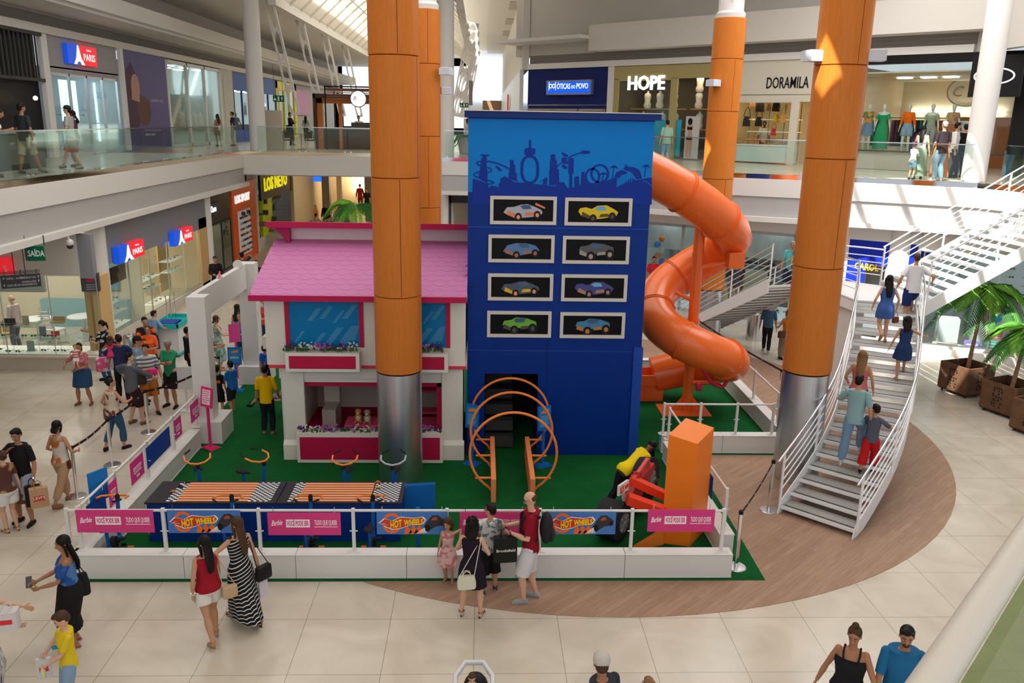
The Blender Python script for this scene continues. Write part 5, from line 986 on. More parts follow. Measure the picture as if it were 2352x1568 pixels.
    if tops:
        m, sl = tops[0], tops[1]; z0 = tops[2] if len(tops) > 2 else .50; q = MB(); fl = tops[3] if len(tops) > 3 else .02; g = .0075
        if sl == 'strap':
            torso(q, z0, .765, g, fl)
            for s in (-1, 1): q.tube([S(tp(s*.045, .066*f, .757)), S(tp(s*.052, .035, .805)), S(tp(s*.050, -.02, .832)), S(tp(s*.045, -.055, .80)), S(tp(s*.035, -.064*f, .757))], S(.0065), 8)
        elif sl == 'off': torso(q, z0, .762, g, fl); sl = .30; [q.tube([S(sh.lerp(e, .12)), S(sh.lerp(e, .45)), S(sh.lerp(e, .75))], [S(.034), S(.042), S(.034)], 14) for sh, e in ((shr, er), (shl, el))]
        elif sl == 'tank': torso(q, z0, .812, g, fl)
        else: torso(q, z0, .831, g, fl); sleeve(q, sl, .0065)
        part(q, 'dress' if dress else 'shirt', m)
    def legpos(t):
        out = []
        for hp, kn, an in ((hr, kr, ar), (hl, kl, al)):
            P, _ = seg([hp, kn, an], [0, 0, 0], 0, t, 1); out.append(P[-1])
        return out
    def skirt(q, L, fl, z0=.60, rip=.05):
        rs = []; n = 28; w = [r for r in TR_ if r[0] >= .60][0]
        rows = [(tp(0, 0, z0), w[1]+.010, w[2]+.010), (tp(0, -.006, .545), max(.088, TR_[2][1])+.010, TR_[2][2]+.012)]
        for i in range(1, 8):
            t = L*i/7; a, b = legpos(t); c = (a+b)/2; dx = abs(a.x-b.x)/2; dy = abs(a.y-b.y)/2; rr = (.052*f-.018*t)
            c = c-V((0, .008*(1-t), 0)); rows.append((c, max(dx+rr+.014, TR_[2][1]*(1.06-.3*t)+.006)+fl*t, max(dy+rr+.016, TR_[2][2]*(1.14-.35*t)+.010)+fl*t))
        for i, (c, rx, ry) in enumerate(rows):
            k_ = rip*min(1, i/5); rs.append([S(V((c.x+rx*cos(2*pi*j/n)*(1+k_*(-1)**j), c.y+ry*sin(2*pi*j/n)*(1+k_*(-1)**j), c.z))) for j in range(n)])
        q.rings(rs)
    if dress: q = MB(); skirt(q, dress[4], dress[5] if len(dress) > 5 else .03, rip=dress[6] if len(dress) > 6 else .04); part(q, 'dress_skirt', dress[0])
    if bot:
        kind, m, L = bot[0], bot[1], bot[2]; q = MB(); g = bot[3] if len(bot) > 3 else .008
        if kind == 'skirt': skirt(q, L, g, .60, .03); part(q, 'skirt', m)
        else:
            torso(q, .46, .60, .007, None)
            for hp, kn, an in ((hr, kr, ar), (hl, kl, al)):
                P, r = seg([hp, hp.lerp(kn, .4), kn, kn.lerp(an, .3), an], list(lr), 0, L, 10); q.sph(S(P[0]), S(r[0]+.007), 14, 9); q.tube([S(x) for x in P], [S(x+g*(.6+.6*i/10)) for i, x in enumerate(r)], 16)
            part(q, 'trousers' if L > .8 else 'shorts', m)
    if shoe:
        for an, hl_, ball, toe, fd in feet:
            q = MB()
            if shoe[0] == 'shoe':
                e = .006; q.tube([S(hl_-fd*.006), S(an.lerp(hl_, .45)-V((0, 0, .008))), S(ball), S(toe+fd*.004)], [(S(.017), S(.021)), (S(.024), S(.026)), (S(.017), S(.028)), (S(.012), S(.019))], 12); q.tube([S(an-V((0, 0, .02))), S(an+V((0, 0, .002)))], [S(.025), S(.023)], 12)
                if len(shoe) > 2: q.m = 1
                z_ = V((0, 0, -.014)); q.tube([S(hl_-fd*.010+z_*.9), S(ball+z_*.8), S(toe+fd*.006+z_*.5)], [(S(.006), S(.022)), (S(.006), S(.029)), (S(.005), S(.018))], 12)
                part(q, 'shoe', [mat(shoe[1], .6), mat(shoe[2] if len(shoe) > 2 else shoe[1], .6)])
            else:
                z_ = V((0, 0, -.016)); q.tube([S(hl_-fd*.004+z_*.8), S(ball+z_*.75), S(toe+fd*.006+z_*.4)], [(S(.005), S(.020)), (S(.005), S(.027)), (S(.004), S(.018))], 12)
                sd = fd.cross(V((0, 0, 1)))
                for c_, r_ in ((ball.lerp(toe, .45), .020), (ball, .0245), (an.lerp(ball, .35), .026)): q.tube([S(c_+sd*r_*cos(t)+V((0, 0, r_*.72*sin(t)-.004))) for t in [pi*i/10 for i in range(11)]], S(.0028), 6)
                q.tube([S(an+V((0, 0, .004))+(fd*cos(t)+sd*sin(t))*.0215) for t in [2*pi*i/12 for i in range(12)]], S(.0026), 6, closed=True)
                if shoe[0] == 'heel': q.tube([S(hl_+z_*.6), S(V((hl_.x, hl_.y, .004)))], [S(.017), S(.013)], 8)
                part(q, 'sandal', mat(shoe[1], .6))
    # hair
    if hair:
        st, hm = hair[0], HAIRM[hair[1]]; q = MB()
        if st == 'bald': q.sph(H(0, -.020, .000), (.0425*hq, .042*hq, .032*hq), 16, 9, HM)
        else:
            vol = 1.0 if st in ('short', 'bun', 'pony', 'crop') else 1.07; q.sph(H(0, -.013, .020), (.0455*hq*vol, .0515*hq*vol, .0485*hq*vol), 18, 12, HM); q.sph(H(0, -.028, -.006), (.040*hq*vol, .034*hq*vol, .038*hq), 14, 9, HM)
            if st == 'short' or st == 'crop': q.sph(H(.006, .012, .050), (.032*hq, .036*hq, .019*hq), 12, 8, HM)
            if st in ('long', 'mid', 'bob', 'curly'):
                ln = {'long': .245, 'mid': .15, 'bob': .065, 'curly': .12}[st]*(h if not child else h*1.0); R_ = []
                for i in range(9):
                    t = i/8; c = H(0, -.030, -.005)-V((0, 0, 1))*ln*t+Tm.to_3x3() @ V((0, -(.062 if ln > .12*h else .03)*h*min(1, t*1.4)*max(0, 1-lean), 0)); w = (.044+.008*sin(pi*t)-.014*t**2)*hq*(1.2 if st == 'curly' else 1); dd = (.024-.008*t)*hq*(1.6 if st == 'curly' else 1)
                    R_.append([c+HM @ V((w*cos(2*pi*j/16)*(1+.06*(-1)**j), dd*sin(2*pi*j/16), 0)) for j in range(16)])
                q.rings(R_)
                for s in (-1, 1): q.tube([H(s*.040, .010, .020), H(s*.047, .002, -.02), H(s*.046, -.006, -.05)-V((0, 0, ln*.25))], [(.014*hq, .012*hq), (.015*hq, .011*hq), (.008*hq, .008*hq)], 8)
            if st == 'curly':
                random.seed(int(h*100))
                for i in range(60): a = random.uniform(0, 2*pi); zz = random.uniform(-.075, .06); r_ = .05*sqrt(max(.05, 1-(zz/.075)**2)) if zz > 0 else .052; y = r_*sin(a)-.018; q.sph(H(r_*cos(a), min(y, .02), zz+.01), .013*hq, 7, 5)
            if st == 'bun': q.sph(H(0, -.02 if bun == 'top' else -.058, .078 if bun == 'top' else .02), (.024*hq, .022*hq, .024*hq), 12, 8)
            if st == 'pony': q.tube([H(0, -.055, .02), H(0, -.082, -.01), H(0, -.078, -.06), H(0, -.065, -.12)], [.012*hq, .019*hq, .017*hq, .006*hq], 10); q.sph(H(0, -.055, .02), .015*hq, 10, 7)
            if st == 'pigs':
                for s in (-1, 1): q.sph(H(s*.04, -.03, .05), .018*hq, 10, 7)
        part(q, 'hair', hm, ang=80)
    if cap:
        q = MB(); rs = [[H(.051*c_*cos(2*pi*j/20), .057*c_*sin(2*pi*j/20)-.006, z) for j in range(20)] for c_, z in ((1.0, .018), (1.02, .035), (.93, .055), (.66, .070), (.3, .077), (.02, .079))]; q.rings(rs)
        hd_ = cap[1] if len(cap) > 1 else 1; q.rings([[H(.04*cos(t), (.045+.045*sin(t) if s_ else .040)*hd_, .020+dz_) for t in [pi*i/8 for i in range(9)]] for s_, dz_ in ((1, 0), (1, .006), (0, .010), (0, 0))], closed=True, cap=False); part(q, 'cap', mat(cap[0], .7))
    if faced and cat == 'person':
        for s in (-1, 1):
            q = MB(); q.sph(H(s*.017, .0425, .004), (.0078*hq, .0045*hq, .0038*hq), 10, 7, HM); q.m = 1; q.sph(H(s*.017, .0462, .004), (.0042*hq, .0022*hq, .0040*hq), 8, 6, HM); part(q, 'eye', [EYEW, EYEB])
        if not far:
            part(MB().tube([H(-.0265, .041, .018), H(-.017, .0475, .0215), H(-.008, .0475, .0185)], .0022*hq, 6).tube([H(.0265, .041, .018), H(.017, .0475, .0215), H(.008, .0475, .0185)], .0022*hq, 6), 'eyebrows', BROW)
            part(MB().tube([H(-.0135, .0445, -.0325), H(0, .0500, -.031), H(.0135, .0445, -.0325)], [.0018*hq, .0036*hq, .0018*hq], 8), 'mouth', LIP)
    if beard: part(MB().sph(H(0, .022, -.046), (.024*hq, .028*hq, .016*hq), 12, 8, HM).tube([H(-.018, .044, -.028), H(0, .0525, -.024), H(.018, .044, -.028)], .0035*hq, 6), 'beard', BROW)
    if glasses:
        q = MB(); zz = .005 if glasses != 'head' else .052; yy = .050 if glasses != 'head' else .022
        for s in (-1, 1): q.tube([H(s*.018+.0125*cos(t), yy, zz+.010*sin(t)) for t in [2*pi*i/12 for i in range(12)]], .0015*hq, 6, closed=True); q.tube([H(s*.0305, yy, zz+.004), H(s*.044, .0, zz+.004)], .0014*hq, 6)
        q.tube([H(-.0055, yy, zz+.003), H(.0055, yy, zz+.003)], .0014*hq, 6)
        if glasses == 'head': q.sph(H(-.018, yy, zz), (.011*hq, .002*hq, .009*hq), 8, 6, HM).sph(H(.018, yy, zz), (.011*hq, .002*hq, .009*hq), 8, 6, HM)
        part(q, 'glasses', mat((.02, .03, .05), .2))
    if watch: d = (wl-el).normalized() if watch == 'l' else (wr-er).normalized(); c_ = (wl if watch == 'l' else wr)-d*.012; part(MB().tube([S(c_-d*.008), S(c_+d*.008)], S(.0185), 14), 'watch', CHROME)
    Mw = Matrix.Translation(p) @ Rz
    return dict(o=o, rh=Mw @ S(wr+(wr-er).normalized()*.05), lh=Mw @ S(wl+(wl-el).normalized()*.05), rs=Mw @ S(shr), ls=Mw @ S(shl), re=Mw @ S(er), le=Mw @ S(el), M=Mw, h=h, part=part, H=H, S=S, tp=tp)
# ---- bags, always things of their own
def strap(q, a, b, sag=0, r=.006, up=0): a, b = V(a), V(b); q.tube([a, a.lerp(b, .5)+V((0, 0, up)), b], r, 6)
def bag(c, size, rz, m, label, kind='tote', strap_to=None, group=None, mark=None, name=None):
    c = V(c); w, d, h = size; R = root(name or 'handbag', c, label, 'bag', group, rz); L = False; q = MB(); n = 16; rs = []
    for z, k in ((0, .90), (.02, 1), (h*.5, 1), (h*.95, .96 if kind != 'tote' else .86), (h, .8 if kind != 'paper' else 1)): 
        kk = 1 if kind == 'paper' else k; rs.append([V((w/2*kk*(abs(cos(t))**.35)*(1 if cos(t) > 0 else -1), d/2*(kk if kind != 'tote' else 1-.5*z/h)*(abs(sin(t))**.35)*(1 if sin(t) > 0 else -1), z)) for t in [2*pi*(i+.5)/n for i in range(n)]])
    q.rings(rs); build(q, 'bag_body', m, R, world=L)
    if kind in ('tote', 'paper'):
        for s in (-1, 1):
            q = MB(); y = s*d*.22; q.tube([(-w*.22, y, h*.92), (-w*.17, y, h*1.25), (0, y*.4, h*1.38), (w*.17, y, h*1.25), (w*.22, y, h*.92)], .006, 8); build(q, 'handle', m, R, world=L)
    if kind == 'purse': build(MB().tube([(-w*.3, d*.51, h*.55), (w*.3, d*.51, h*.55)], .006, 6), 'zip', CHROME, R, world=L)
    if strap_to is not None:
        T_ = V(strap_to)-c; T_.rotate(Matrix.Rotation(-rz, 3, 'Z')); q = MB()
        for s in (-1, 1): q.tube([(s*w*.4, 0, h*.9), tuple(V((s*w*.4, 0, h*.9)).lerp(T_, .55)), tuple(T_)], .0065, 6)
        build(q, 'shoulder_strap', m, R, world=L)
    if mark:
        Rm = Matrix.Translation(c) @ Matrix.Rotation(rz, 4, 'Z'); sg = mark[3] if len(mark) > 3 else -1
        fr = Fr(Rm @ V((0, sg*d*.5, h*.5)), Rm.to_3x3() @ V((-sg, 0, 0)))
        if mark[2]: build(MB().rect(fr, -w*.3, -h*.13, w*.3, h*.13, .003, .001), 'label_patch', mat(mark[2], .5), R, **NS)
        text(mark[0], fr, 0, -.015, mark[1], mat((.75, .70, .62), .5), R, .0005, .006, 0, .001, 'CENTER')
    return R
def phone(p, rz, label): build(MB().cbox(p, (.035*cos(rz), .035*sin(rz), 0), (-.05*sin(rz), .05*cos(rz), .05), (0, 0, .005)), 'phone', mat((.02, .03, .05), .15), None, label, 'phone')
# ================================================================ SHOPS
def wallbox(fr, a0, a1, b0, b1, depth, m, name, lamps=True, lm=LAMP, fl=None):
    """a shop unit behind its front: back, sides, ceiling and its ceiling lamps"""
    q = MB(); q.rect(fr, a0, b0, a1, b1, .1, -depth-.1); q.rect(fr, a0-.08, b0, a0, b1, depth, -depth); q.rect(fr, a1, b0, a1+.08, b1, depth, -depth); q.rect(fr, a0, b1, a1, b1+.05, depth, -depth)
    o = struct(q, 'wall_'+name, m)
    if lamps:
        n = max(1, round((a1-a0)/2.2)); q = MB()
        for i in range(n): c = a0+(a1-a0)*(i+.5)/n; q.rect(fr, c-.45, b1-.03, c+.45, b1-.01, .35, -depth*.5); q.rect(fr, c-.45, b1-.03, c+.45, b1-.01, .2, -depth*.2-.2)
        build(q, 'ceiling_light', lm, None, 'ceiling lights of the %s' % name.replace('_', ' '), 'lamp', **NS)
    return o
WN = [0]
def glassfront(fr, a0, a1, b0, b1, n, fm=None, off=0., w=.05, g=GLS):
    WN[0] += 1; q = MB(); q.rect(fr, a0, b0, a1, b1, .012, off-.006); o = struct(q, 'window_%d' % WN[0], g); q = MB()
    for i in range(n+1): a = a0+(a1-a0)*i/n; q.rect(fr, a-w/2, b0, a+w/2, b1, w, off-w/2)
    q.rect(fr, a0, b0, a1, b0+w, w, off-w/2); q.rect(fr, a0, b1-w, a1, b1, w, off-w/2); struct(q, 'trim_glazing', fm or STEEL, o); return o
def sign_box(fr, x0, y0, x1, y1, m, label, t=.15, off=.05, name='shop_sign', frame=None):
    a0, b1 = fr.pix(x0, y0, off+t); a1, b0 = fr.pix(x1, y1, off+t); R = build(MB().rect(fr, a0, b0, a1, b1, t, off), name, m, None, label, 'sign', **NS)
    return R, a0, b0, a1, b1
def paris_sign(fr, a0, b0, w, h, label, off=.02, t=.2):
    R = root('eyewear_sign', fr(a0+w/2, b0, off), label, 'sign'); o = off+t
    build(MB().rect(fr, a0, b0, a0+w*.42, b0+h, t, off), 'blue_panel', mat((.01, .08, .62), .35, emit=.7), R, **NS); build(MB().rect(fr, a0+w*.42, b0, a0+w, b0+h, t, off), 'red_panel', mat((.80, .02, .03), .35, emit=.75), R, **NS)
    lt = mat((.9, .9, .92), .4, emit=.8); q = MB(); q.poly(fr, [(a0+w*.18, b0), (a0+w*.27, b0+h*.34), (a0+w*.335, b0+h*.98), (a0+w*.37, b0+h*.98), (a0+w*.44, b0+h*.34), (a0+w*.55, b0), (a0+w*.44, b0), (a0+w*.40, b0+h*.14), (a0+w*.36, b0+h*.17), (a0+w*.31, b0+h*.13), (a0+w*.27, b0)], .01, o)
    build(q, 'tower_shape', lt, R, **NS); text('PARIS', fr, a0+w*.52, b0+h*.24, h*.52, lt, R, .004, o+.004, w=w*.40); text('ÓTICAS', fr, a0+w*.64, b0+h*.74, h*.13, lt, R, .003, o+.004, w=w*.16)
    return R
BEI = mat((.68, .56, .38), .6); YWD = mat((.62, .40, .17), .5); PLAS = mat((.60, .56, .50), .6); GRH = mat((.25, .255, .28), .6)
# ---- sunglasses, shoes, small goods
def goods(kind, label, group, pos, c=(.03, .03, .03), rz=0, s=1.):
    q = MB()
    if kind == 'sunglasses':
        for e in (-1, 1): q.sph((e*.034*s, -.01, .025*s), (.028*s, .008*s, .022*s), 10, 6); q.bar((e*.064*s, -.01, .035*s), (e*.060*s, .12*s, .02*s), .006*s, .008*s)
        q.bar((-.012*s, -.012, .034*s), (.012*s, -.012, .034*s), .008*s, .006*s); m, cat, nm = mat(c, .2), 'glasses', 'sunglasses'
    elif kind == 'shoe':
        q.tube([(-.10*s, 0, .04*s), (-.04*s, 0, .06*s), (.04*s, 0, .04*s), (.13*s, 0, .025*s)], [(.04*s, .035*s), (.05*s, .036*s), (.032*s, .04*s), (.018*s, .03*s)], 10); q.tube([(-.12*s, 0, .012*s), (.02*s, 0, .012*s), (.14*s, 0, .012*s)], [(.012*s, .035*s), (.012*s, .042*s), (.01*s, .026*s)], 10); m, cat, nm = mat(c, .5), 'shoe', 'shoe'
    elif kind == 'heel':
        q.tube([(-.09*s, 0, .09*s), (-.02*s, 0, .05*s), (.05*s, 0, .018*s), (.12*s, 0, .012*s)], [(.012*s, .03*s), (.01*s, .028*s), (.012*s, .036*s), (.01*s, .02*s)], 10); q.tube([(-.1*s, 0, .09*s), (-.11*s, 0, 0)], [.016*s, .008*s], 8); q.tube([(.03*s, -.035*s, .02*s), (.03*s, 0, .06*s), (.03*s, .035*s, .02*s)], .008*s, 6); m, cat, nm = mat(c, .5), 'shoe', 'sandal'
    elif kind == 'card':
        q.hexa([(-.09*s, -.01), (.09*s, -.01), (.09*s, .01), (-.09*s, .01)], 0, .26*s); q.hexa([(-.11*s, -.06), (.11*s, -.06), (.11*s, .08), (-.11*s, .08)], 0, .015); m, cat, nm = mat(c, .5), 'display card', 'picture_card'
    elif kind == 'case':
        q.box((-.16*s, -.08*s, 0), (.16*s, .08*s, .05*s)); q.box((-.16*s, .06*s, .05*s), (.16*s, .08*s, .17*s)); m, cat, nm = mat(c, .4), 'display case', 'glasses_case'
    elif kind == 'stand':
        for k in range(4): q.box((-.13*s, -.07*s, .12*s*k), (.13*s, .07*s, .12*s*k+.012))
        for x in (-.125, .113): q.box((x*s, .06*s, 0), ((x+.012)*s, .07*s, .48*s))
        m, cat, nm = mat(c, .4), 'display stand', 'glasses_stand'
    elif kind == 'hbag':
        q.tube([(0, 0, 0), (0, 0, .15*s), (0, 0, .26*s)], [(.06*s, .19*s), (.055*s, .17*s), (.02*s, .12*s)], 14, hint=(0, 1, 0)); q.tube([(-.10*s, 0, .24*s), (-.06*s, 0, .42*s), (.0, 0, .50*s), (.06*s, 0, .42*s), (.10*s, 0, .24*s)], .009*s, 8); m, cat, nm = mat(c, .45), 'bag', 'shop_handbag'
    elif kind == 'torso':
        q.rings([[V((rx*s*cos(2*pi*i/16), ry*s*sin(2*pi*i/16), z*s)) for i in range(16)] for z, rx, ry in ((0, .10, .08), (.05, .15, .10), (.14, .16, .11), (.28, .115, .085), (.42, .14, .105), (.50, .15, .09), (.57, .12, .06), (.60, .05, .045), (.68, .04, .04))])
        m, cat, nm = mat((.68, .62, .52), .4), 'mannequin', 'torso_mannequin'
    R = build(q, nm, m, None, label, cat, group, world=True, base=V((0, 0, 0))); R.location = pos; R.rotation_euler = (0, 0, rz)
    return R
def spread(src, ps, labs=None, rz=None):
    for i, p in enumerate(ps): copy_thing(src, p, rz, labs[i] if labs else None)
# ---- LEFT LOWER: eyewear shop, its front faces the hall
F1 = Fr((0, 22.37, 0), (1, 0, 0)); SXL = -10.28
struct(boxes(((-20, 22.3, 0), (SXL, 22.42, .38)), ((-20, 22.2, .36), (SXL, 22.45, .40))), 'wall_shop_plinth', mat((.58, .50, .40), .5)); struct(boxes(((-20, 22.3, 2.62), (-10.66, 22.45, 3.72)), ((-20, 22.25, 2.62), (-10.66, 22.3, 2.66)), ((-20, 22.6, 2.1), (-11.8, 22.7, 2.62))), 'wall_shop_header', PLAS)
struct(boxes(((-10.66, 22.3, 2.55), (-10.30, 22.5, 3.72))), 'wall_shop_corner', GRH)
struct(boxes(((-10.9, 22.9, .38), (-10.75, 23.3, 2.6)), ((-10.5, 22.5, .0), (-10.32, 23.2, 2.55))), 'wall_wood_reveal', YWD)
glassfront(F1, -18, -10.3, .40, 2.62, 6, STEEL, w=.02)
struct(boxes(((-18, 27.5, 0), (-11.2, 27.6, 3.7)), ((-18, 22.5, 3.66), (-11.2, 33.6, 3.7))), 'wall_shop_inside', mat((.74, .64, .48), .6))
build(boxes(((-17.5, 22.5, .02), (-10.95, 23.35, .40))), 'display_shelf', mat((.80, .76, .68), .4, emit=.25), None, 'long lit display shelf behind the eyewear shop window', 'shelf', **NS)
G1 = mat((.80, .92, .90), .03, k='glass', s=.08)
for i, (x, z, w, lab) in enumerate(((-13.6, .80, 1.2, 'left glass shelf with sunglasses in the lower window'), (-12.2, .80, 1.3, 'right glass shelf with sunglasses in the lower window'), (-12.9, 1.12, 1.5, 'upper glass shelf in the middle of the lower window'), (-14.2, 1.3, .8, 'upper left glass shelf behind the lower window'))):
    R = root('glass_shelf', (x, 22.8, .4), lab, 'shelf', 'glass shelves in the corner window'); build(boxes(((x-w/2, 22.62, z-.02), (x+w/2, 23.1, z))), 'shelf_board', G1, R); q = MB()
    for a in (-w/2, w/2-.01):
        for y in (22.63, 23.08): q.box((x+a, y, .4), (x+a+.01, y+.01, z-.02))
    build(q, 'shelf_legs', CHROME, R)
sgA = goods('sunglasses', 'dark sunglasses lying on the lit display shelf of the corner window', 'sunglasses in the corner window', (-13.0, 22.62, .41), s=1.25)
random.seed(2)
for x in (-13.35, -12.72, -12.45, -12.1, -11.75, -11.55): copy_thing(sgA, (x, 22.62+random.uniform(-.05, .2), .41), random.uniform(-.2, .2))
sgB = goods('sunglasses', 'dark sunglasses on a glass shelf of the corner window', 'sunglasses on the glass shelves', (-13.4, 22.75, .81), s=1.2)
for x, z in ((-13.9, .81), (-13.15, .81), (-12.6, .81), (-12.35, .81), (-12.0, .81), (-11.8, .81), (-13.4, 1.13), (-12.9, 1.13)): copy_thing(sgB, (x, 22.78, z), random.uniform(-.2, .2))
goods('card', 'picture card with a black and white portrait on the lit shelf', None, (-12.45, 22.75, .41), (.35, .35, .35), s=1.1); goods('card', 'picture card with a grey portrait on the upper glass shelf', None, (-12.55, 22.85, 1.13), (.55, .42, .32)); goods('card', 'grey blue picture card on the right glass shelf', None, (-12.15, 22.9, .81), (.25, .27, .33))
goods('case', 'open black glasses case on the upper shelf', None, (-13.0, 22.8, 1.13), (.03, .03, .035)); goods('case', 'open wooden glasses case in the upper right of the window', None, (-11.65, 22.8, 1.2), (.55, .36, .16)); goods('case', 'red glasses box on the right glass shelf', None, (-11.85, 22.92, .81), (.7, .06, .05), s=.7)
goods('stand', 'red and white sunglasses rack at the left edge of the window', None, (-13.45, 22.6, .41), (.75, .25, .2), s=1.15); goods('stand', 'white sunglasses rack on the upper shelf', None, (-12.05, 22.85, 1.13), (.65, .64, .6)); goods('card', 'red card above the left sunglasses rack', None, (-13.45, 22.65, 1.0), (.7, .05, .05), s=.7)
for x, y, lab in ((-13.5, 25.2, 'left round white table inside the eyewear shop'), (-12.3, 25.6, 'right round white table inside the eyewear shop')):
    build(MB().lathe((x, y, 0), [(.3, 0), (.3, .03), (.05, .05), (.05, .7), (.45, .72), (.45, .75), (0, .75)], 24), 'round_table', mat((.75, .76, .76), .4), None, lab, 'table')
def chair(p, rz, lab, m):
    R = root('shop_chair', p, lab, 'chair', None, rz); L = False; build(MB().box((-.22, -.22, .43), (.22, .22, .48)), 'seat', m, R, world=L); build(MB().tube([(-.21, -.22, .5), (-.2, -.26, .85), (0, -.28, .95), (.2, -.26, .85), (.21, -.22, .5)], .02, 8).cbox((0, -.26, .7), (.16, 0, 0), (0, .01, 0), (0, 0, .16)), 'backrest', m, R, world=L)
    for x in (-.19, .19):
        for y in (-.19, .19): build(MB().cyl((x, y, 0), (x, y, .43), .016, 8), 'leg', CHROME, R, world=L)
chair((-14.0, 24.6, 0), .4, 'orange brown shop chair beside the left round table', mat((.55, .33, .12), .5)); chair((-12.9, 25.0, 0), -.3, 'white shop chair between the round tables', WHT); chair((-11.8, 25.0, 0), 2.6, 'brown shop chair near the corner column', mat((.25, .14, .08), .5))
q = MB()
for k in range(5):
    q.rect(F1, -13.2+.0, 1.0, -12.4, 1.02, .01, -4.9)
build(boxes(((-14.4, 27.2, .0), (-11.6, 27.48, .9)), ((-13.0, 27.42, 1.2), (-11.9, 27.48, 2.3))), 'back_counter', mat((.28, .45, .48), .4), None, 'blue green display wall at the back of the eyewear shop', 'counter', **NS)
struct(boxes(((-16, 23.4, 3.55), (-15.2, 24.6, 3.58)), ((-14.2, 24.2, 3.6), (-12.2, 25.0, 3.64)), ((-14.2, 29, 3.6), (-12.2, 30.4, 3.64))), 'ceiling_light_strip', LAMP)
# signs at the lower left
R = root('exit_sign', (-10.78, 20.4, 3.25), 'green SAÍDA sign hanging from the lower gallery edge', 'sign'); FS = Fr((-11.45, 19.62, 0), (1, .12, 0)); a0, b0 = FS.pix(65, 598); a1, b1 = FS.pix(100, 565); g = mat((.0, .12, .06), .5); w = mat((.75, .80, .74), .5)
build(MB().rect(FS, a0-.02, b0-.02, a1+.02, b1+.02, .03, -.03), 'frame', mat((.2, .2, .18), .5), R, **NS); build(MB().rect(FS, a0, b0, a1, b1, .01), 'panel', g, R, **NS); text('SAÍDA', FS, a0+.012, b0+.10, (b1-b0)*.58, w, R, .001, .012, 0, .004, sx=.66); build(MB().rect(FS, a0-.05, b0, a0-.03, b1+.25, .03, -.03).rect(FS, a1, b1, a1+.02, b1+.25, .02, -.03), 'hanger', DKG, R, **NS)
R = root('direction_sign', (-12.6, 18.6, 2.4), 'dark grey hanging direction sign with white arrows at the left edge', 'sign'); FS = Fr((-12.45, 18.55, 0), (1, .55, 0)); p0, p1 = FS.pix(2, 668), FS.pix(90, 640); h = .30
P4 = [FS.pix(2, 650), FS.pix(90, 612), FS.pix(90, 643), FS.pix(5, 678)]; za = (P4[0][1]+P4[1][1])/2; zb = (P4[2][1]+P4[3][1])/2; a0, a1 = P4[0][0], P4[1][0]
build(MB().rect(FS, a0, zb, a1, za, .05, -.05), 'board', mat((.045, .045, .05), .5), R, **NS); hh = za-zb; q = MB()
for k in range(3): q.rect(FS, a0, za+.03+k*.025, a1, za+.035+k*.025, .05, -.05)
for t in (.1, .5, .9): q.rect(FS, a0+(a1-a0)*t, za, a0+(a1-a0)*t+.015, za+.12, .04, -.05)
for t in (.35, .62): q.rect(FS, a0+(a1-a0)*t, za, a0+(a1-a0)*t+.02, 3.75, .02, -.03)
build(q, 'hanger_grille', DKG, R, **NS); wt = mat((.55, .54, .52), .5); wd = a1-a0
text('SAÍDA - ACESSO A', FS, a0+wd*.14, zb+hh*.68, hh*.22, wt, R, .001, .003, sx=.8); text('GUICHÊ DE PAGAMENTO', FS, a0+wd*.14, zb+hh*.14, hh*.22, wt, R, .001, .003, sx=.8); text('PONTO DE TAXI', FS, a0+wd*.88, zb+hh*.68, hh*.2, wt, R, .001, .003, 0, 0, 'RIGHT', sx=.7); text('INFORMAÇÕES', FS, a0+wd*.88, zb+hh*.36, hh*.2, wt, R, .001, .003, 0, 0, 'RIGHT', sx=.7)
q = MB()
for t, v in ((.05, .68), (.05, .14), (.92, .68), (.92, .36)): x, y = a0+wd*t, zb+hh*v; q.poly(FS, [(x, y+.03), (x+.02, y+.06), (x+.04, y+.03)], .002, .002); q.rect(FS, x+.016, y, x+.024, y+.04, .002, .002)
build(q, 'arrows', wt, R, **NS)
R = root('camera_dome', (-11.0, 20.35, 3.5), 'white dome surveillance camera under the gallery edge', 'camera'); c = PX(160, 560, -10.45); build(MB().sph(c+V((0, 0, .03)), (.10, .10, .10)).tube([c+V((0, 0, .1)), c+V((-.05, 0, .25)), c+V((-.3, 0, .28))], .03, 8), 'housing', mat((.6, .6, .6), .4), R); build(MB().sph(c-V((0, 0, .05)), (.085, .085, .085)), 'lens_dome', mat((.02, .02, .025), .08), R)
R, a0, b0, a1, b1 = sign_box(F1, -40, 592, 28, 630, mat((.75, .02, .03), .35, emit=.7), 'red shop sign end with the letter S at the left frame edge', .12, .1); text('S', F1, a1-.22, b0+.06, .26, mat((.85, .85, .85), .4), R, .002, .225)
R = root('ad_box', (-11.15, 22.3, 2.05), 'dark projecting advert box at the shop corner', 'sign'); FA = Fr((-11.32, 22.15, 0), (1, .25, 0)); a0, b0 = FA.pix(188, 670); a1, b1 = FA.pix(225, 628); build(MB().rect(FA, a0, b0, a1, b1, .18, -.18), 'box', mat((.06, .06, .07), .4), R, **NS); build(MB().rect(FA, a0+.13, b0+(b1-b0)*.55, a1-.06, b1-.06, .004, .001), 'red_mark', mat((.5, .03, .05), .5), R, **NS)
q = MB()
for k in range(3): q.rect(FA, a0+.12, b0+.05+k*.06, a1-.06, b0+.075+k*.06, .003, .001)
build(q, 'text_lines', mat((.3, .3, .32), .5), R, **NS)
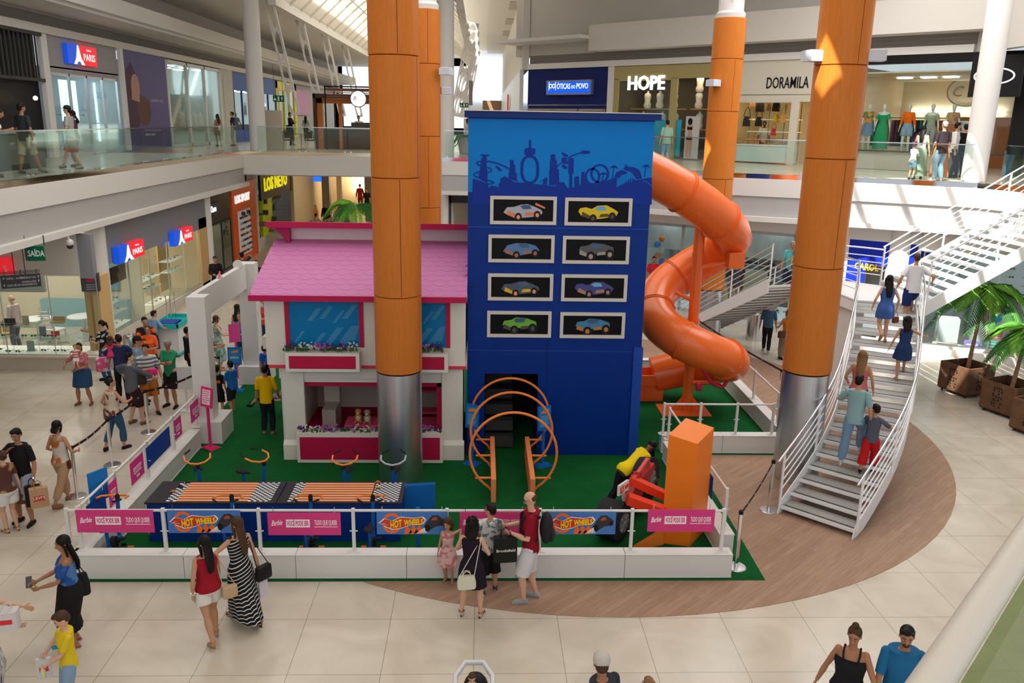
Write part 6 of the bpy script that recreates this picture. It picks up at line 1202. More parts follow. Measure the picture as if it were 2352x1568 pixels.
# side front of the same shop, along the hall
F2 = Fr((-11.02, 0, 0), (0, 1, 0)); struct(MB().rect(F2, 24.7, 2.5, 33.9, 3.72, .15, -.15), 'wall_side_header', GRH); struct(MB().rect(F2, 24.5, 0, 33.9, .35, .15, -.15), 'wall_side_plinth', mat((.62, .56, .47), .5)); glassfront(F2, 24.7, 33.0, .35, 2.5, 5, STEEL, -.08, .03)
struct(MB().rect(F2, 33.0, 0, 34.0, 2.9, .12, -.12).rect(F2, 31.9, .2, 33.0, 2.5, .05, -1.3), 'wall_side_wood', YWD); struct(boxes(((-14.6, 27.6, 0), (-14.5, 33.9, 3.7)), ((-14.6, 33.9, 0), (-11.1, 34.0, 3.7))), 'wall_shop_inside', BEI)
for (xa, ya, xb, yb, lab) in ((273, 557, 331, 598, 'lit red and blue PARIS sign on the side front, nearer one'), (400, 518, 442, 552, 'lit red and blue PARIS sign on the side front, farther one')):
    a0, a1 = PX(xa, ya+20, -10.8).y, PX(xb, yb-25, -10.8).y; zt = PX((xa+xb)/2, (ya+8 if xa > 300 else ya+1), -10.8).z; paris_sign(F2, a0, zt-.50, (a1-a0), .50, lab, .02, .2)
build(MB().rect(F2, 24.9, 1.75, 26.6, 2.25, .04, -.3), 'brown_board', mat((.10, .05, .03), .6), None, 'dark brown board in the side window beside the column', 'board', **NS)
sh2 = []
for i, (a, z) in enumerate(((25.6, .8), (25.6, 1.15), (28.6, 1.0), (28.6, 1.35), (31.2, 1.2), (31.2, 1.6), (25.8, .37), (29.5, .37))):
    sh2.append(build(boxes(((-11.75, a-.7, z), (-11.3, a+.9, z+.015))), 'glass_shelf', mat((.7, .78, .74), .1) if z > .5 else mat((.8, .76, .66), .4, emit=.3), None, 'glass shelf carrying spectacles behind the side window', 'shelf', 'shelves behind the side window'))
sgC = goods('sunglasses', 'spectacles standing on a shelf behind the side window', 'spectacles behind the side window', (-11.45, 25.2, .82), (.12, .10, .09), pi/2, 1.3)
for a, z in ((25.6, .8), (25.6, 1.15), (28.6, 1.0), (28.6, 1.35), (31.2, 1.2), (31.2, 1.6), (25.8, .37), (29.5, .37)):
    for k in range(4): copy_thing(sgC, (-11.5, a-.5+.38*k, z+.017), pi/2+random.uniform(-.3, .3))
# dark phone shop, orange sport shop, yellow-lettered shoe shop
F3 = Fr((-11.5, 0, 0), (0, 1, 0)); struct(MB().rect(F3, 34.3, 0, 38.9, 3.75, .1, -2.6).rect(F3, 34.6, 2.3, 38.9, 3.75, .1, -.12), 'wall_phone_shop', mat((.02, .022, .026), .4)); glassfront(F3, 34.6, 38.8, .1, 2.3, 3, DKG, 0, .06)
R = build(MB().rect(F3, 35.5, 2.75, 37.0, 3.2, .08, .0), 'shop_sign', mat((.05, .05, .06), .4), None, 'white glowing lettering sign on the dark phone shop', 'sign', **NS); text('iCase', F3, 35.7, 2.85, .35, mat((.8, .85, 1), .4, emit=3), R, .01, .09, 0, .005, sx=1.1)
for i in range(6): build(boxes(((-13.2, 35.0+.6*i, .9+.3*(i % 2)), (-13.1, 35.35+.6*i, 1.3+.3*(i % 2)))), 'phone_display', mat([(.15, .35, .6), (.55, .6, .65), (.35, .15, .55)][i % 3], .3, emit=.8), None, 'small lit phone display on the dark shop wall', 'display', 'lit displays in the phone shop', **NS)
OS = mat((.85, .13, .015), .45); struct(MB().rect(F3, 39.2, 0, 43.3, 3.75, .12, -.12), 'wall_orange_front', OS); R = build(MB().rect(F3, 39.9, .35, 41.9, 2.45, .05, .02), 'shoe_wall', mat((.72, .68, .62), .5, emit=.1), None, 'pale shoe display wall in the orange shop front', 'display wall', **NS)
sS = root('shop_sign_letters', (-11.45, 41, 2.9), 'white LOS SPORT lettering on the orange shop front', 'sign'); text('LOS SPORT', F3, 39.6, 2.85, .52, mat((.9, .9, .9), .4, emit=.8), sS, .02, .03, 0, .008, w=2.5)
cols = [(.03, .03, .04), (.05, .12, .35), (.6, .1, .05), (.1, .1, .12), (.55, .55, .55), (.05, .2, .5)]
for i, c in enumerate(cols):
    s0 = goods('shoe', 'sports shoe on the pale shoe wall of the orange shop', 'shoes on the orange shop wall', (-11.40, 40.15+.32*i, 2.1), c, pi/2, 1.0)
    for r in range(1, 7): copy_thing(s0, (-11.40, 40.15+.32*((i+r*2) % 6), 2.1-.27*r))
for y in (40.4, 41.3): build(MB().sph((-11.35, y, 2.32), .11, 16, 10), 'ball', mat((.4, .4, .42), .5, k='voro', s=2, c2=(.02, .02, .02)), None, 'patterned ball on top of the orange shop shoe wall', 'ball', 'balls above the shoes')
struct(MB().rect(F3, 44.4, 2.55, 51.5, 4.2, .12, -.12).rect(F3, 44.4, 0, 51.5, 4.2, .1, -2.2), 'wall_dark_front', mat((.02, .018, .02), .5)); sS = root('shop_sign_letters', (-11.45, 47, 3.1), 'yellow LOS NETO lettering on the dark shop front', 'sign'); text('LOS NETO', F3, 45.0, 3.0, .95, mat((.9, .8, .0), .4, emit=.6), sS, .03, .03, 0, .02, w=5.2)
build(boxes(((-12.2, 46.4, .4), (-12.0, 48.6, 2.7)),), 'yellow_display', mat((.55, .70, .02), .4), None, 'yellow green display rack inside the dark shoe shop', 'rack', **NS); build(boxes(((-13.2, 44.8, 0), (-13.1, 51, 2.6))), 'white_display', mat((.65, .68, .66), .5, emit=.15), None, 'white display wall deep in the dark shoe shop', 'display wall', **NS)
for i in range(9): goods('case' if i % 3 else 'hbag', 'dark sports bag or box on the rack of the dark shoe shop', 'goods in the dark shoe shop', (-11.95, 45.2+.62*i, .5+.55*(i % 4)), [(.05, .05, .06), (.35, .28, .2), (.12, .12, .14)][i % 3], 0, 1.5)
# ---- LOWER BACK
BK1 = mat((.55, .47, .34), .6, emit=.0); struct(boxes(((-11.6, 51.6, 0), (-11.4, 62, 4.24)), ((-12, 62, 0), (3, 62.2, 4.24))), 'wall_lower_back', BK1)
for i, (x, w) in enumerate(((-10.9, .5), (-9.9, .35), (-8.0, .8), (-6.6, .4), (-5.3, .3), (-4.0, .45), (-2.6, .4))): struct(boxes(((x, 58, 0), (x+w, 58.6, 4.24))), 'wall_pier', mat((.62, .50, .36), .5) if i % 2 else mat((.20, .17, .13), .5))
struct(boxes(((-10.8, 60, 4.16), (-8, 61, 4.2)), ((-9.5, 52, 4.16), (-7, 53, 4.2)), ((-5, 55, 4.16), (-3, 56, 4.2)), ((-6, 46, 4.16), (-4, 47, 4.2)), ((-3, 60, 4.16), (-1, 61, 4.2))), 'ceiling_light_lower', WARM)
for i in range(6): struct(boxes(((-9.3+.22*i, 61.4, 1.6+.06*i), (-9.2+.22*i, 61.5, 3.3))), 'trim_lamp_strip', WARM)
FBk = Fr((0, 57.9, 0), (1, 0, 0)); R, a0, b0, a1, b1 = sign_box(FBk, 700, 402, 716, 420, mat((.75, .03, .06), .4, emit=.8), 'red and blue lit pharmacy sign in the lower back hall', .1); build(MB().rect(FBk, a1+.02, b0+.1, a1+.65, b1, .1, .05), 'blue_letters', mat((.02, .15, .8), .4, emit=1.2), R, **NS)
struct(boxes(((-4.6, 61, 0), (-3.6, 61.4, 3.9))), 'wall_green_front', mat((.22, .22, .08), .5)); build(boxes(((-3.2, 57.6, 1.2), (-2.7, 57.75, 3.6))), 'lit_poster', mat((.85, .35, .28), .4, emit=1.2), None, 'glowing red and white poster in the lower back hall', 'poster', **NS)
struct(boxes(((-1.4, 35.9, 0), (-1.3, 36.6, 3.74)), ((.4, 35.9, 0), (.5, 36.6, 3.74)), ((-1.4, 35.9, 3.4), (.5, 36.6, 3.74))), 'wall_dark_doorway', DKG); struct(boxes(((-1.3, 39, 0), (3, 39.1, 3.74))), 'wall_beige_inside', mat((.55, .50, .38), .6))
# ---- RIGHT LOWER shops
RB = V((8.55, 28.72, 0)); F4 = Fr(RB, (5.76, -4.1, 0))
q = MB().rect(F4, -3.8, 3.35, 9.6, 3.74, .2, -.15); q.rect(F4, -3.8, 0, 9.6, .22, .15, -.1); struct(q, 'wall_right_lower_frame', WHT); glassfront(F4, -3.6, 2.35, .22, 3.35, 3, mat((.45, .46, .47), .4), 0, .10); q = MB()
for a in (2.35, 3.9, 9.3): q.rect(F4, a, 0, a+.16, 3.5, .16, -.05)
struct(q, 'trim_white_jamb', WHT); wallbox(F4, -3.7, 2.5, 0, 3.6, 4.2, mat((.50, .56, .56), .6), 'shoe_shop', lm=LAMPC)
struct(MB().rect(F4, -3.6, 2.2, 2.3, 3.3, .05, -1.4), 'wall_marble_sheet', mat((.60, .64, .62), .4, k='marble', s=1.5, c2=(.50, .54, .53)))
SHR = root('shoe_shelves', F4(-1.8, 0, -3.9), 'white shelving with dark shoes at the back of the right shoe shop', 'shelves'); q = MB()
for k in range(6): q.rect(F4, -3.4, .7+.42*k, 1.6, .73+.42*k, .35, -4.1)
for a in (-3.4, -1.7, 0, 1.6): q.rect(F4, a, .2, a+.03, 3.0, .35, -4.1)
build(q, 'shelf_boards', mat((.72, .76, .76), .4), SHR, **NS)
cc = [(.03, .03, .035), (.10, .07, .05), (.30, .20, .13), (.03, .05, .12)]
for i, c in enumerate(cc):
    s0 = goods('shoe', 'dark shoe on the back shelves of the right shoe shop', 'shoes on the back shelves', F4(-3.1+.3*i, 1.16, -3.9), c, 2.5, 1.2)
    for r in range(3):
        for k in range(3): copy_thing(s0, F4(-3.1+.3*i+1.35*k, 1.16+.42*r, -3.9))
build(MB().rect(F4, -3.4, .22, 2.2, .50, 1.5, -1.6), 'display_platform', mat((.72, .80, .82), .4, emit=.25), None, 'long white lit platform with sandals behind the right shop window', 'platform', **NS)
for i, c in enumerate(((.45, .28, .12), (.65, .40, .2), (.25, .12, .07), (.65, .62, .58))):
    s0 = goods('heel', 'tan sandal on the white platform of the right shop', 'sandals on the white platform', F4(-3.0+.35*i, .50, -.3-.12*i), c, 2.2, 1.3)
    for k in range(1, 4): copy_thing(s0, F4(-3.0+.35*i+1.35*k, .50, -.3-.2*((i+k) % 4)))
build(MB().rect(F4, .3, .5, 1.1, 1.75, .1, -1.5), 'display_board', mat((.60, .60, .48), .5), None, 'pale green panel standing on the shop platform', 'panel', **NS); build(MB().rect(F4, -.5, .5, 1.6, .95, .7, -1.3), 'wooden_table', mat((.55, .42, .25), .5), None, 'wooden display table with bags in the right shop', 'table', **NS)
for k in range(4): goods('hbag', 'pale straw bag on the wooden table of the right shop', 'straw bags on the wooden table', F4(-.3+.42*k, .95, -.95), (.62, .55, .38), .6, 1.0)
q = MB(); cb = [(.8, .2, .05), (.02, .2, .7), (.5, .6, .55)]
for i in range(6): p = PY(1518+(-8 if i % 2 else 2), 548+i*13, 31.2); build(MB().sph(p, .12, 12, 8), 'balloon', mat(cb[i % 3], .3), None, 'small party balloon in a column left of the slide', 'balloon', 'balloon column in the shoe shop')
build(MB().rect(F4, 4.1, .3, 5.6, 3.3, .06, -.4), 'portrait_poster', mat((.25, .33, .42), .5, k='noise', s=.6, c2=(.45, .36, .30)), None, 'tall blue framed poster beside the stair side column', 'poster', **NS)
# blue eyewear shop behind the stairs
F5 = Fr((10.6, 27.25, 0), (5.76, -4.1, 0)); struct(MB().rect(F5, .4, 0, 1.95, 3.35, .1, 0).rect(F5, 1.95, 2.6, 4.0, 3.35, .1, 0).rect(F5, 1.95, 0, 2.1, 2.6, .1, 0), 'wall_blue_front', mat((.01, .03, .45), .4)); struct(MB().rect(F5, .4, 3.35, 4.2, 3.74, .2, -.1), 'trim_white_head', WHT)
sS = root('shop_sign_letters', F5(1.5, 1.9, .1), 'yellow CAROL lettering on the blue shop wall behind the landing', 'sign'); a0, b0 = F5.pix(1962, 617, .1); a1, _ = F5.pix(2019, 620, .1); text('CAROL', F5, a0, b0, .30, mat((.85, .62, .02), .5), sS, .005, .105, 0, .008, sx=(a1-a0)/1.02)
glassfront(F5, 2.1, 4.0, .1, 2.6, 2, STEEL, 0, .05); struct(MB().rect(F5, 1.6, 0, 4.5, 3.3, .05, -3.0), 'wall_shop_inside', mat((.55, .6, .62), .5))
struct(MB().rect(F5, .5, .5, 1.7, .85, .02, .1).rect(F5, .9, .3, 1.1, .5, .02, .1), 'trim_yellow_mark', mat((.8, .6, .02), .5))
# eyewear shop at the lower right edge
F6 = Fr((14.0, 24.7, 0), (.93, -.36, 0)); q = MB().rect(F6, -.6, 0, 6, .30, .12, -.1).rect(F6, -.6, 3.2, 6, 3.74, .15, -.1); struct(q, 'wall_lower_far_right', mat((.66, .62, .55), .5)); glassfront(F6, -.5, 5.8, .3, 3.2, 3, STEEL, 0, .04); wallbox(F6, -.6, 6, 0, 3.6, 3.5, mat((.62, .66, .68), .5), 'far_right_shop', lm=LAMPC)
for (xa, ya, xb, yb, c, lab) in ((2215, 780, 2247, 820, (.25, .22, .55), 'purple promotion card in the lower right window'), (2217, 798, 2240, 822, (.75, .28, .22), 'salmon promotion card in the lower right window'), (2268, 758, 2302, 780, (.75, .12, .14), 'red promotion card in the lower right window'), (2263, 780, 2297, 812, (.10, .50, .40), 'green promotion card in the lower right window'), (2262, 812, 2293, 824, (.75, .65, .1), 'yellow card below the green one in the right window'), (2306, 782, 2340, 796, (.80, .65, .05), 'yellow promotion card at the right edge of the window'), (2303, 796, 2338, 824, (.06, .45, .36), 'large green promotion card at the right window edge'), (2270, 677, 2306, 718, (.75, .08, .10), 'hanging red price poster with yellow figures')):
    o_ = -.35; a0, b1 = F6.pix(xa, ya, o_); a1, b0 = F6.pix(xb, yb, o_); R = build(MB().rect(F6, a0, b0, a1, b1, .01, o_), 'promo_card', mat(c, .5), None, lab, 'poster', **NS); q = MB()
    for k in range(3): q.rect(F6, a0+(a1-a0)*.15, b0+(b1-b0)*(.2+.25*k), a0+(a1-a0)*.85, b0+(b1-b0)*(.27+.25*k), .003, o_+.01)
    build(q, 'text_lines', mat((.8, .78, .7) if c[1] < .6 else (.6, .1, .1), .5), R, **NS)
for x, y, c, lab in ((2262, 727, (.8, .08, .35), 'pink balloon in the lower right window'), (2291, 730, (.0, .30, .55), 'blue balloon in the lower right window')):
    a, b = F6.pix(x, y, -.5); p = F6(a, b, -.5); build(MB().sph(p, (.13, .13, .15), 16, 12).tube([p-V((0, 0, .15)), p-V((0, 0, .35))], [.02, .004], 8), 'balloon', mat(c, .3), None, lab, 'balloon')
s0 = goods('sunglasses', 'dark glasses on the back wall of the lower right shop', 'glasses on the far right wall', F6(.6, 1.9, -3.2), s=1.5)
for i in range(7):
    for k in range(4): copy_thing(s0, F6(.6+.5*i, 1.5+.28*k, -3.2), 0)
for a, c, lab in ((.55, (.6, .62, .64), 'white box stand behind the purple promotion card'), (1.55, (.6, .62, .62), 'white box stand behind the green promotion card'), (2.5, (.65, .66, .66), 'white box stand at the right edge window')): build(MB().rect(F6, a-.3, .3, a+.3, 1.05, .5, -1.0), 'box_stand', mat(c, .5), None, lab, 'stand', **NS)
# ---- LEFT UPPER
F7 = Fr((XW, 0, 0), (0, 1, 0)); LA = lambda x, y=250, o=0: F7.pix(x, y, o)[0]
struct(MB().rect(F7, 12, 5.3, 29.9, 9.36, .1, -.3), 'wall_dark_kitchen', BLACK); q = MB()
for k in range(30): q.rect(F7, 22.0+.26*k, 7.9, 22.06+.26*k, 9.3, .04, .0)
q.rect(F7, 12, 7.8, 29.9, 7.9, .06, 0); q.rect(F7, 12, 9.25, 29.9, 9.36, .1, 0); struct(q, 'trim_black_slats', mat((.05, .048, .045), .5))
build(MB().sph((XW+.3, 28.6, 7.25), .07, 12, 8), 'pendant_lamp', mat((1, .6, .3), .4, emit=12), None, 'small warm pendant bulb in the dark upper shop', 'lamp')
R = root('food_cart', (-12.9, 24.5, 5.3), 'low dark food stand with trays on the upper left gallery', 'stand'); build(boxes(((-13.9, 20.5, 5.3), (-12.5, 24.9, 6.25))), 'cabinet', mat((.06, .065, .07), .5), R); build(boxes(((-13.95, 20.4, 6.25), (-12.45, 25.0, 6.30))), 'counter_top', mat((.35, .36, .36), .3), R); text('Rice Burger', Fr((-12.48, 22.2, 5.6), (0, 1, 0)), 0, 0, .32, mat((.6, .65, .65), .5), R, .002, .003) if 0 else None
q = MB()
q.rect(F7, 29.9, 5.3, 30.3, 9.36, .15, -.1)
struct(q, 'trim_white_jamb', WHT)
wallbox(F7, 30.3, 35.9, 5.3, 8.3, 3.0, mat((.45, .55, .62), .5), 'upper_eyewear_shop', lm=LAMPC); struct(MB().rect(F7, 30.3, 8.15, 35.9, 9.36, .1, -.1), 'wall_grey_header', mat((.36, .34, .35), .6)); glassfront(F7, 30.4, 35.8, 5.3, 8.15, 4, STEEL, -.05, .08)
a0, b1 = F7.pix(155, 101, .2); a1, b0 = F7.pix(226, 152, .2); paris_sign(F7, a0, 8.50, a1-a0, .68, 'lit red and blue PARIS sign on the upper gallery', .02, .15)
for xa, xb, lab in ((137, 173, 'tall glowing white light panel, left of two in the upper eyewear shop'), (216, 248, 'tall glowing white light panel, right of two in the upper eyewear shop')): build(MB().rect(F7, LA(xa, 220, -1.), 6.5 if xa < 200 else 5.7, LA(xb, 220, -1.), 8.0, .06, -1.), 'light_panel', mat((.72, .88, 1.), .5, emit=1.6), None, lab, 'light panel', **NS)
for i in range(8): copy_thing(sgA, F7(30.8+.6*i, 6.1+.3*(i % 3), -.6), pi/2, 'dark glasses on the shelves of the upper eyewear shop', 'glasses in the upper shop')
R = root('advert_poster', F7(38.5, 5.5, .05), 'large purple advertising poster with a resting figure on the upper left wall', 'poster'); pa, pb = 36.3, 41.0; build(MB().rect(F7, 36.0, 5.35, pa, 9.5, .12, 0), 'white_edge', WHT, R, **NS)
build(MB().rect(F7, pa, 5.35, pb, 9.58, .1, 0), 'poster_panel', mat((.12, .10, .25), .5), R, **NS); build(MB().rect(F7, pa, 5.35, pb, 7.6, .002, .1).rect(F7, pa, 7.4, pb, 9.58, .001, .1), 'poster_lower', mat((.07, .045, .15), .5), R, **NS) if 0 else None
q = MB(); q.poly(F7, [(pa, 6.1), (pa+1.1, 6.3), (pa+1.5, 7.2), (pa+1.3, 8.3), (pa+.7, 8.9), (pa+.2, 8.6), (pa, 8.4)], .003, .1); build(q, 'printed_robe', mat((.10, .05, .09), .6), R, **NS)
q = MB(); q.poly(F7, [(pa+.5, 7.4)]+[(pa+1.0+.45*cos(t), 7.9+.55*sin(t)) for t in [pi*1.1-k*pi*1.3/10 for k in range(11)]]+[(pa+1.3, 7.3)], .003, .104); build(q, 'printed_skin', mat((.50, .27, .20), .6), R, **NS)
build(MB().poly(F7, arc((pa+1.75, 6.95), .75, 0, 2*pi, 18, .62), .003, .102), 'printed_hair', mat((.16, .09, .07), .7), R, **NS)
wt = mat((.6, .55, .65), .5); text('QUEM NÃO OUVE,', F7, pa+2.6, 7.35, .17, wt, R, .001, .104); text('Apresente a receita e compre as lentes', F7, pa+1.6, 6.1, .12, wt, R, .001, .104); text('multifocais Kodak, Varilux e Zeiss.', F7, pa+1.6, 5.92, .13, mat((.8, .78, .85), .5), R, .001, .104, 0, .003) if 0 else text('multifocais e receitas.', F7, pa+1.6, 5.92, .13, mat((.8, .78, .85), .5), R, .001, .104, 0, .003)
wallbox(F7, 41.3, 49.4, 5.3, 9.2, 4.0, mat((.45, .50, .46), .5), 'upper_clothes_shop', lm=LAMPC); glassfront(F7, 41.3, 49.4, 5.3, 9.3, 3, WHT, 0, .14); struct(MB().rect(F7, 49.4, 5.3, 51.8, 9.36, .12, -.06).rect(F7, 49.9, 5.3, 51.4, 9.0, .02, .06), 'wall_beige_panel', mat((.50, .48, .42), .6))
sS = root('shop_sign_letters', F7(46.5, 7.7, -.1), 'dark curly lettering hanging in the upper clothes shop window', 'sign'); text('Kollos', F7, 46.3, 7.75, .55, BLACK, sS, .03, -.1, .3)
q = MB(); q.rect(F7, 41.5, 5.35, 43, 7.6, .3, -3.5); build(q, 'garment_shelf', mat((.25, .15, .10), .7, k='stripe', s=6, c2=(.7, .5, .1)), None, 'shelf of folded striped clothes in the upper clothes shop', 'shelf', **NS)
NB = mat((.02, .07, .30), .45); q = MB().rect(F7, 51.9, 8.4, 62.5, 9.36, .1, -.08); q.rect(F7, 55.5, 5.3, 58.0, 9.3, .1, -.06).rect(F7, 51.9, 5.3, 62.5, 6.0, .1, -.06); struct(q, 'wall_blue_barber', NB); wallbox(F7, 51.9, 62.5, 5.3, 8.4, 3.5, mat((.35, .32, .30), .5), 'barber_shop', lm=LAMPC); glassfront(F7, 52.0, 55.5, 5.5, 8.4, 2, NB, 0, .1); glassfront(F7, 58.0, 62.4, 6.0, 8.4, 2, NB, 0, .1)
for a, lab in ((55.3, 'red and blue barber pole left of the white column'), (58.2, 'red and blue barber pole right of the white column')):
    R = root('barber_pole', F7(a, 7.1, .2), lab, 'barber pole', 'barber poles'); p = F7(a, 6.9, .25); build(MB().cyl(p, p+V((0, 0, .55)), .09, 14), 'striped_tube', mat((.7, .7, .72), .3, k='stripez', s=9, c2=(.5, .05, .08)), R); build(MB().sph(p+V((0, 0, .65)), .12, 12, 8).sph(p-V((0, 0, .04)), .09, 12, 8), 'globe', mat((.8, .85, .95), .3, emit=.6), R)
R = root('lattice', F7(56.7, 6, .06), 'blue diamond lattice panel on the barber shop front', 'lattice'); q = MB()
for k in range(7):
    for s in (0, 1): z = 5.7+.38*k; q.bar(F7(55.7 if s else 57.8, z, .08), F7(57.8 if s else 55.7, z+.7, .08), .03, .02)
build(q, 'lattice_bars', mat((.10, .18, .45), .4), R)
YW = mat((.85, .68, .03), .45); struct(MB().rect(F7, 62.6, 5.3, 63.0, 9.3, .1, -.05).rect(F7, 68.5, 5.3, 69.2, 9.3, .1, -.05).rect(F7, 62.6, 8.8, 69.2, 9.3, .1, -.05).rect(F7, 62.6, 5.3, 69.2, 9.3, .1, -2.0), 'wall_yellow_front', YW); glassfront(F7, 63.2, 68.4, 5.3, 8.8, 3, YW, 0, .15)
struct(MB().rect(F7, 69.4, 5.3, 90, 9.36, .1, -.6), 'wall_upper_far_left', mat((.60, .58, .56), .6)); build(MB().rect(F7, 70.5, 7.0, 76, 9.0, .1, -.4), 'pink_poster', mat((.75, .35, .60), .5), None, 'pale pink poster on the far upper left wall', 'poster', **NS)
build(boxes(((-10.4, 41.2, 5.3), (-9.5, 41.5, 7.1))), 'stone_pillar_base', mat((.58, .50, .40), .6), None, 'beige stone clad pillar behind the guard on the bridge', 'pillar', **NS)
struct(boxes(((-34, 91.0, 5.3), (-1.7, 91.05, 13))), 'wall_far_bright', mat((.75, .80, .86), .6))
def exit_hang(x0, y0, x1, y1, Y, lab):
    f = Fr((0, Y, 0), (1, 0, 0)); a0, b1 = f.pix(x0, y0); a1, b0 = f.pix(x1, y1); R = root('exit_sign', f(a0, b0), lab, 'sign'); build(MB().rect(f, a0, b0, a1, b1, .04), 'panel', mat((.0, .13, .07), .5), R, **NS); w_, h_ = a1-a0, b1-b0; wm = mat((.8, .85, .8), .5); q = MB()
    for k in (0, 1, 2): c0, c1 = a0+w_*(.04+.33*k), a0+w_*(.30+.33*k)
    q.poly(f, arc((a0+w_*.18, b0+h_*.36), h_*.2, 0, 2*pi, 12), .003, .04); q.rect(f, a0+w_*.15, b0+h_*.45, a0+w_*.19, b0+h_*.8, .003, .041); build(q, 'wheelchair_mark', wm, R, **NS)
    q = MB(); q.rect(f, a0+w_*.42, b0+h_*.15, a0+w_*.58, b0+h_*.85, .003, .04); build(q, 'door_mark', wm, R, **NS)
    q = MB(); q.poly(f, [(a0+w_*.70, b0+h_*.5), (a0+w_*.81, b0+h_*.88), (a0+w_*.92, b0+h_*.5)], .003, .04); q.rect(f, a0+w_*.78, b0+h_*.15, a0+w_*.84, b0+h_*.5, .003, .04); build(q, 'arrow', wm, R, **NS)
    build(boxes((tuple(f(a0+w_*.1, b1, 0)), tuple(f(a0+w_*.12, b1+1.5, .02))), (tuple(f(a0+w_*.88, b1, 0)), tuple(f(a0+w_*.9, b1+1.5, .02)))), 'hanger', DKG, R)
exit_hang(627, 219, 653, 234, 44.5, 'green exit sign with wheelchair mark above the man in black'); exit_hang(1056, 236, 1076, 247, 44.0, 'green exit sign with wheelchair mark beside the blue tower')
# café kiosk on the upper back gallery
KR_ = root('cafe_kiosk', (-7.3, 44, 5.3), 'orange framed café kiosk with slatted canopy on the upper bridge', 'kiosk'); OW = mat((.62, .20, .045), .45); BRN = mat((.09, .045, .03), .5); FK = Fr((0, 43.4, 0), (1, 0, 0))
kx0, kx1 = FK.pix(722, 260)[0], -3.0; build(MB().rect(FK, kx0, 5.3, kx0+.12, 7.95, .6, -.3).rect(FK, kx0, 7.75, kx1, 7.95, .6, -.3), 'brown_frame', BRN, KR_, **NS); build(MB().rect(FK, kx0+.14, 5.3, kx0+.40, 7.75, .3, -.3).rect(FK, kx0+.14, 7.50, kx1, 7.74, .3, -.3).rect(FK, kx0+1.2, 5.3, kx0+1.35, 7.5, .3, -.3), 'orange_frame', OW, KR_, **NS)
build(boxes(((kx0+.3, 43.6, 5.3), (-3.4, 44.4, 6.25))), 'counter', BRN, KR_); build(boxes(((kx0+.3, 43.5, 6.25), (-3.4, 44.5, 6.32))), 'counter_top', mat((.45, .33, .22), .4), KR_); q = MB()
for k in range(10): q.box((-7.6, 42.4+.25*k, 8.12+.0*k), (-4.5, 42.45+.25*k, 8.2))
for k in range(6): q.box((-7.55, 42.35, 7.7+.09*k), (-4.5, 42.4, 7.74+.09*k))
build(q, 'canopy_slats', mat((.30, .16, .10), .5), KR_, **NS); q = MB()
for x in (-7.65, -4.5):
    for y in (42.3, 44.9): q.box((x, y, 5.3), (x+.06, y+.06, 8.3))
q.box((-7.65, 42.3, 8.24), (-4.44, 42.36, 8.3)); q.box((-7.65, 42.3, 8.24), (-7.59, 44.96, 8.3)); build(q, 'black_frame', BLACK, KR_, **NS)
c = PY(823, 227, 42.2); R = root('round_sign', c, 'glowing round white sign on the café kiosk', 'sign'); build(MB().cyl(c+V((0, .05, 0)), c+V((0, 0, 0)), .40, 32), 'rim', mat((.08, .09, .11), .4), R); build(MB().cyl(c+V((0, 0, 0)), c+V((0, -.02, 0)), .36, 32), 'light_disc', mat((.9, .95, 1), .4, emit=1.), R); text('Brasileirinho', Fr(c+V((0, -.03, 0)), (1, 0, 0)), -.3, -.02, .12, BLACK, R, .001, .001, .2, 0, sx=.85) if 0 else text('B', Fr(c+V((0, -.03, 0)), (1, 0, 0)), -.26, -.06, .26, mat((.1, .12, .16), .5), R, .001, .001, .3)
build(boxes(((-6.6, 43.6, 6.32), (-5.6, 44.1, 6.6))), 'coffee_machine', mat((.10, .09, .08), .4), None, 'dark coffee machine on the kiosk counter', 'machine', **NS); build(boxes(((-5.4, 43.55, 6.32), (-4.2, 44.1, 6.55))), 'glass_jars', mat((.55, .38, .30), .3), None, 'row of jars on the kiosk counter', 'jars', kind='stuff', **NS)
for x in (-9.2, -8.2): chair((x, 41.2, 5.3), 0, 'dark café chair on the upper bridge behind the glass, %s' % ('left' if x < -9 else 'right'), mat((.07, .04, .03), .6))
build(MB().lathe((-8.7, 41.6, 5.3), [(.2, 0), (.2, .03), (.03, .05), (.03, .7), (.35, .72), (.35, .75), (0, .75)], 20), 'cafe_table', mat((.5, .4, .3), .5), None, 'small round café table on the upper bridge', 'table')
# ---- far bright corridor seen past the tower's left top
struct(boxes(((-1.0, 46, 5.3), (-.5, 46.4, 6.9))), 'wall_stone_pier', mat((.66, .58, .47), .6)); struct(boxes(((.0, 88, 5.3), (1.9, 88.2, 8.8))), 'wall_far_shop', mat((.30, .20, .12), .5)); struct(boxes(((-1.2, 90.5, 8.8), (8, 90.8, 13))), 'window_far', mat((.85, .93, 1.), .5, emit=1.6))
build(boxes(((1.72, 60, 7.2), (1.8, 61.2, 8.6))), 'red_banner', mat((.75, .04, .05), .5), None, 'small red hanging banner in the far corridor', 'banner', **NS); build(boxes(((-.75, 47.5, 7.6), (-.55, 47.6, 8.9))), 'grey_banner', mat((.22, .20, .19), .5), None, 'grey vertical banner beside the bright struts', 'banner', **NS)
p = PY(1068, 330, 39.5); R = root('potted_plant', (p.x, p.y, 5.3), 'fern in a stone pot on the bridge left of the tower top', 'plant'); build(MB().lathe((p.x, p.y, 5.3), [(.25, 0), (.38, .75), (.33, .75), (0, .7)], 20), 'pot', mat((.36, .33, .27), .7), R); q = MB(); random.seed(3)
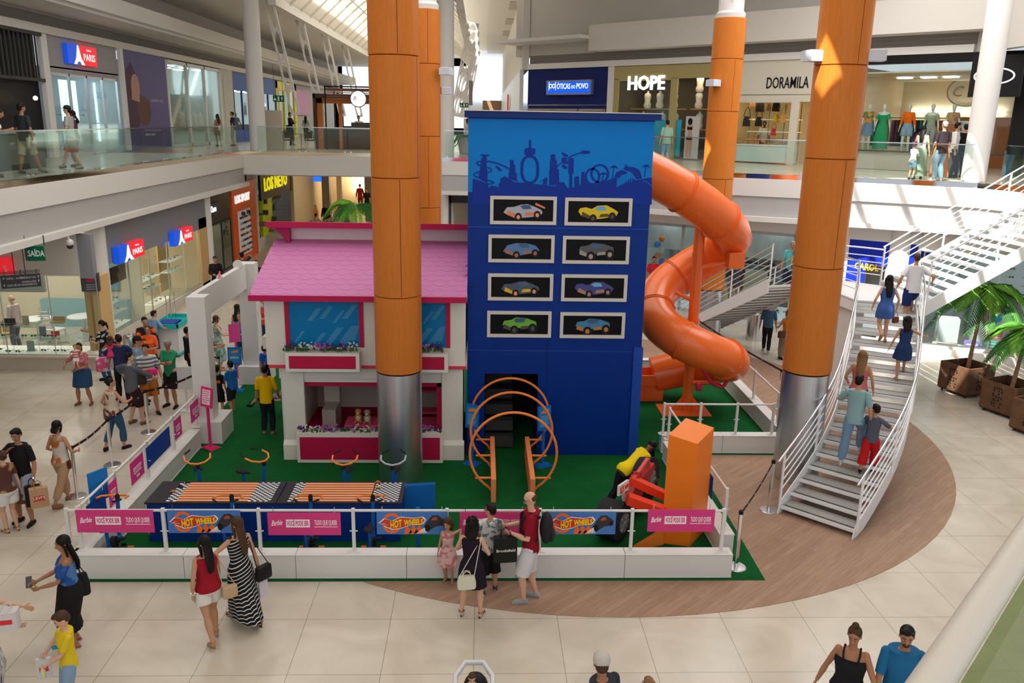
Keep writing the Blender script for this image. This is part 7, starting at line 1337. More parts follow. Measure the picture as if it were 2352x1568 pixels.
for k in range(60):
    a = random.uniform(0, 2*pi); L = random.uniform(.3, .65); P = [V((p.x+cos(a)*L*t, p.y+sin(a)*L*t, 6.0+.55*t-.9*t*t*random.uniform(.5, 1))) for t in (0, .33, .66, 1)]; q.tube(P, [(.004, .03), (.005, .05), (.004, .04), (.002, .008)], 4)
build(q, 'fronds', LEAF[0], R, kind=None)
# ---- RIGHT UPPER shops on the angled wall
ra = lambda x, y=200, o=0: RF.pix(x, y, o)
NV = mat((.012, .02, .13), .45); struct(MB().rect(RF, -.05, 7.45, 5.15, 9.36, .12, -.12).rect(RF, -.05, 5.3, .12, 7.45, .1, -.1).rect(RF, 5.0, 5.3, 5.15, 7.45, .1, -.1), 'wall_navy_front', NV); glassfront(RF, .1, 5.0, 5.3, 7.45, 3, mat((.35, .3, .27), .4), -.02, .12); wallbox(RF, 0, 5.1, 5.3, 7.6, 3.5, mat((.62, .64, .50), .5), 'upper_optician', lm=LAMPC)
struct(MB().rect(RF, .2, 5.35, 4.9, 6.7, .3, -3.0), 'wall_blue_counter', mat((.03, .15, .5), .4))
R = root('optician_sign', RF(2.5, 8, .1), 'blue lit ÓTICAS DO POVO sign on the navy shop front', 'sign'); a0, b1 = ra(1255, 185, .2); a1, b0 = ra(1357, 217, .2); build(MB().rect(RF, a0, b0, a1, b1, .2, 0), 'frame', mat((.5, .55, .65), .25, .8), R, **NS); build(MB().rect(RF, a0+.08, b0+.08, a1-.08, b1-.08, .02, .2), 'light_face', mat((.01, .10, .75), .4, emit=.9), R, **NS)
wl_ = mat((.85, .9, 1.), .4, emit=1.5); text('ÓTICAS', RF, a0+.72, b0+.28, .36, wl_, R, .003, .225, 0, .002, w=.86); text('DO', RF, a0+1.66, b0+.29, .22, wl_, R, .003, .225, w=.24); text('POVO', RF, a0+1.98, b0+.28, .36, wl_, R, .003, .225, 0, .002, w=.72)
q = MB()
for e in (0, 1):
    c_ = (a0+.32+.2*e, b0+.42); n = 20; vs = []
    for i in range(n): t = 2*pi*i/n; vs += [RF(c_[0]+.10*cos(t), c_[1]+.11*sin(t), .225), RF(c_[0]+.065*cos(t), c_[1]+.075*sin(t), .225)]
    q.add(vs, [(2*i, (2*i+2) % (2*n), (2*i+3) % (2*n), 2*i+1) for i in range(n)]); q.rect(RF, c_[0]+(-.13 if not e else .10), c_[1]-.2, c_[0]+(-.10 if not e else .13), c_[1]+.2, .003, .222)
build(q, 'glasses_mark', wl_, R, **NS)
struct(MB().rect(RF, 5.15, 5.3, 5.5, 9.36, .15, -.1), 'trim_white_jamb', WHT)
GO = mat((.42, .35, .16), .45); struct(MB().rect(RF, 5.5, 8.75, 10.9, 9.34, .12, -.1).rect(RF, 5.5, 5.3, 5.75, 8.8, .12, -.1).rect(RF, 8.7, 5.3, 9.0, 8.8, .12, -.1), 'wall_gold_front', GO); glassfront(RF, 5.75, 8.7, 5.35, 8.75, 1, GO, 0, .06); wallbox(RF, 5.5, 10.9, 5.3, 8.9, 2.6, mat((.13, .11, .085), .6), 'lingerie_shop', lm=WARM)
sS = root('shop_sign_letters', RF(7, 8.1, .03), 'white glowing HOPE lettering on the shop glass', 'sign'); a0, b0 = ra(1440, 206, .03); a1, _ = ra(1524, 206, .03); text('HOPE', RF, a0, b0, .84, mat((.95, .95, .95), .4, emit=2.2), sS, .03, .03, 0, .018, w=a1-a0)
for i, (z) in enumerate((7.45, 6.55)): build(MB().rect(RF, 5.8, z, 8.6, z+.05, .5, -1.5).rect(RF, 9.1, z, 10.8, z+.05, .5, -1.5), 'wooden_shelf', mat((.45, .30, .12), .5), None, 'warm wooden shelf in the lingerie shop, %s' % ('upper' if not i else 'lower'), 'shelf', **NS)
t0 = goods('torso', 'pale torso mannequin on the shelves of the lingerie shop', 'torso mannequins in the lingerie shop', RF(6.6, 7.5, -1.2), s=1.15)
for a, z in ((7.3, 7.5), (8.1, 7.5), (9.4, 7.5), (10.2, 7.5), (9.4, 8.2), (10.3, 8.25), (7.5, 6.6), (8.2, 6.6), (9.5, 6.6), (10.3, 6.6), (6.4, 6.6)): copy_thing(t0, RF(a, z, -1.2))
t1 = copy_thing(t0, F7(45.6, 6.2, -.9), 0, 'pale mannequin in the upper clothes shop window', 'mannequins in the upper clothes shop')
for a in (46.6, 47.5, 48.5, 43.4): copy_thing(t1, F7(a, 6.2, -.9))
build(MB().rect(F7, 41.6, 5.3, 49.1, 6.15, .7, -1.3), 'window_plinth', mat((.35, .36, .35), .5), None, 'dark display plinth in the upper clothes shop window', 'plinth', **NS)
build(MB().rect(RF, 7.6, 5.4, 9.2, 7.0, .06, -.25), 'window_poster', mat((.05, .45, .65), .5), None, 'bright blue poster standing in the lingerie shop window', 'poster', **NS)
R = root('cutout_figure', RF(9.9, 5.35, .3), 'standing advertising board with a woman in underwear outside the shop', 'sign'); build(MB().rect(RF, 9.75, 5.35, 10.45, 7.15, .03, .25), 'board', mat((.55, .52, .50), .5), R, **NS); q = MB(); c0 = 9.95; q.poly(RF, [(c0-.10, 5.4), (c0+.0, 5.4), (c0+.03, 6.1), (c0+.08, 5.4), (c0+.17, 5.4), (c0+.19, 6.2), (c0+.14, 6.5), (c0+.20, 6.75), (c0+.06, 6.82), (c0+.0, 6.82), (c0-.14, 6.75), (c0-.06, 6.5), (c0-.13, 6.2)], .004, .285); build(q, 'printed_skin', mat((.50, .30, .22), .5), R, **NS); q = MB(); q.rect(RF, c0-.12, 6.15, c0+.18, 6.28, .004, .29).rect(RF, c0-.10, 6.58, c0+.16, 6.7, .004, .29).poly(RF, arc((c0+.03, 6.93), .12, 0, 2*pi, 12, .15), .004, .286); build(q, 'printed_underwear', BLACK, R, **NS)
# handbag shop
CRM = mat((.66, .62, .52), .6); struct(MB().rect(RF, 11.2, 7.75, 16.2, 9.36, .12, -.12).rect(RF, 11.2, 5.3, 11.75, 7.8, .12, -.12).rect(RF, 14.45, 5.3, 14.75, 7.8, .12, -.1), 'wall_cream_front', CRM); sS = root('shop_sign_letters', RF(13.5, 8.3, .03), 'black DORAMILA lettering on the cream shop front', 'sign'); a0, b0 = ra(1758, 203, .03); a1, _ = ra(1855, 200, .03); text('DORAMILA', RF, a0, b0, .62, BLACK, sS, .01, .01, 0, .004, w=a1-a0)
glassfront(RF, 11.75, 14.45, 6.0, 7.78, 1, WHT, -.05, .06); wallbox(RF, 11.3, 16.3, 5.3, 8.0, 3.0, mat((.72, .58, .36), .5), 'handbag_shop', lm=WARM); build(MB().rect(RF, 11.75, 5.35, 14.45, 6.05, .8, -.85), 'display_counter', mat((.55, .68, .66), .4), None, 'pale green display counter in the handbag shop window', 'counter', **NS)
R = root('bag_rack', RF(13, 6, -1.3), 'thin metal rack with glass shelves in the handbag shop', 'rack'); q = MB()
for a in (12.0, 12.9, 13.6, 14.3): q.rect(RF, a, 5.4, a+.03, 7.7, .03, -1.2)
build(q, 'rack_posts', CHROME, R, **NS); q = MB()
for z in (6.55, 7.05): q.rect(RF, 12.0, z, 14.3, z+.03, .35, -1.4)
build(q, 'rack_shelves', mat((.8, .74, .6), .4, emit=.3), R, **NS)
for i, (x, y, c, s, lab) in enumerate(((1727, 246, (.45, .2, .08), 1.3, 'tan handbag hanging at the upper left of the shop window'), (1745, 257, (.02, .02, .02), 1.8, 'large black handbag hanging in the upper row'), (1764, 255, (.5, .25, .1), 1.2, 'tan handbag behind the black ones'), (1782, 256, (.02, .02, .02), 1.7, 'black pouch bag hanging right in the upper row'), (1714, 290, (.04, .035, .035), 1.6, 'dark handbag at the far left of the second row'), (1742, 290, (.02, .02, .02), 1.5, 'black handbag on the second row beside the attendant'), (1783, 281, (.75, .50, .03), 1.3, 'yellow handbag on the middle shelf'), (1798, 281, (.65, .35, .12), 1.3, 'tan handbag on the middle shelf'), (1776, 311, (.7, .03, .08), 1.1, 'red backpack style bag on the lower shelf'), (1812, 252, (.55, .28, .12), 1.2, 'tan handbag at the right of the upper row'))):
    a, b = ra(x, y, -1.0); goods('hbag', lab, None, RF(a, b, -1.0), c, atan2(RF.u.y, RF.u.x), s)
s0 = goods('heel', 'shoe on the pale counter of the handbag shop', 'shoes on the handbag shop counter', RF(12.0, 6.06, -.3), (.5, .3, .15), s=1.3)
for k in range(7): copy_thing(s0, RF(12.3+.3*k, 6.06, -.35-.1*(k % 2)), .5*k)
# clothes shop with mannequins, black frame and round logo
struct(MB().rect(RF, 16.35, 9.1, 22.9, 9.36, .2, -.1).rect(RF, 22.4, 5.3, 22.9, 9.36, .2, -.1), 'trim_black_frame', BLACK); struct(MB().rect(RF, 16.3, 5.3, 24.8, 9.1, .1, -6.5).rect(RF, 16.25, 5.3, 16.35, 9.1, 6.4, -6.4), 'wall_clothes_back', BEI); struct(MB().rect(RF, 16.3, 8.75, 22.8, 8.8, 6.4, -6.4), 'ceiling_clothes_shop', mat((.62, .52, .38), .6)); struct(MB().rect(RF, 17.4, 8.70, 17.9, 8.74, .3, -3.0).rect(RF, 18.3, 8.70, 18.8, 8.74, .3, -3.0).rect(RF, 19.1, 8.70, 19.6, 8.74, .3, -3.0).rect(RF, 16.8, 7.5, 20.5, 7.53, .1, -6.3), 'ceiling_lamp_panel', LAMP)
struct(MB().rect(RF, 18.6, 5.3, 24.8, 7.3, .1, -6.2), 'wall_wood_back', mat((.42, .18, .07), .5)); glassfront(RF, 16.35, 22.4, 5.95, 9.1, 1, DKG, .02, .05); build(MB().rect(RF, 16.4, 5.3, 20.4, 5.9, 1.3, -1.35), 'window_platform', mat((.50, .46, .38), .5), None, 'raised stone coloured platform carrying the mannequins', 'platform', **NS)
R = root('hanging_sign', RF(19.4, 8.3, .7), 'black hanging sign with white oval ring, half hidden by the white column', 'sign'); FH2 = Fr(RF(0, 0, .9), (.69, -.7235, 0)); a0, b1 = FH2.pix(2236, 128); a1, b0 = FH2.pix(2340, 222); build(MB().rect(FH2, a0, b0, a1, b1, .15, -.15), 'panel', BLACK, R, **NS); c_ = ((a0+a1)/2-.05, (b0+b1)/2); q = MB(); n = 32; vs = []
for i in range(n): t = 2*pi*i/n; vs += [FH2(c_[0]+.62*cos(t), c_[1]+.27*sin(t), .01), FH2(c_[0]+.57*cos(t), c_[1]+.225*sin(t), .01)]
q.add(vs, [(2*i, (2*i+2) % (2*n), (2*i+3) % (2*n), 2*i+1) for i in range(n)]); build(q, 'oval_ring', wl_, R, **NS); text('C', FH2, c_[0]-.42, c_[1]-.12, .36, wl_, R, .003, .01)
Rr = root('wall_logo', RF(19, 7.9, -5), 'large grey oval logo with a C on the beige back wall', 'sign'); FH3 = Fr(RF(0, 0, -6.38), (.69, -.7235, 0)); c_ = FH3.pix(2222, 210); q = MB(); vs = []
for i in range(n): t = 2*pi*i/n; vs += [FH3(c_[0]+1.0*cos(t)*.8, c_[1]+.62*sin(t), .02), FH3(c_[0]+.93*cos(t)*.8, c_[1]+.55*sin(t), .02)]
q.add(vs, [(2*i, (2*i+2) % (2*n), (2*i+3) % (2*n), 2*i+1) for i in range(n)]); build(q, 'oval_ring', mat((.25, .25, .22), .3, .6), Rr, **NS); text('C', FH3, c_[0]-.62, c_[1]-.2, .62, mat((.25, .25, .22), .3, .6), Rr, .01, .02, .2)
def mannequin(x, y, lab, **kw): a, b = ra(x, y, -.6); p = RF(a, 5.92, -.6); return person(p, 180-8+45*0-30, 1.78, lab, 'w', None, cat='mannequin', name='mannequin', faced=False, far=True, fem=True, shoe=None, group=None, **kw)
mannequin(1985, 360, 'mannequin in orange print top and denim skirt, half behind the column', top=(col((.75, .25, .06), 'spots', (.10, .20, .10)), .3), bot=('skirt', col((.16, .24, .36)), .35, .02))
mannequin(2018, 360, 'mannequin in a strapless emerald green wide jumpsuit', top=(col((.0, .30, .13)), 'off', .5), bot=('skirt', col((.0, .30, .13)), .97, .045))
mannequin(2075, 360, 'mannequin in a tied orange shirt and denim shorts', top=(col((.90, .15, .01)), .75, .6), bot=('pants', col((.25, .36, .48)), .35, .02))
mannequin(2128, 360, 'mannequin in a sage green top and grey trousers', top=(col((.30, .38, .26)), 'off', .58), bot=('pants', col((.28, .32, .32)), .95, .015)); mannequin(2176, 360, 'mannequin in a brown patterned dress behind the family', top=(col((.45, .16, .07), 'voro', (.5, .3, .15)), .3), bot=('skirt', col((.40, .14, .07)), .8, .03))
R = root('clothes_rack', RF(18.3, 5.9, -2.2), 'rail of dark mixed garments behind the mannequins', 'rack'); build(MB().bar(RF(16.8, 7.2, -2.2), RF(20.2, 7.2, -2.2), .04, .04), 'rail', CHROME, R); random.seed(9)
for k in range(26): a = 16.9+.125*k; c = random.choice([(.10, .05, .03), (.25, .05, .04), (.03, .03, .05), (.55, .40, .05), (.05, .15, .10), (.12, .03, .10), (.35, .30, .25)]); build(MB().cbox(RF(a, 6.62, -2.2), RF.n*.2, RF.u*.03, (0, 0, .5)), 'garment', col(c), R)
a, b = ra(2216, 291, -.8); R = root('price_sign', RF(a, b, -.8), 'white price card R$ 39,90 hanging in the clothes shop', 'sign'); fq = Fr(RF(a, b, -.8), RF.u); build(MB().rect(fq, -.32, -.2, .32, .2, .01), 'card', mat((.7, .7, .68), .5), R, **NS); text('R$ 39,90', fq, 0, -.14, .14, BLACK, R, .001, .012, 0, .002, 'CENTER', sx=.85); text('PROMOÇÃO', fq, 0, .06, .10, BLACK, R, .001, .012, 0, 0, 'CENTER', sx=.85)
# ================================================================ THE VISITORS
def hp(x, y, h, z=0.): g = G(x, y, z+h); return V((g.x, g.y, z))
def gz(x, y, z=0.): return G(x, y, z)
WH_, BK_, DEN, DENL, NVY = (.68, .66, .64), (.012, .011, .012), (.03, .075, .16), (.22, .33, .46), (.02, .03, .075)
PHN = dict(rh=(.05, .19, .66), lh=(-.06, .17, .65)); XARM = dict(rh=(-.07, .13, .70), lh=(.07, .15, .69), re=(1, -.3, -.6), le=(-1, -.3, -.6))
WALK = dict(rf=(.045, .13, .045), lf=(-.045, -.14, .075)); WALK2 = dict(rf=(.045, -.14, .075), lf=(-.045, .13, .045))
# ---- foreground, left to right
a = person(gz(176, 1478), 112, 1.58, 'woman in a blue tie-dye off-shoulder top and long black skirt, black tote on her shoulder', 'm', ('long', 'k'), top=(col((.02, .08, .30), 'spots', (.08, .20, .45), .6), 'off', .58), bot=('skirt', col(BK_), .72, .012), shoe=('heel', (.30, .13, .06)), fem=True, fat=1.12, rh=(.04, .22, .62), lh=(-.05, .20, .60), head=(.3, .25))
bag(a['rs']+V((.06, .0, -.62)), (.34, .14, .30), .5, col((.012, .012, .014), r=.4), 'black leather tote on the shoulder of the woman in the long black skirt', 'tote', a['rs']+V((0, 0, .03))); phone(a['rh']+V((-.03, 0, .03)), .4, 'phone held by the woman in the long black skirt')
a = person(gz(487, 1466), 38, 1.52, 'woman with long black hair in a red sleeveless top and white shorts', 't', ('long', 'k'), top=(col((.30, .01, .02)), 'tank', .50, .16), bot=('pants', col((.66, .63, .57)), .26, .02), shoe=('sandal', (.35, .20, .12)), fem=True, fat=1.12, rf=(.05, .02, .045), lf=(-.05, -.17, .07), rh=(.13, .10, .50), lh=(-.14, -.03, .50), head=(.5, .1), watch='l')
c1 = a
a = person(gz(560, 1428), 42, 1.60, 'woman in a long black and white striped dress with brown hair, arm round her friend', 't', ('long', 'b'), dress=(col(BK_, 'stripez', (.6, .6, .6), 6.5), 'tank', .55, .02, .93, .02), shoe=('sandal', (.05, .03, .02)), fem=True, rf=(.05, -.22, .075), lf=(-.04, .12, .045), lh=(-.26, .10, .80), le=(-.6, -.6, -.4), rh=(.15, -.05, .47), head=(.55, .1), watch='l')
bag(a['rs']+V((.20, -.06, -.62)), (.24, .09, .20), .9, col(BK_, r=.4), 'black quilted shoulder bag on the woman in the striped dress', 'purse', a['rs']+V((0, 0, .03))); bag(c1['rs']+V((.16, -.02, -.62)), (.20, .08, .17), .6, col((.50, .34, .20), r=.5), 'beige shoulder bag on the woman in the red top', 'purse', c1['rs']+V((-.02, 0, .03)))
bag(a['rh']+V((.03, -.02, -.34)), (.14, .05, .28), .9, mat((.6, .55, .62), .4), 'small pale plastic bag behind the striped dress', 'paper')
# girl, boy, mother, father at the kerb
a = person(gz(1029, 1338), 168, 1.04, 'small girl in a pink floral dress leaning on the kerb', 't', ('mid', 'b'), dress=(col((.62, .40, .38), 'spots', (.50, .16, .18), 1.6), 'tank', .50, .10, .40, .10, .05), shoe=('sandal', (.35, .15, .15)), fem=True, rf=(.05, -.06, .045), lf=(-.06, -.02, .045), lh=(-.16, -.04, .70), rh=(.16, .0, .42), head=(-.2, .3))
a = person(gz(1124, 1362), 8, 1.44, 'dark haired boy in a white patterned shirt and dark shorts looking over the railing', 't', ('short', 'k'), top=(col((.62, .60, .56), 'spots', (.10, .22, .28), 1.5), .40, .50), bot=('pants', col(BK_), .62, .03), shoe=('shoe', (.05, .05, .07), (.6, .6, .6)), rf=(.07, .06, .045), lf=(-.07, -.02, .045), rh=(.12, .2, .60), lh=(-.10, .18, .62), head=(.9, .1), glasses=True)
a = person(gz(1083, 1414), -12, 1.52, 'woman with curly black hair in a short black dress, seen from behind', 'l', ('curly', 'k'), dress=(col((.018, .010, .020)), 'tank', .52, .04, .42, .02), shoe=('sandal', (.04, .02, .02)), fem=True, fat=1.05, rf=(.085, .0, .045), lf=(-.095, -.01, .045), rh=(.10, .16, .62), lh=(-.10, .18, .64), head=(.2, .2))
bag(gz(1086, 1350, 0)*0+a['ls']+V((.06, -.20, -.66)), (.26, .11, .19), .12, mat((.62, .60, .48), .45), 'cream structured handbag hanging behind the woman in black', 'tote', a['rs']+V((0, -.03, .03)))
a = person(gz(1214, 1378), 86, 1.74, 'bald man in a dark red shirt and white shorts looking at his phone', 'l', ('bald', 'b'), top=(col((.25, .006, .02)), .42, .47, .05), bot=('pants', col((.62, .60, .62)), .50, .03), shoe=('shoe', (.30, .30, .31), (.6, .6, .6)), rf=(.055, -.06, .045), lf=(-.055, .04, .045), rh=(.05, .20, .665), lh=(-.07, .15, .655), head=(.05, .5), glasses=True, beard=False)
mr = a; phone(a['rh']+V((-.02, -.03, .02)), .1, 'phone held by the bald man in the red shirt')
bk = root('backpack', a['M'] @ V((0, -.2, 1.0)), 'black backpack on the back of the bald man in the red shirt', 'backpack', None, radians(86)); build(MB().sph((0, -.03, .18), (.17, .10, .24), 16, 12), 'pack_body', mat((.02, .02, .022), .7), bk, **WL); build(MB().sph((0, -.11, .08), (.12, .05, .11), 12, 9), 'front_pocket', mat((.02, .025, .022), .6), bk, **WL)
for s in (-1, 1): build(MB().tube([(s*.10, .06, .38), (s*.11, .20, .44), (s*.10, .33, .34), (s*.10, .34, .16), (s*.12, .10, .02)], [(.012, .026)]*5, 8), 'strap', mat((.015, .015, .017), .7), bk, **WL)
bag(a['lh']+V((-.02, -.06, -.44)), (.34, .12, .38), .12, mat((.012, .014, .013), .35), 'large black paper bag lettered Brooksfield on the bald man\'s arm', 'paper', mark=('Brooksfield', .06, None))
# bottom edge
R = root('stroller', (-.06, 7.75, 0), 'white stroller seat rim with black lining at the bottom edge', 'stroller'); build(MB().tube([(-.24, 7.5, .92), (-.24, 7.80, 1.0), (-.14, 7.98, 1.04), (.06, 7.98, 1.04), (.16, 7.80, 1.0), (.16, 7.5, .92)], [(.03, .03)]*6, 10), 'seat_rim', mat((.62, .63, .66), .4), R); build(MB().sph((-.02, 7.78, .82), (.15, .18, .22), 14, 10), 'black_lining', BLACK, R); build(MB().box((-.2, 7.45, .1), (.12, 7.9, .5)), 'chassis', mat((.1, .1, .1), .5), R)
person((-.06, 7.62, .52), 178, .62, 'baby with brown hair in a yellow top sitting in the white stroller', 'l', ('crop', 'b'), top=(col((.70, .60, .18), 'spots', (.35, .35, .2)), .5, .50), bot=('pants', col((.6, .6, .5)), .6), shoe=None, rf=(.1, .30, .35), lf=(-.1, .30, .35), rh=(.2, .2, .62), lh=(-.2, .2, .62), head=(.1, .3))
person(hp(1385, 1497, 1.72), 35, 1.70, 'man in a pale grey cap and dark shirt at the bottom edge', 'm', ('crop', 'b'), top=(col((.03, .035, .045)), .45, .48), bot=('pants', col(DEN), 1.0), shoe=('shoe', BK_), cap=((.50, .46, .42), 1.1), head=(-.6, .0))
person(hp(1492, 1561, 1.32), 20, 1.30, 'child with light brown hair barely entering the bottom edge', 'l', ('crop', 'o'), top=(col((.3, .3, .35)), .45, .48), bot=('pants', col(DEN), 1.0))
a = person(hp(1966, 1437, 1.62), 150, 1.62, 'woman in a black strappy camisole with her hair in a top bun', 'm', ('bun', 'b'), top=(col((.012, .012, .014)), 'strap', .52, .03), bot=('pants', col(DEN), 1.0, .012), fem=True, fat=1.18, bun='top', rh=(.20, -.02, .50), lh=(-.22, .10, .50), head=(-.1, .35), shoe=('shoe', BK_))
a = person(hp(2086, 1437, 1.70), 165, 1.70, 'man with a moustache in a blue T-shirt, sunglasses on his head', 'm', ('short', 'k'), top=(col((.015, .12, .27)), .45, .48, .03), bot=('pants', col(DEN), 1.0), fat=1.1, rh=(.16, .1, .50), lh=(-.16, .0, .48), head=(-.15, .25), glasses='head', beard=True, shoe=('shoe', BK_))
a = person(hp(142, 1408, 1.28), 128, 1.28, 'boy in a yellow T-shirt with a blue print holding a bottle and a bag', 'l', ('short', 'b'), top=(col((.68, .50, .02)), .42, .47, .06), bot=('pants', col(DENL), .98, .02), shoe=('shoe', WH_), rh=(.22, .12, .55), lh=(-.02, .17, .56), re=(1, -.5, -.2), head=(-.1, .55))
a['part'](MB().tube([a['S'](a['tp'](-.03, .088, .69)), a['S'](a['tp'](.04, .086, .685))], [(.028*a['h'], .006)]*2, 12, hint=(0, 0, 1)), 'shirt_print', mat((.02, .25, .38), .7))
build(MB().lathe(a['lh']+V((0, 0, -.13)), [(.028, 0), (.03, .07), (.025, .1), (.014, .12), (.014, .135), (0, .135)], 16), 'drink_bottle', mat((.62, .56, .38), .3), None, 'small milky bottle in the hand of the boy in yellow', 'bottle')
bag(a['rh']+V((-.02, 0, -.30)), (.16, .05, .26), .3, mat((.62, .60, .62), .4), 'white plastic bag with red in the hand of the boy in yellow', 'paper', mark=('', .01, (.6, .05, .06)))
a = person((-5.85, 8.80, 0), -72, 1.62, 'woman in a black and white leaf print dress cut by the left edge, reaching out', 'l', ('mid', 'b'), dress=(col((.60, .60, .58), 'streak', (.03, .03, .04), .8), 'strap', .55, .02, .9, .02), fem=True, rh=(.16, .26, .66), lh=(-.02, .36, .66), re=(.6, -.4, -1), le=(-.5, -.3, -1), shoe=('sandal', (.3, .15, .1)))
bag(G(20, 1440, 1.1), (.24, .16, .22), .2, mat((.60, .56, .56), .4), 'white plastic bag with a red disc at the lower left edge', 'paper', mark=('', .01, (.62, .04, .04)))
# left side
a = person(hp(36, 983, 1.70), 168, 1.70, 'man in a black T-shirt and light blue shorts, hand at his mouth, with shopping bags', 'm', ('short', 'k'), top=(col(BK_), .42, .47, .03), bot=('pants', col((.30, .36, .46)), .50, .025), shoe=('shoe', BK_), rf=(.07, .02, .045), lf=(-.09, .05, .045), rh=(.03, .11, .80), re=(1, -.2, -.7), lh=(-.17, .06, .50), head=(.1, .35), watch='l')
bag(a['lh']+V((.12, -.08, -.36)), (.28, .13, .34), .5, mat((.46, .28, .15), .7), 'brown paper shopping bag with a red Levi\'s patch in the man\'s hand', 'paper', mark=("LEVI'S", .07, (.55, .03, .03)), name='shopping_bag'); bag(a['lh']+V((-.02, .0, -.38)), (.24, .10, .36), .5, mat((.012, .012, .012), .5), 'black shopping bag behind the brown paper one', 'paper', name='shopping_bag')
a = person(hp(2, 1035, 1.45), 60, 1.45, 'person in a brown patterned top and white shorts cut by the left edge', 'l', ('bun', 'b'), top=(col((.45, .25, .12), 'voro', (.10, .04, .03), .7), .35, .52), bot=('pants', col(WH_), .28, .03), shoe=('sandal', (.02, .02, .02)), fem=True, rf=(.05, -.02, .045), lf=(-.05, .02, .045), lh=(-.05, .16, .70), rh=(.16, 0, .47))
bag(a['rh']+V((.02, .02, -.22)), (.22, .10, .17), .4, col((.12, .05, .02), r=.4), 'small brown handbag at the left edge', 'purse')
a = person(gz(153, 1155), -18, 1.58, 'woman with a black bob, patterned camisole and beige trousers, seen from behind', 't', ('bob', 'k'), top=(col((.62, .56, .48), 'spots', (.45, .14, .03), .45), 'strap', .53, .05), bot=('pants', col((.46, .29, .16)), .88, .012), shoe=('shoe', (.28, .13, .06)), fem=True, fat=1.08, rf=(.04, -.20, .075), lf=(-.05, .08, .045), rh=(.10, .15, .60), lh=(-.13, .12, .58), head=(0, .15))
bag(a['rs']+V((.0, -.02, -.56)), (.15, .07, .15), .2, col((.10, .03, .02), r=.4), 'small brown bag at the hip of the woman in beige trousers', 'purse', a['rs']+V((0, 0, .02)))
a = person(gz(270, 1030), -28, 1.56, 'woman in a cream floral blouse and blue jeans in the queue', 't', ('bun', 'k'), top=(col((.60, .50, .40), 'spots', (.14, .045, .03), 1.0), 'tank', .50, .06), bot=('pants', col((.03, .085, .17)), .85, .012), shoe=('shoe', (.03, .01, .02)), fem=True, fat=1.12, rf=(.09, .04, .045), lf=(-.05, -.14, .06), rh=(.12, .18, .66), lh=(-.12, .06, .55), head=(-.5, 0))
bag(a['ls']+V((-.03, -.02, -.60)), (.14, .08, .22), .3, col((.20, .08, .03), r=.5), 'brown bag at the left hip of the floral blouse woman', 'purse', a['ls']+V((0, 0, .02)))
a = person(gz(312, 975), -38, 1.70, 'man in a grey long-sleeved shirt and dark shorts holding the queue post', 'l', ('short', 'k'), top=(col((.10, .105, .13)), .85, .47, .05), bot=('pants', col((.035, .012, .018)), .52, .03), shoe=('shoe', (.18, .09, .04), (.4, .35, .3)), fat=1.08, rf=(.07, .06, .045), lf=(-.08, -.02, .045), rh=(.10, .27, .62), lh=(-.24, .04, .62), le=(-1, -.3, .1), head=(-.5, .0))
a = person(gz(348, 950), -150, 1.70, 'man in a white and grey striped T-shirt and orange shorts with a bag', 't', ('short', 'k'), top=(col((.55, .55, .55), 'stripe', (.10, .11, .13), 3.6), .42, .47, .03), bot=('pants', col((.42, .13, .02)), .50, .025), shoe=('shoe', (.03, .02, .03)), fat=1.1, rf=(.07, .02, .045), lf=(-.08, .04, .045), rh=(.0, .17, .68), lh=(-.17, .06, .50), head=(-.5, .0), watch='l')
bag(a['rs']+V((.04, -.10, -.58)), (.28, .10, .26), .5, col((.05, .04, .035), r=.4), 'dark brown handbag carried by the man in the striped shirt', 'tote', a['rs']+V((0, 0, .03))); bag(a['rh']+V((.06, -.1, -.12)), (.20, .10, .16), .5, col((.70, .03, .18), r=.7), 'hot pink bag held by the man in the striped shirt', 'purse')
person(gz(398, 932), 165, 1.66, 'grey haired man in a green T-shirt and black shorts with crossed arms', 'm', ('short', 'g'), top=(col((.03, .26, .13)), .42, .47, .03), bot=('pants', col((.015, .014, .013)), .48, .02), shoe=('shoe', BK_), head=(-.1, .25), rf=(.07, .02, .045), lf=(-.09, .05, .045), **XARM)
build(MB().cbox(gz(405, 850, 1.0)+V((.08, .1, 0)), (.16, .0, .0), (.03, .08, .03), (0, 0, .008)), 'folder', mat((.40, .22, .17), .6), None, 'brown paper folder below the crossed arms of the man in green', 'folder')
a = person(gz(197, 928), 176, 1.54, 'woman in a pink print blouse and denim skirt carrying a baby', 'm', ('pony', 'k'), top=(col((.42, .11, .13), 'spots', (.50, .22, .22), 2), .45, .50, .06), bot=('skirt', col((.02, .06, .13)), .42, .01), shoe=('shoe', (.22, .10, .05)), fem=True, fat=1.28, rf=(.09, .02, .045), lf=(-.10, .0, .045), rh=(.16, .19, .66), lh=(-.03, .18, .62), re=(1, -.5, -.4), head=(.15, .1))
person(hp(172, 793, .62, .92)+V((.0, -.02, 0)), 195, .62, 'baby in a white and red striped suit on the arm of the woman in pink', 'l', ('crop', 'o'), top=(col((.66, .58, .56), 'stripe', (.50, .05, .05), 5), .3, .42, .06), bot=('pants', col((.66, .58, .56)), .3, .02), shoe=('shoe', (.12, .06, .05)), rf=(.08, .10, .12), lf=(-.07, .06, .10), head=(.0, .2), rh=(.2, .05, .6), lh=(-.2, .08, .66))
a = person(hp(233, 735, 1.62), 78, 1.62, 'woman with a ponytail in a black floral T-shirt looking at her phone', 'l', ('pony', 'k'), top=(col((.012, .012, .014), 'spots', (.5, .5, .48), 1.2), .42, .48, .02), bot=('pants', col(DEN), 1.0), fem=True, shoe=('shoe', BK_), head=(0, .45), **PHN)
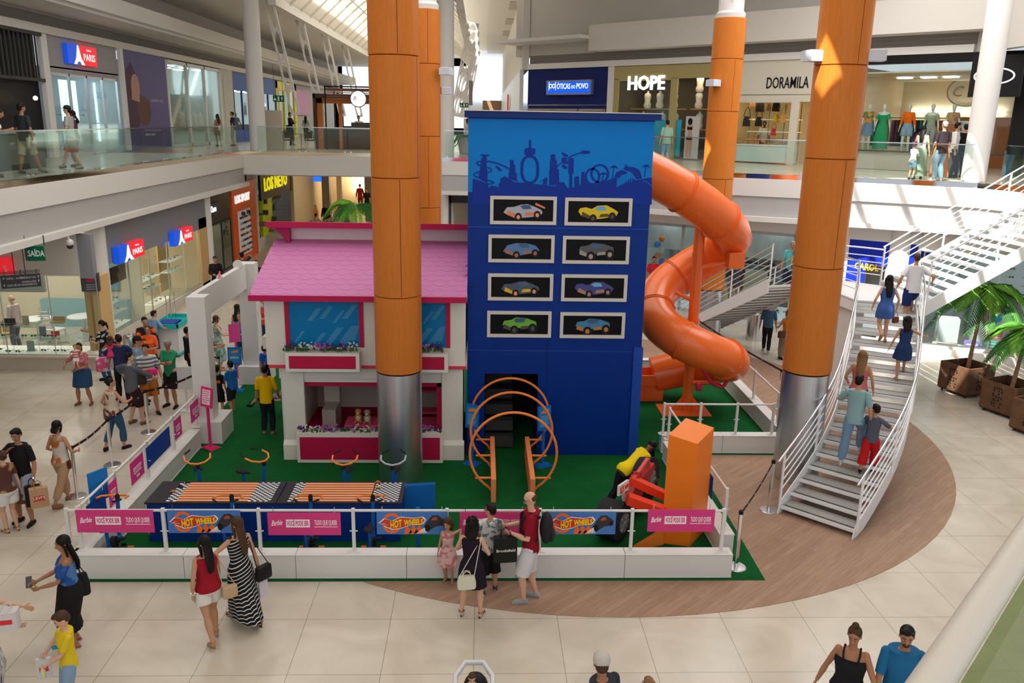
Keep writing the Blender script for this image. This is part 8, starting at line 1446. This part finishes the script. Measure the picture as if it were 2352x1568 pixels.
phone(a['rh']+V((-.02, 0, .02)), .2, 'phone held by the ponytailed woman in black'); bag(a['rs']+V((.12, -.10, -.58)), (.40, .16, .30), .6, col((.015, .015, .016), r=.5), 'big black shoulder bag on the ponytailed woman', 'tote', a['rs']+V((0, 0, .02)))
a = person(hp(270, 768, 1.70), 25, 1.70, 'man in a navy polo shirt carrying a girl in pink', 'm', ('short', 'k'), top=(col((.025, .03, .09)), .42, .48, .03), bot=('pants', col(BK_), .9), lh=(-.12, .19, .70), rh=(.14, .17, .66), le=(-1, -.4, -.3), head=(.5, 0), shoe=('shoe', BK_))
person(hp(253, 778, .86, .78)+V((-.06, .10, 0)), 15, .86, 'girl in a pink dress held by the man in the navy polo', 'm', ('mid', 'b'), dress=(col((.68, .05, .14)), .2, .50, .06, .35, .05), shoe=('shoe', (.4, .1, .12)), fem=True, rh=(.22, .10, .82), lh=(-.16, .1, .7), rf=(.10, .12, .15), lf=(-.12, .10, .15))
bag(gz(240, 850, .75)+V((0, -.05, 0)), (.30, .16, .34), .3, col((.66, .10, .25), 'spots', (.65, .5, .52), r=.6), 'pink child backpack carried low in the queue', 'purse', name='backpack'); bag(gz(258, 845, .8)+V((.1, -.1, 0)), (.26, .12, .26), .3, mat((.55, .52, .55), .4), 'translucent plastic bag beside the pink backpack', 'paper')
person(hp(313, 772, 1.70), -75, 1.70, 'man in a black cap and light blue and black shirt in the queue', 't', ('crop', 'k'), top=(col((.20, .30, .42)), .42, .48), bot=('pants', col(BK_), .9), cap=((.012, .012, .013), 1.25), glasses=True, head=(-.1, .1))
a = person(hp(338, 747, 1.60), -168, 1.60, 'woman in glasses wearing an orange football shirt', 't', ('pony', 'b'), top=(col((.90, .13, .03)), .42, .48, .02), bot=('pants', col((.02, .02, .045)), .50, .02), shoe=('sandal', (.3, .15, .1)), glasses=True, fem=True, fat=1.05, **PHN)
a['part'](MB().sph(a['S'](a['tp'](.045, .075, .74)), (.022, .008, .026), 10, 7), 'badge', mat((.75, .62, .15), .5)); person(hp(331, 727, 1.72), -160, 1.72, 'man in an orange and black football shirt behind the woman in orange', 't', ('short', 'k'), top=(col((.85, .12, .03), 'voro', (.02, .02, .02), .5), .42, .48), bot=('pants', col((.02, .02, .03)), .6, .02), head=(.2, .1), **PHN)
person(hp(347, 715, 1.42), -20, 1.42, 'child in a light blue and black shirt leaning on the service cart', 't', ('short', 'k'), top=(col((.20, .32, .48)), .42, .48), bot=('pants', col(NVY), .6), rh=(.18, .2, .62), lh=(-.1, .2, .6), head=(-.4, 0), lean=.15)
person(hp(429, 750, 1.62), -70, 1.62, 'person in black half hidden behind the near gateway pillar', 'm', ('short', 'k'), top=(col(BK_), .6, .48), bot=('pants', col(BK_), 1.0), faced=False)
person(hp(476, 746, 1.60), -80, 1.60, 'person in a dark green shirt with a red bag behind the gateway pillar', 't', ('short', 'k'), top=(col((.03, .05, .03)), .5, .48), bot=('pants', col((.6, .42, .03)), 1.0), **PHN); bag(gz(478, 835, .75), (.16, .08, .26), .2, mat((.6, .05, .03), .5), 'red bag hanging beside the near gateway pillar', 'paper')
a = person(gz(505, 850), -60, 1.56, 'woman with dark hair in a pale teal patterned dress under the gateway', 'l', ('bob', 'b'), dress=(col((.36, .48, .42), 'spots', (.14, .30, .26), 1.3), 'strap', .55, .02, .70, .02), fem=True, glasses=True, rh=(.12, .2, .66), lh=(-.1, .16, .62), shoe=('sandal', (.3, .15, .1)))
person(hp(545, 698, 1.62), -10, 1.62, 'woman with long black hair behind the far gateway pillar', 't', ('long', 'k'), top=(col(BK_), 'tank', .5), bot=('pants', col(BK_), 1.0), fem=True, head=(-.6, 0)); person(hp(549, 718, 1.58), 175, 1.58, 'woman in glasses and a blue top holding a child behind the far pillar', 't', ('bun', 'b'), top=(col((.06, .17, .34)), .3, .5), bot=('pants', col(DEN), 1.0), fem=True, glasses=True, **PHN)
person(hp(497, 842, 1.14), 5, 1.14, 'child in a black shirt lettered TIGRES under the gateway', 't', ('short', 'k'), top=(col(BK_), .5, .40, .05), bot=('pants', col(BK_), .6, .03), shoe=('shoe', BK_)); pt = hp(497, 842, 1.14); R_ = None
frT = Fr(pt+V((-.17, -.135, .78)), (1, .08, 0)); a = root('shirt_back_print', pt+V((0, -.13, .78)), 'orange TIGRES lettering on the back of the black shirt', 'lettering'); text('TIGRES', frT, .03, 0, .085, mat((.8, .12, .02), .6), a, .001, .0, .0, .004, sx=.9)
person(hp(528, 831, 1.24), 55, 1.24, 'boy in a blue T-shirt and dark shorts inside the gateway', 't', ('short', 'k'), top=(col((.015, .13, .42)), .45, .46), bot=('pants', col((.02, .02, .03)), .55, .02), shoe=('sandal', BK_), rf=(.06, .06, .045), lf=(-.06, -.04, .045), rh=(.1, .16, .55), lh=(-.06, .17, .58))
a = person(gz(617, 997), -3, 1.60, 'attendant in a yellow T-shirt and black trousers beside the playhouse, seen from behind', 'm', ('short', 'k'), top=(col((.80, .45, .0)), .45, .47, .03), bot=('pants', col((.012, .015, .022)), .97, .012), shoe=('shoe', (.28, .18, .12)), faced=False, rh=(.13, .12, .52), lh=(-.15, .02, .46))
person(hp(607, 795, 1.18), -28, 1.18, 'child in a blue shirt with hands behind the back near the playhouse', 'm', ('crop', 'k'), top=(col((.01, .10, .48)), .42, .42), bot=('pants', col((.02, .02, .04)), .9), rh=(.03, -.13, .5), lh=(-.03, -.13, .5), re=(1, -1, 0), le=(-1, -1, 0), faced=False)
person(hp(607, 683, 1.62), 150, 1.62, 'woman in a coral sleeveless top between pillar and playhouse', 't', ('bun', 'k'), top=(col((.62, .07, .05)), 'tank', .5), bot=('pants', col(DEN), 1.0), fem=True, rh=(.12, .12, .84), lh=(-.05, .2, .62))
person((-4.95, 18.75, .25), 80, 1.1, 'child lying low on the turf behind the yellow attendant', 'l', ('crop', 'k'), top=(col((.25, .25, .28)), .4, .48), bot=('pants', col(BK_), .5), lean=-1.0, dz=-.42, rf=(.10, .40, .02), lf=(-.06, .38, .02), rh=(.2, -.2, .2), lh=(-.2, -.2, .2))
# attendant bending over the toy car
person((2.60, 13.72, .016), -62, 1.62, 'attendant in a yellow T-shirt bending over the toy race car', 'd', ('long', 'k'), top=(col((.85, .62, .01)), .42, .46, .03), bot=('pants', col((.012, .012, .015)), 1.0, .012), shoe=('shoe', BK_), fem=True, fat=1.05, lean=1.0, dz=-.02, rf=(.08, .06, .045), lf=(-.09, -.18, .06), rh=(.10, .36, .36), lh=(-.02, .36, .40), head=(.1, .7), faced=False)
# ---- on the stairs (each stands on a tread)
def st(x, y, k): return G(x, y, RZ*k)
a = person(st(1950, 1060, 5), -38, 1.70, 'man in a pale blue T-shirt and jeans climbing the curved stairs', 't', ('short', 'k'), top=(col((.23, .38, .40)), .42, .46, .03), bot=('pants', col((.14, .24, .36)), .98, .018), shoe=('shoe', (.5, .5, .48), (.7, .7, .7)), rf=(.05, .18, .045+RZ*1/1.70), lf=(-.06, -.12, .045), rh=(.16, .04, .50), lh=(-.16, .20, .66), head=(-.1, .1))
a = person(st(1992, 1082, 4), -42, 1.30, 'boy in a grey T-shirt and red trousers holding the stair rail', 't', ('short', 'k'), top=(col((.09, .10, .14)), .45, .46, .05), bot=('pants', col((.50, .012, .015)), .85, .03), shoe=('shoe', BK_), rf=(.06, .05, .045), lf=(-.06, -.15, .06), rh=(.24, .18, .68), lh=(-.22, .10, .50), head=(.9, .1), glasses=True)
a = person(st(1960, 985, 7), -32, 1.62, 'woman with long brown hair in a pink camisole on the stairs', 't', ('long', 'o'), top=(col((.55, .14, .14)), 'strap', .53, .03), bot=('pants', col(DEN), .95), fem=True, fat=1.08, shoe=('shoe', BK_), rf=(.05, .16, .045+RZ/1.62), lf=(-.06, -.08, .045), rh=(.16, .05, .50), lh=(-.15, .12, .56), faced=False)
a = person(st(2066, 872, 11), -22, 1.38, 'girl in a navy sleeveless dress holding the right stair rail', 't', ('mid', 'k'), dress=(col((.02, .045, .13)), 'tank', .52, .10, .50, .05), fem=True, shoe=('sandal', (.35, .2, .12)), rf=(.05, .14, .045+RZ/1.38), lf=(-.05, -.05, .045), rh=(.30, .08, .70), lh=(-.20, .0, .50), faced=False)
a = person(st(2024, 785, 14), -10, 1.56, 'woman with long black hair in a short blue dress near the landing', 'l', ('long', 'k'), dress=(col((.05, .12, .36)), 'tank', .55, .02, .30, .02), fem=True, fat=1.12, shoe=('shoe', (.42, .20, .09)), rf=(.05, .0, .045), lf=(-.05, -.14, .14), rh=(.17, .05, .52), lh=(-.17, .04, .52), faced=False)
bag(a['rh']+V((0, -.02, -.30)), (.15, .07, .14), .2, col((.15, .05, .02), r=.4), 'small brown bag of the woman in the short blue dress', 'purse', a['rh'])
person(st(2085, 745, 15), -12, 1.74, 'man in a white T-shirt and navy shorts at the top of the curved stairs', 't', ('crop', 'b'), top=(col((.74, .74, .76)), .42, .46, .03), bot=('pants', col((.015, .035, .13)), .50, .025), shoe=('shoe', BK_), fat=1.1, rf=(.05, .14, .045+RZ/1.74), lf=(-.06, -.04, .045), rh=(.26, .06, .62), lh=(-.20, .02, .52), faced=False)
# left flight and hall behind
def fl(x, y, h, Y): q_ = PY(x, y, Y); return V((q_.x, Y, q_.z-h))
a = person(fl(1692, 598, 1.68, 26.6), -5, 1.68, 'man in a dark shirt carrying a baby up the left flight', 'm', ('short', 'k'), top=(col((.05, .05, .06)), .42, .47), bot=('pants', col((.30, .24, .18)), .55, .03), rh=(.1, .18, .68), lh=(-.1, .18, .68), **WALK); person(a['M'] @ V((.02, .20, .95)), 180, .62, 'baby in white held by the man on the left flight', 'l', ('crop', 'b'), top=(col(WH_), .4, .46), bot=('pants', col(WH_), .6))
person(fl(1822, 553, 1.70, 24.3), 150, 1.70, 'man with glasses in a teal shirt descending the left flight', 't', ('short', 'g'), top=(col((.10, .40, .38)), .42, .47), bot=('pants', col((.02, .03, .06)), .5, .03), glasses=True); person(fl(1842, 549, 1.6, 24.0), 160, 1.60, 'woman in a blue denim dress descending beside the column', 't', ('mid', 'k'), dress=(col((.04, .12, .26)), .3, .55, .03, .4, .02), fem=True)
person((9.15, 23.9, 0), 5, 1.56, 'woman in an orange tank top and wide brown trousers behind the column', 't', ('mid', 'o'), top=(col((.80, .22, .02)), 'tank', .52), bot=('pants', col((.22, .17, .12)), .97, .035), fem=True, fat=1.05, shoe=('shoe', BK_), rh=(.15, .05, .5), lh=(-.12, .16, .6)); bag((8.95, 23.75, .72), (.26, .09, .2), .3, col((.10, .045, .03), r=.4), 'dark brown bag of the woman in orange', 'purse', (9.1, 23.85, 1.2))
person((8.85, 24.7, 0), -20, 1.62, 'person in a blue shirt and black trousers before the steel bin', 't', ('short', 'k'), top=(col((.06, .13, .25)), .5, .5), bot=('pants', col(BK_), 1.0), shoe=('shoe', (.5, .5, .52)), **WALK2)
person(fl(1503, 588, 1.62, 28.6)*1, 175, 1.62, 'young man in a red T-shirt between tower and slide', 'm', ('crop', 'k'), top=(col((.50, .02, .03)), .42, .47), bot=('pants', col(DEN), 1.0)); person(F4(-.4, 0, -3.0), 90, 1.6, 'saleswoman in black inside the right shoe shop', 't', ('pony', 'k'), top=(col(BK_), .5, .5), bot=('pants', col(BK_), 1.0), fem=True)
# inside the lower left shop and the hall behind the queue
person((-13.55, 24.1, 0), 80, 1.70, 'bald elderly man in a pale pink shirt inside the eyewear shop', 'l', ('bald', 'g'), top=(col((.55, .42, .42)), .9, .47, .03), bot=('pants', col((.10, .11, .14)), 1.0)); person((-14.6, 23.6, 0), 60, 1.6, 'person in a dark grey top at the left edge inside the shop', 'm', ('bun', 'b'), top=(col((.10, .11, .12)), .9, .48), bot=('pants', col(BK_), 1.0), faced=False); person((-12.2, 26.3, 0), 20, 1.66, 'shop assistant in dark clothes behind the white tables', 'm', ('short', 'k'), top=(col((.06, .07, .08)), .9, .48), bot=('pants', col(BK_), 1.0), faced=False)
person(hp(493, 588, 1.72), -160, 1.72, 'security guard in a black suit before the dark phone shop', 'm', ('crop', 'k'), top=(col(BK_), .95, .46, .03), bot=('pants', col(BK_), 1.0), rh=(.06, .15, .62), lh=(-.06, .15, .62)); person(hp(555, 580, 1.70), 20, 1.70, 'man in a black cap holding his head near the orange shop', 't', ('crop', 'k'), top=(col((.03, .03, .06)), .42, .47), bot=('pants', col(DEN), 1.0), cap=((.012, .012, .013),), rh=(.1, .1, .9), faced=False)
person(hp(588, 597, 1.60), 0, 1.60, 'girl in a black T-shirt with print behind the gateway top', 't', ('pony', 'k'), top=(col(BK_), .42, .47), bot=('pants', col(DEN), 1.0), fem=True, faced=False)
person((-9.65, 52.3, 0), 170, 1.72, 'security guard in a black suit in the lower back hall', 'm', ('short', 'k'), top=(col(BK_), .95, .46, .03), bot=('pants', col(BK_), 1.0), far=True); person((-8.1, 56.5, .9), 0, 1.70, 'person in dark red going up in the lower back hall', 'm', ('short', 'k'), top=(col((.25, .01, .02)), .9, .46), bot=('pants', col((.1, .02, .02)), 1.0), far=True, faced=False); person((-7.6, 56.0, .7), 180, 1.65, 'person in a black top beside the one in dark red', 't', ('crop', 'k'), top=(col(BK_), .5, .46), bot=('pants', col(BK_), 1.0), far=True)
person((-10.3, 52.6, 0), 60, 1.58, 'blond woman in an orange dress in the lower back hall', 'l', ('long', 'y'), dress=(col((.65, .25, .08)), .4, .5, .02, .6, .02), fem=True, far=True)
for x, y, c, sk, lab in ((-9.9, 50.5, (.55, .50, .45), 't', 'person in a beige T-shirt sitting with the back to us in the lower hall'), (-9.0, 50.0, (.50, .38, .36), 'l', 'person in pale pink sitting in the lower back hall'), (-8.2, 51.2, (.55, .45, .30), 'm', 'person in cream sitting near the dark palm'), (-7.9, 49.5, (.18, .26, .35), 't', 'person in a blue shirt sitting left of the palm'), (-5.8, 50.0, (.45, .35, .25), 't', 'person in tan sitting behind the palm leaves')):
    person((x, y, 0), 0 if c[2] > .3 else 100, 1.66, lab, sk, ('short', 'k'), top=(col(c), .42, .47), bot=('pants', col(DEN), 1.0), dz=-.23, rf=(.07, .24, .045), lf=(-.07, .24, .045), far=True, faced=False); R = root('dining_seat', (x, y, 0), 'white seat under the '+lab.split(' sitting')[0]+' in the hall', 'chair'); build(boxes(((x-.2, y-.2, .36), (x+.2, y+.2, .42)),), 'seat', WHT, R); build(boxes(((x-.2, y-.24, .42), (x+.2, y-.2, .8)),), 'backrest', WHT, R); [build(MB().cyl((x+i, y+j_, 0), (x+i, y+j_, .36), .015, 6), 'leg', CHROME, R) for i in (-.18, .18) for j_ in (-.18, .18)]
# ---- upper gallery, left
U = 5.3
person((-11.45, 21.9, U), -22, 1.72, 'man in a dark grey T-shirt and khaki shorts walking on the upper left gallery', 'm', ('short', 'k'), top=(col((.03, .035, .04)), .42, .47, .02), bot=('pants', col((.42, .38, .28)), .5, .02), shoe=('shoe', (.12, .12, .13), (.5, .5, .5)), rf=(.05, .17, .045), lf=(-.05, -.1, .045), head=(-.2, .1), beard=True)
person((-11.55, 20.6, U), -60, 1.62, 'woman in a white off-shoulder top leaning at the far left gallery edge', 'm', ('bun', 'k'), top=(col((.6, .58, .56), 'spots', (.2, .2, .2), 1.5), 'off', .5), bot=('pants', col((.20, .03, .05)), .95), fem=True, lean=.35, fat=1.1, rh=(.1, .25, .68), lh=(-.1, .25, .68)); person((-11.4, 19.6, U), 30, 1.60, 'woman with long fair hair at the left frame edge of the upper gallery', 'l', ('long', 'y'), top=(col((.25, .04, .07)), .4, .5), bot=('pants', col((.22, .04, .06)), .95), fem=True, faced=False)
a = person((-11.45, 24.3, U), 95, 1.70, 'man in a dark cap and grey T-shirt walking on the upper left gallery', 'l', ('crop', 'k'), top=(col((.36, .34, .33)), .42, .47), bot=('pants', col((.14, .11, .12)), .52, .025), shoe=('sandal', BK_), cap=((.02, .022, .03),), rf=(.05, .17, .045), lf=(-.05, -.14, .045), rh=(.08, .17, .62), lh=(-.12, .12, .60))
person((-11.75, 25.2, U), 95, 1.58, 'dark haired woman half hidden behind the man in the grey T-shirt', 't', ('mid', 'k'), top=(col((.10, .05, .05)), .4, .5), bot=('pants', col((.2, .15, .12)), .9), fem=True)
person((-13.4, 44.2, U), 40, 1.60, 'woman with long dark hair in a patterned dress outside the clothes shop', 't', ('long', 'b'), dress=(col((.22, .15, .12), 'voro', (.4, .3, .2), 2), 'strap', .55, .02, .35, .02), fem=True); person((-13.0, 45.4, U), 100, 1.72, 'man in a dark shirt behind the woman outside the clothes shop', 't', ('short', 'k'), top=(col((.03, .03, .04)), .42, .47), bot=('pants', col((.3, .28, .25)), .6))
person((-13.4, 57.0, U), 10, 1.70, 'man in a black T-shirt and shorts walking to the yellow shop', 'l', ('crop', 'k'), top=(col(BK_), .42, .47), bot=('pants', col((.05, .05, .06)), .5, .02), rh=(.22, .0, .5), lh=(-.22, .0, .5), far=True, faced=False, shoe=('shoe', BK_), **WALK); person((-10.55, 47.8, U), -100, 1.76, 'security guard in a black suit with crossed arms on the bridge', 't', ('crop', 'k'), top=(col(BK_), .9, .46, .03), bot=('pants', col(BK_), 1.0, .012), far=True, **XARM)
person((-12.3, 60.5, U), 10, 1.6, 'woman with long dark hair in a grey top near the pink poster', 't', ('long', 'k'), top=(col((.25, .26, .22)), .6, .5), bot=('pants', col(BK_), 1.0), fem=True, far=True, faced=False); person((-6.4, 44.9, U), 180, 1.64, 'barista in a white shirt behind the café counter', 't', ('short', 'k'), top=(col((.6, .6, .6)), .6, .5), bot=('pants', col(BK_), 1.0), far=True); person((-4.75, 43.1, U), 150, 1.62, 'woman with a top knot at the right of the café counter', 'd', ('bun', 'k'), top=(col((.05, .04, .04)), .4, .5), bot=('pants', col(BK_), 1.0), fem=True, bun='top', far=True)
a_, Y_ = 0, 41.5; p = PY(1074, 285, 40.5); person((p.x, 40.5, U), 60, 1.6, 'woman in a white top left of the blue tower top', 'l', ('mid', 'b'), top=(col((.6, .55, .52)), .4, .5), bot=('pants', col(DEN), 1.0), fem=True, far=True)
# ---- upper gallery, right
person((6.95, 32.2, U), 12, 1.66, 'man in a mint green T-shirt before the lingerie shop', 't', ('crop', 'k'), top=(col((.26, .42, .33)), .45, .47, .02), bot=('pants', col(DENL), 1.0), fat=1.2, faced=False); person((6.35, 32.6, U), 5, 1.45, 'dark haired child partly hidden behind the tower edge', 't', ('short', 'k'), top=(col((.03, .03, .05)), .5, .5), bot=('pants', col(DEN), 1.0), faced=False, far=True)
a, b = ra(1730, 285, -.9); person(RF(a, U, -1.9), 160, 1.7, 'shop attendant in a white uniform inside the handbag shop', 'd', ('crop', 'k'), top=(col((.60, .58, .52)), .45, .47), bot=('pants', col(BK_), 1.0), beard=True, far=True)
person((13.42, 25.75, U), -28, 1.60, 'woman with black hair in a white camisole and long sage skirt', 'l', ('long', 'k'), top=(col((.66, .64, .62)), 'strap', .58), bot=('skirt', col((.28, .33, .25), 'streak', (.2, .25, .18), 3), .96, .05), fem=True, head=(-.6, 0)); person((13.15, 25.62, U), -60, 1.08, 'small girl in a white top and denim shorts before the mannequins', 'l', ('pigs', 'b'), top=(col(WH_), .3, .46, .06), bot=('pants', col((.16, .30, .46)), .32, .03), fem=True, rh=(.05, .2, .66), lh=(-.05, .2, .66))
person((13.68, 25.05, U), 8, 1.74, 'man in a black T-shirt and light jeans, hands in pockets, on the right gallery', 't', ('short', 'g'), top=(col((.03, .022, .028)), .45, .46, .03), bot=('pants', col((.30, .42, .58)), 1.0, .015), shoe=('shoe', WH_), fat=1.05, rh=(.13, .06, .49), lh=(-.13, .06, .49), faced=False)
person((15.1, 26.9, U), -120, 1.72, 'bearded man in a white shirt and navy trousers on the right gallery', 't', ('crop', 'k'), top=(col((.70, .68, .66)), .72, .46, .02), bot=('pants', col((.02, .03, .06)), 1.0), beard=True, watch='l', head=(.5, 0)); person((15.55, 27.2, U), 5, 1.68, 'person in a black T-shirt with red print beside the white column', 't', ('short', 'k'), top=(col(BK_), .45, .47), bot=('pants', col((.03, .04, .07)), 1.0), faced=False)
person((13.95, 25.5, U), -10, 1.5, 'woman in a long rust coloured skirt behind the man in jeans', 't', ('mid', 'k'), top=(col((.35, .12, .08)), .4, .5), bot=('skirt', col((.45, .15, .07)), .95, .08), fem=True, faced=False); person(RF(18.6, U, -1.9), -100, 1.6, 'person in a purple top bending among the clothes', 't', ('short', 'k'), top=(col((.12, .03, .22)), .45, .48), bot=('pants', col(BK_), 1.0), lean=.4, rh=(.1, .3, .6), lh=(-.1, .3, .6), faced=False)
person((17.4, 25.2, U), 90, 1.6, 'person in a black jacket at the right frame edge of the gallery', 'l', ('mid', 'o'), top=(col(BK_), .9, .48), bot=('pants', col(BK_), 1.0), fem=True, faced=False, far=True)
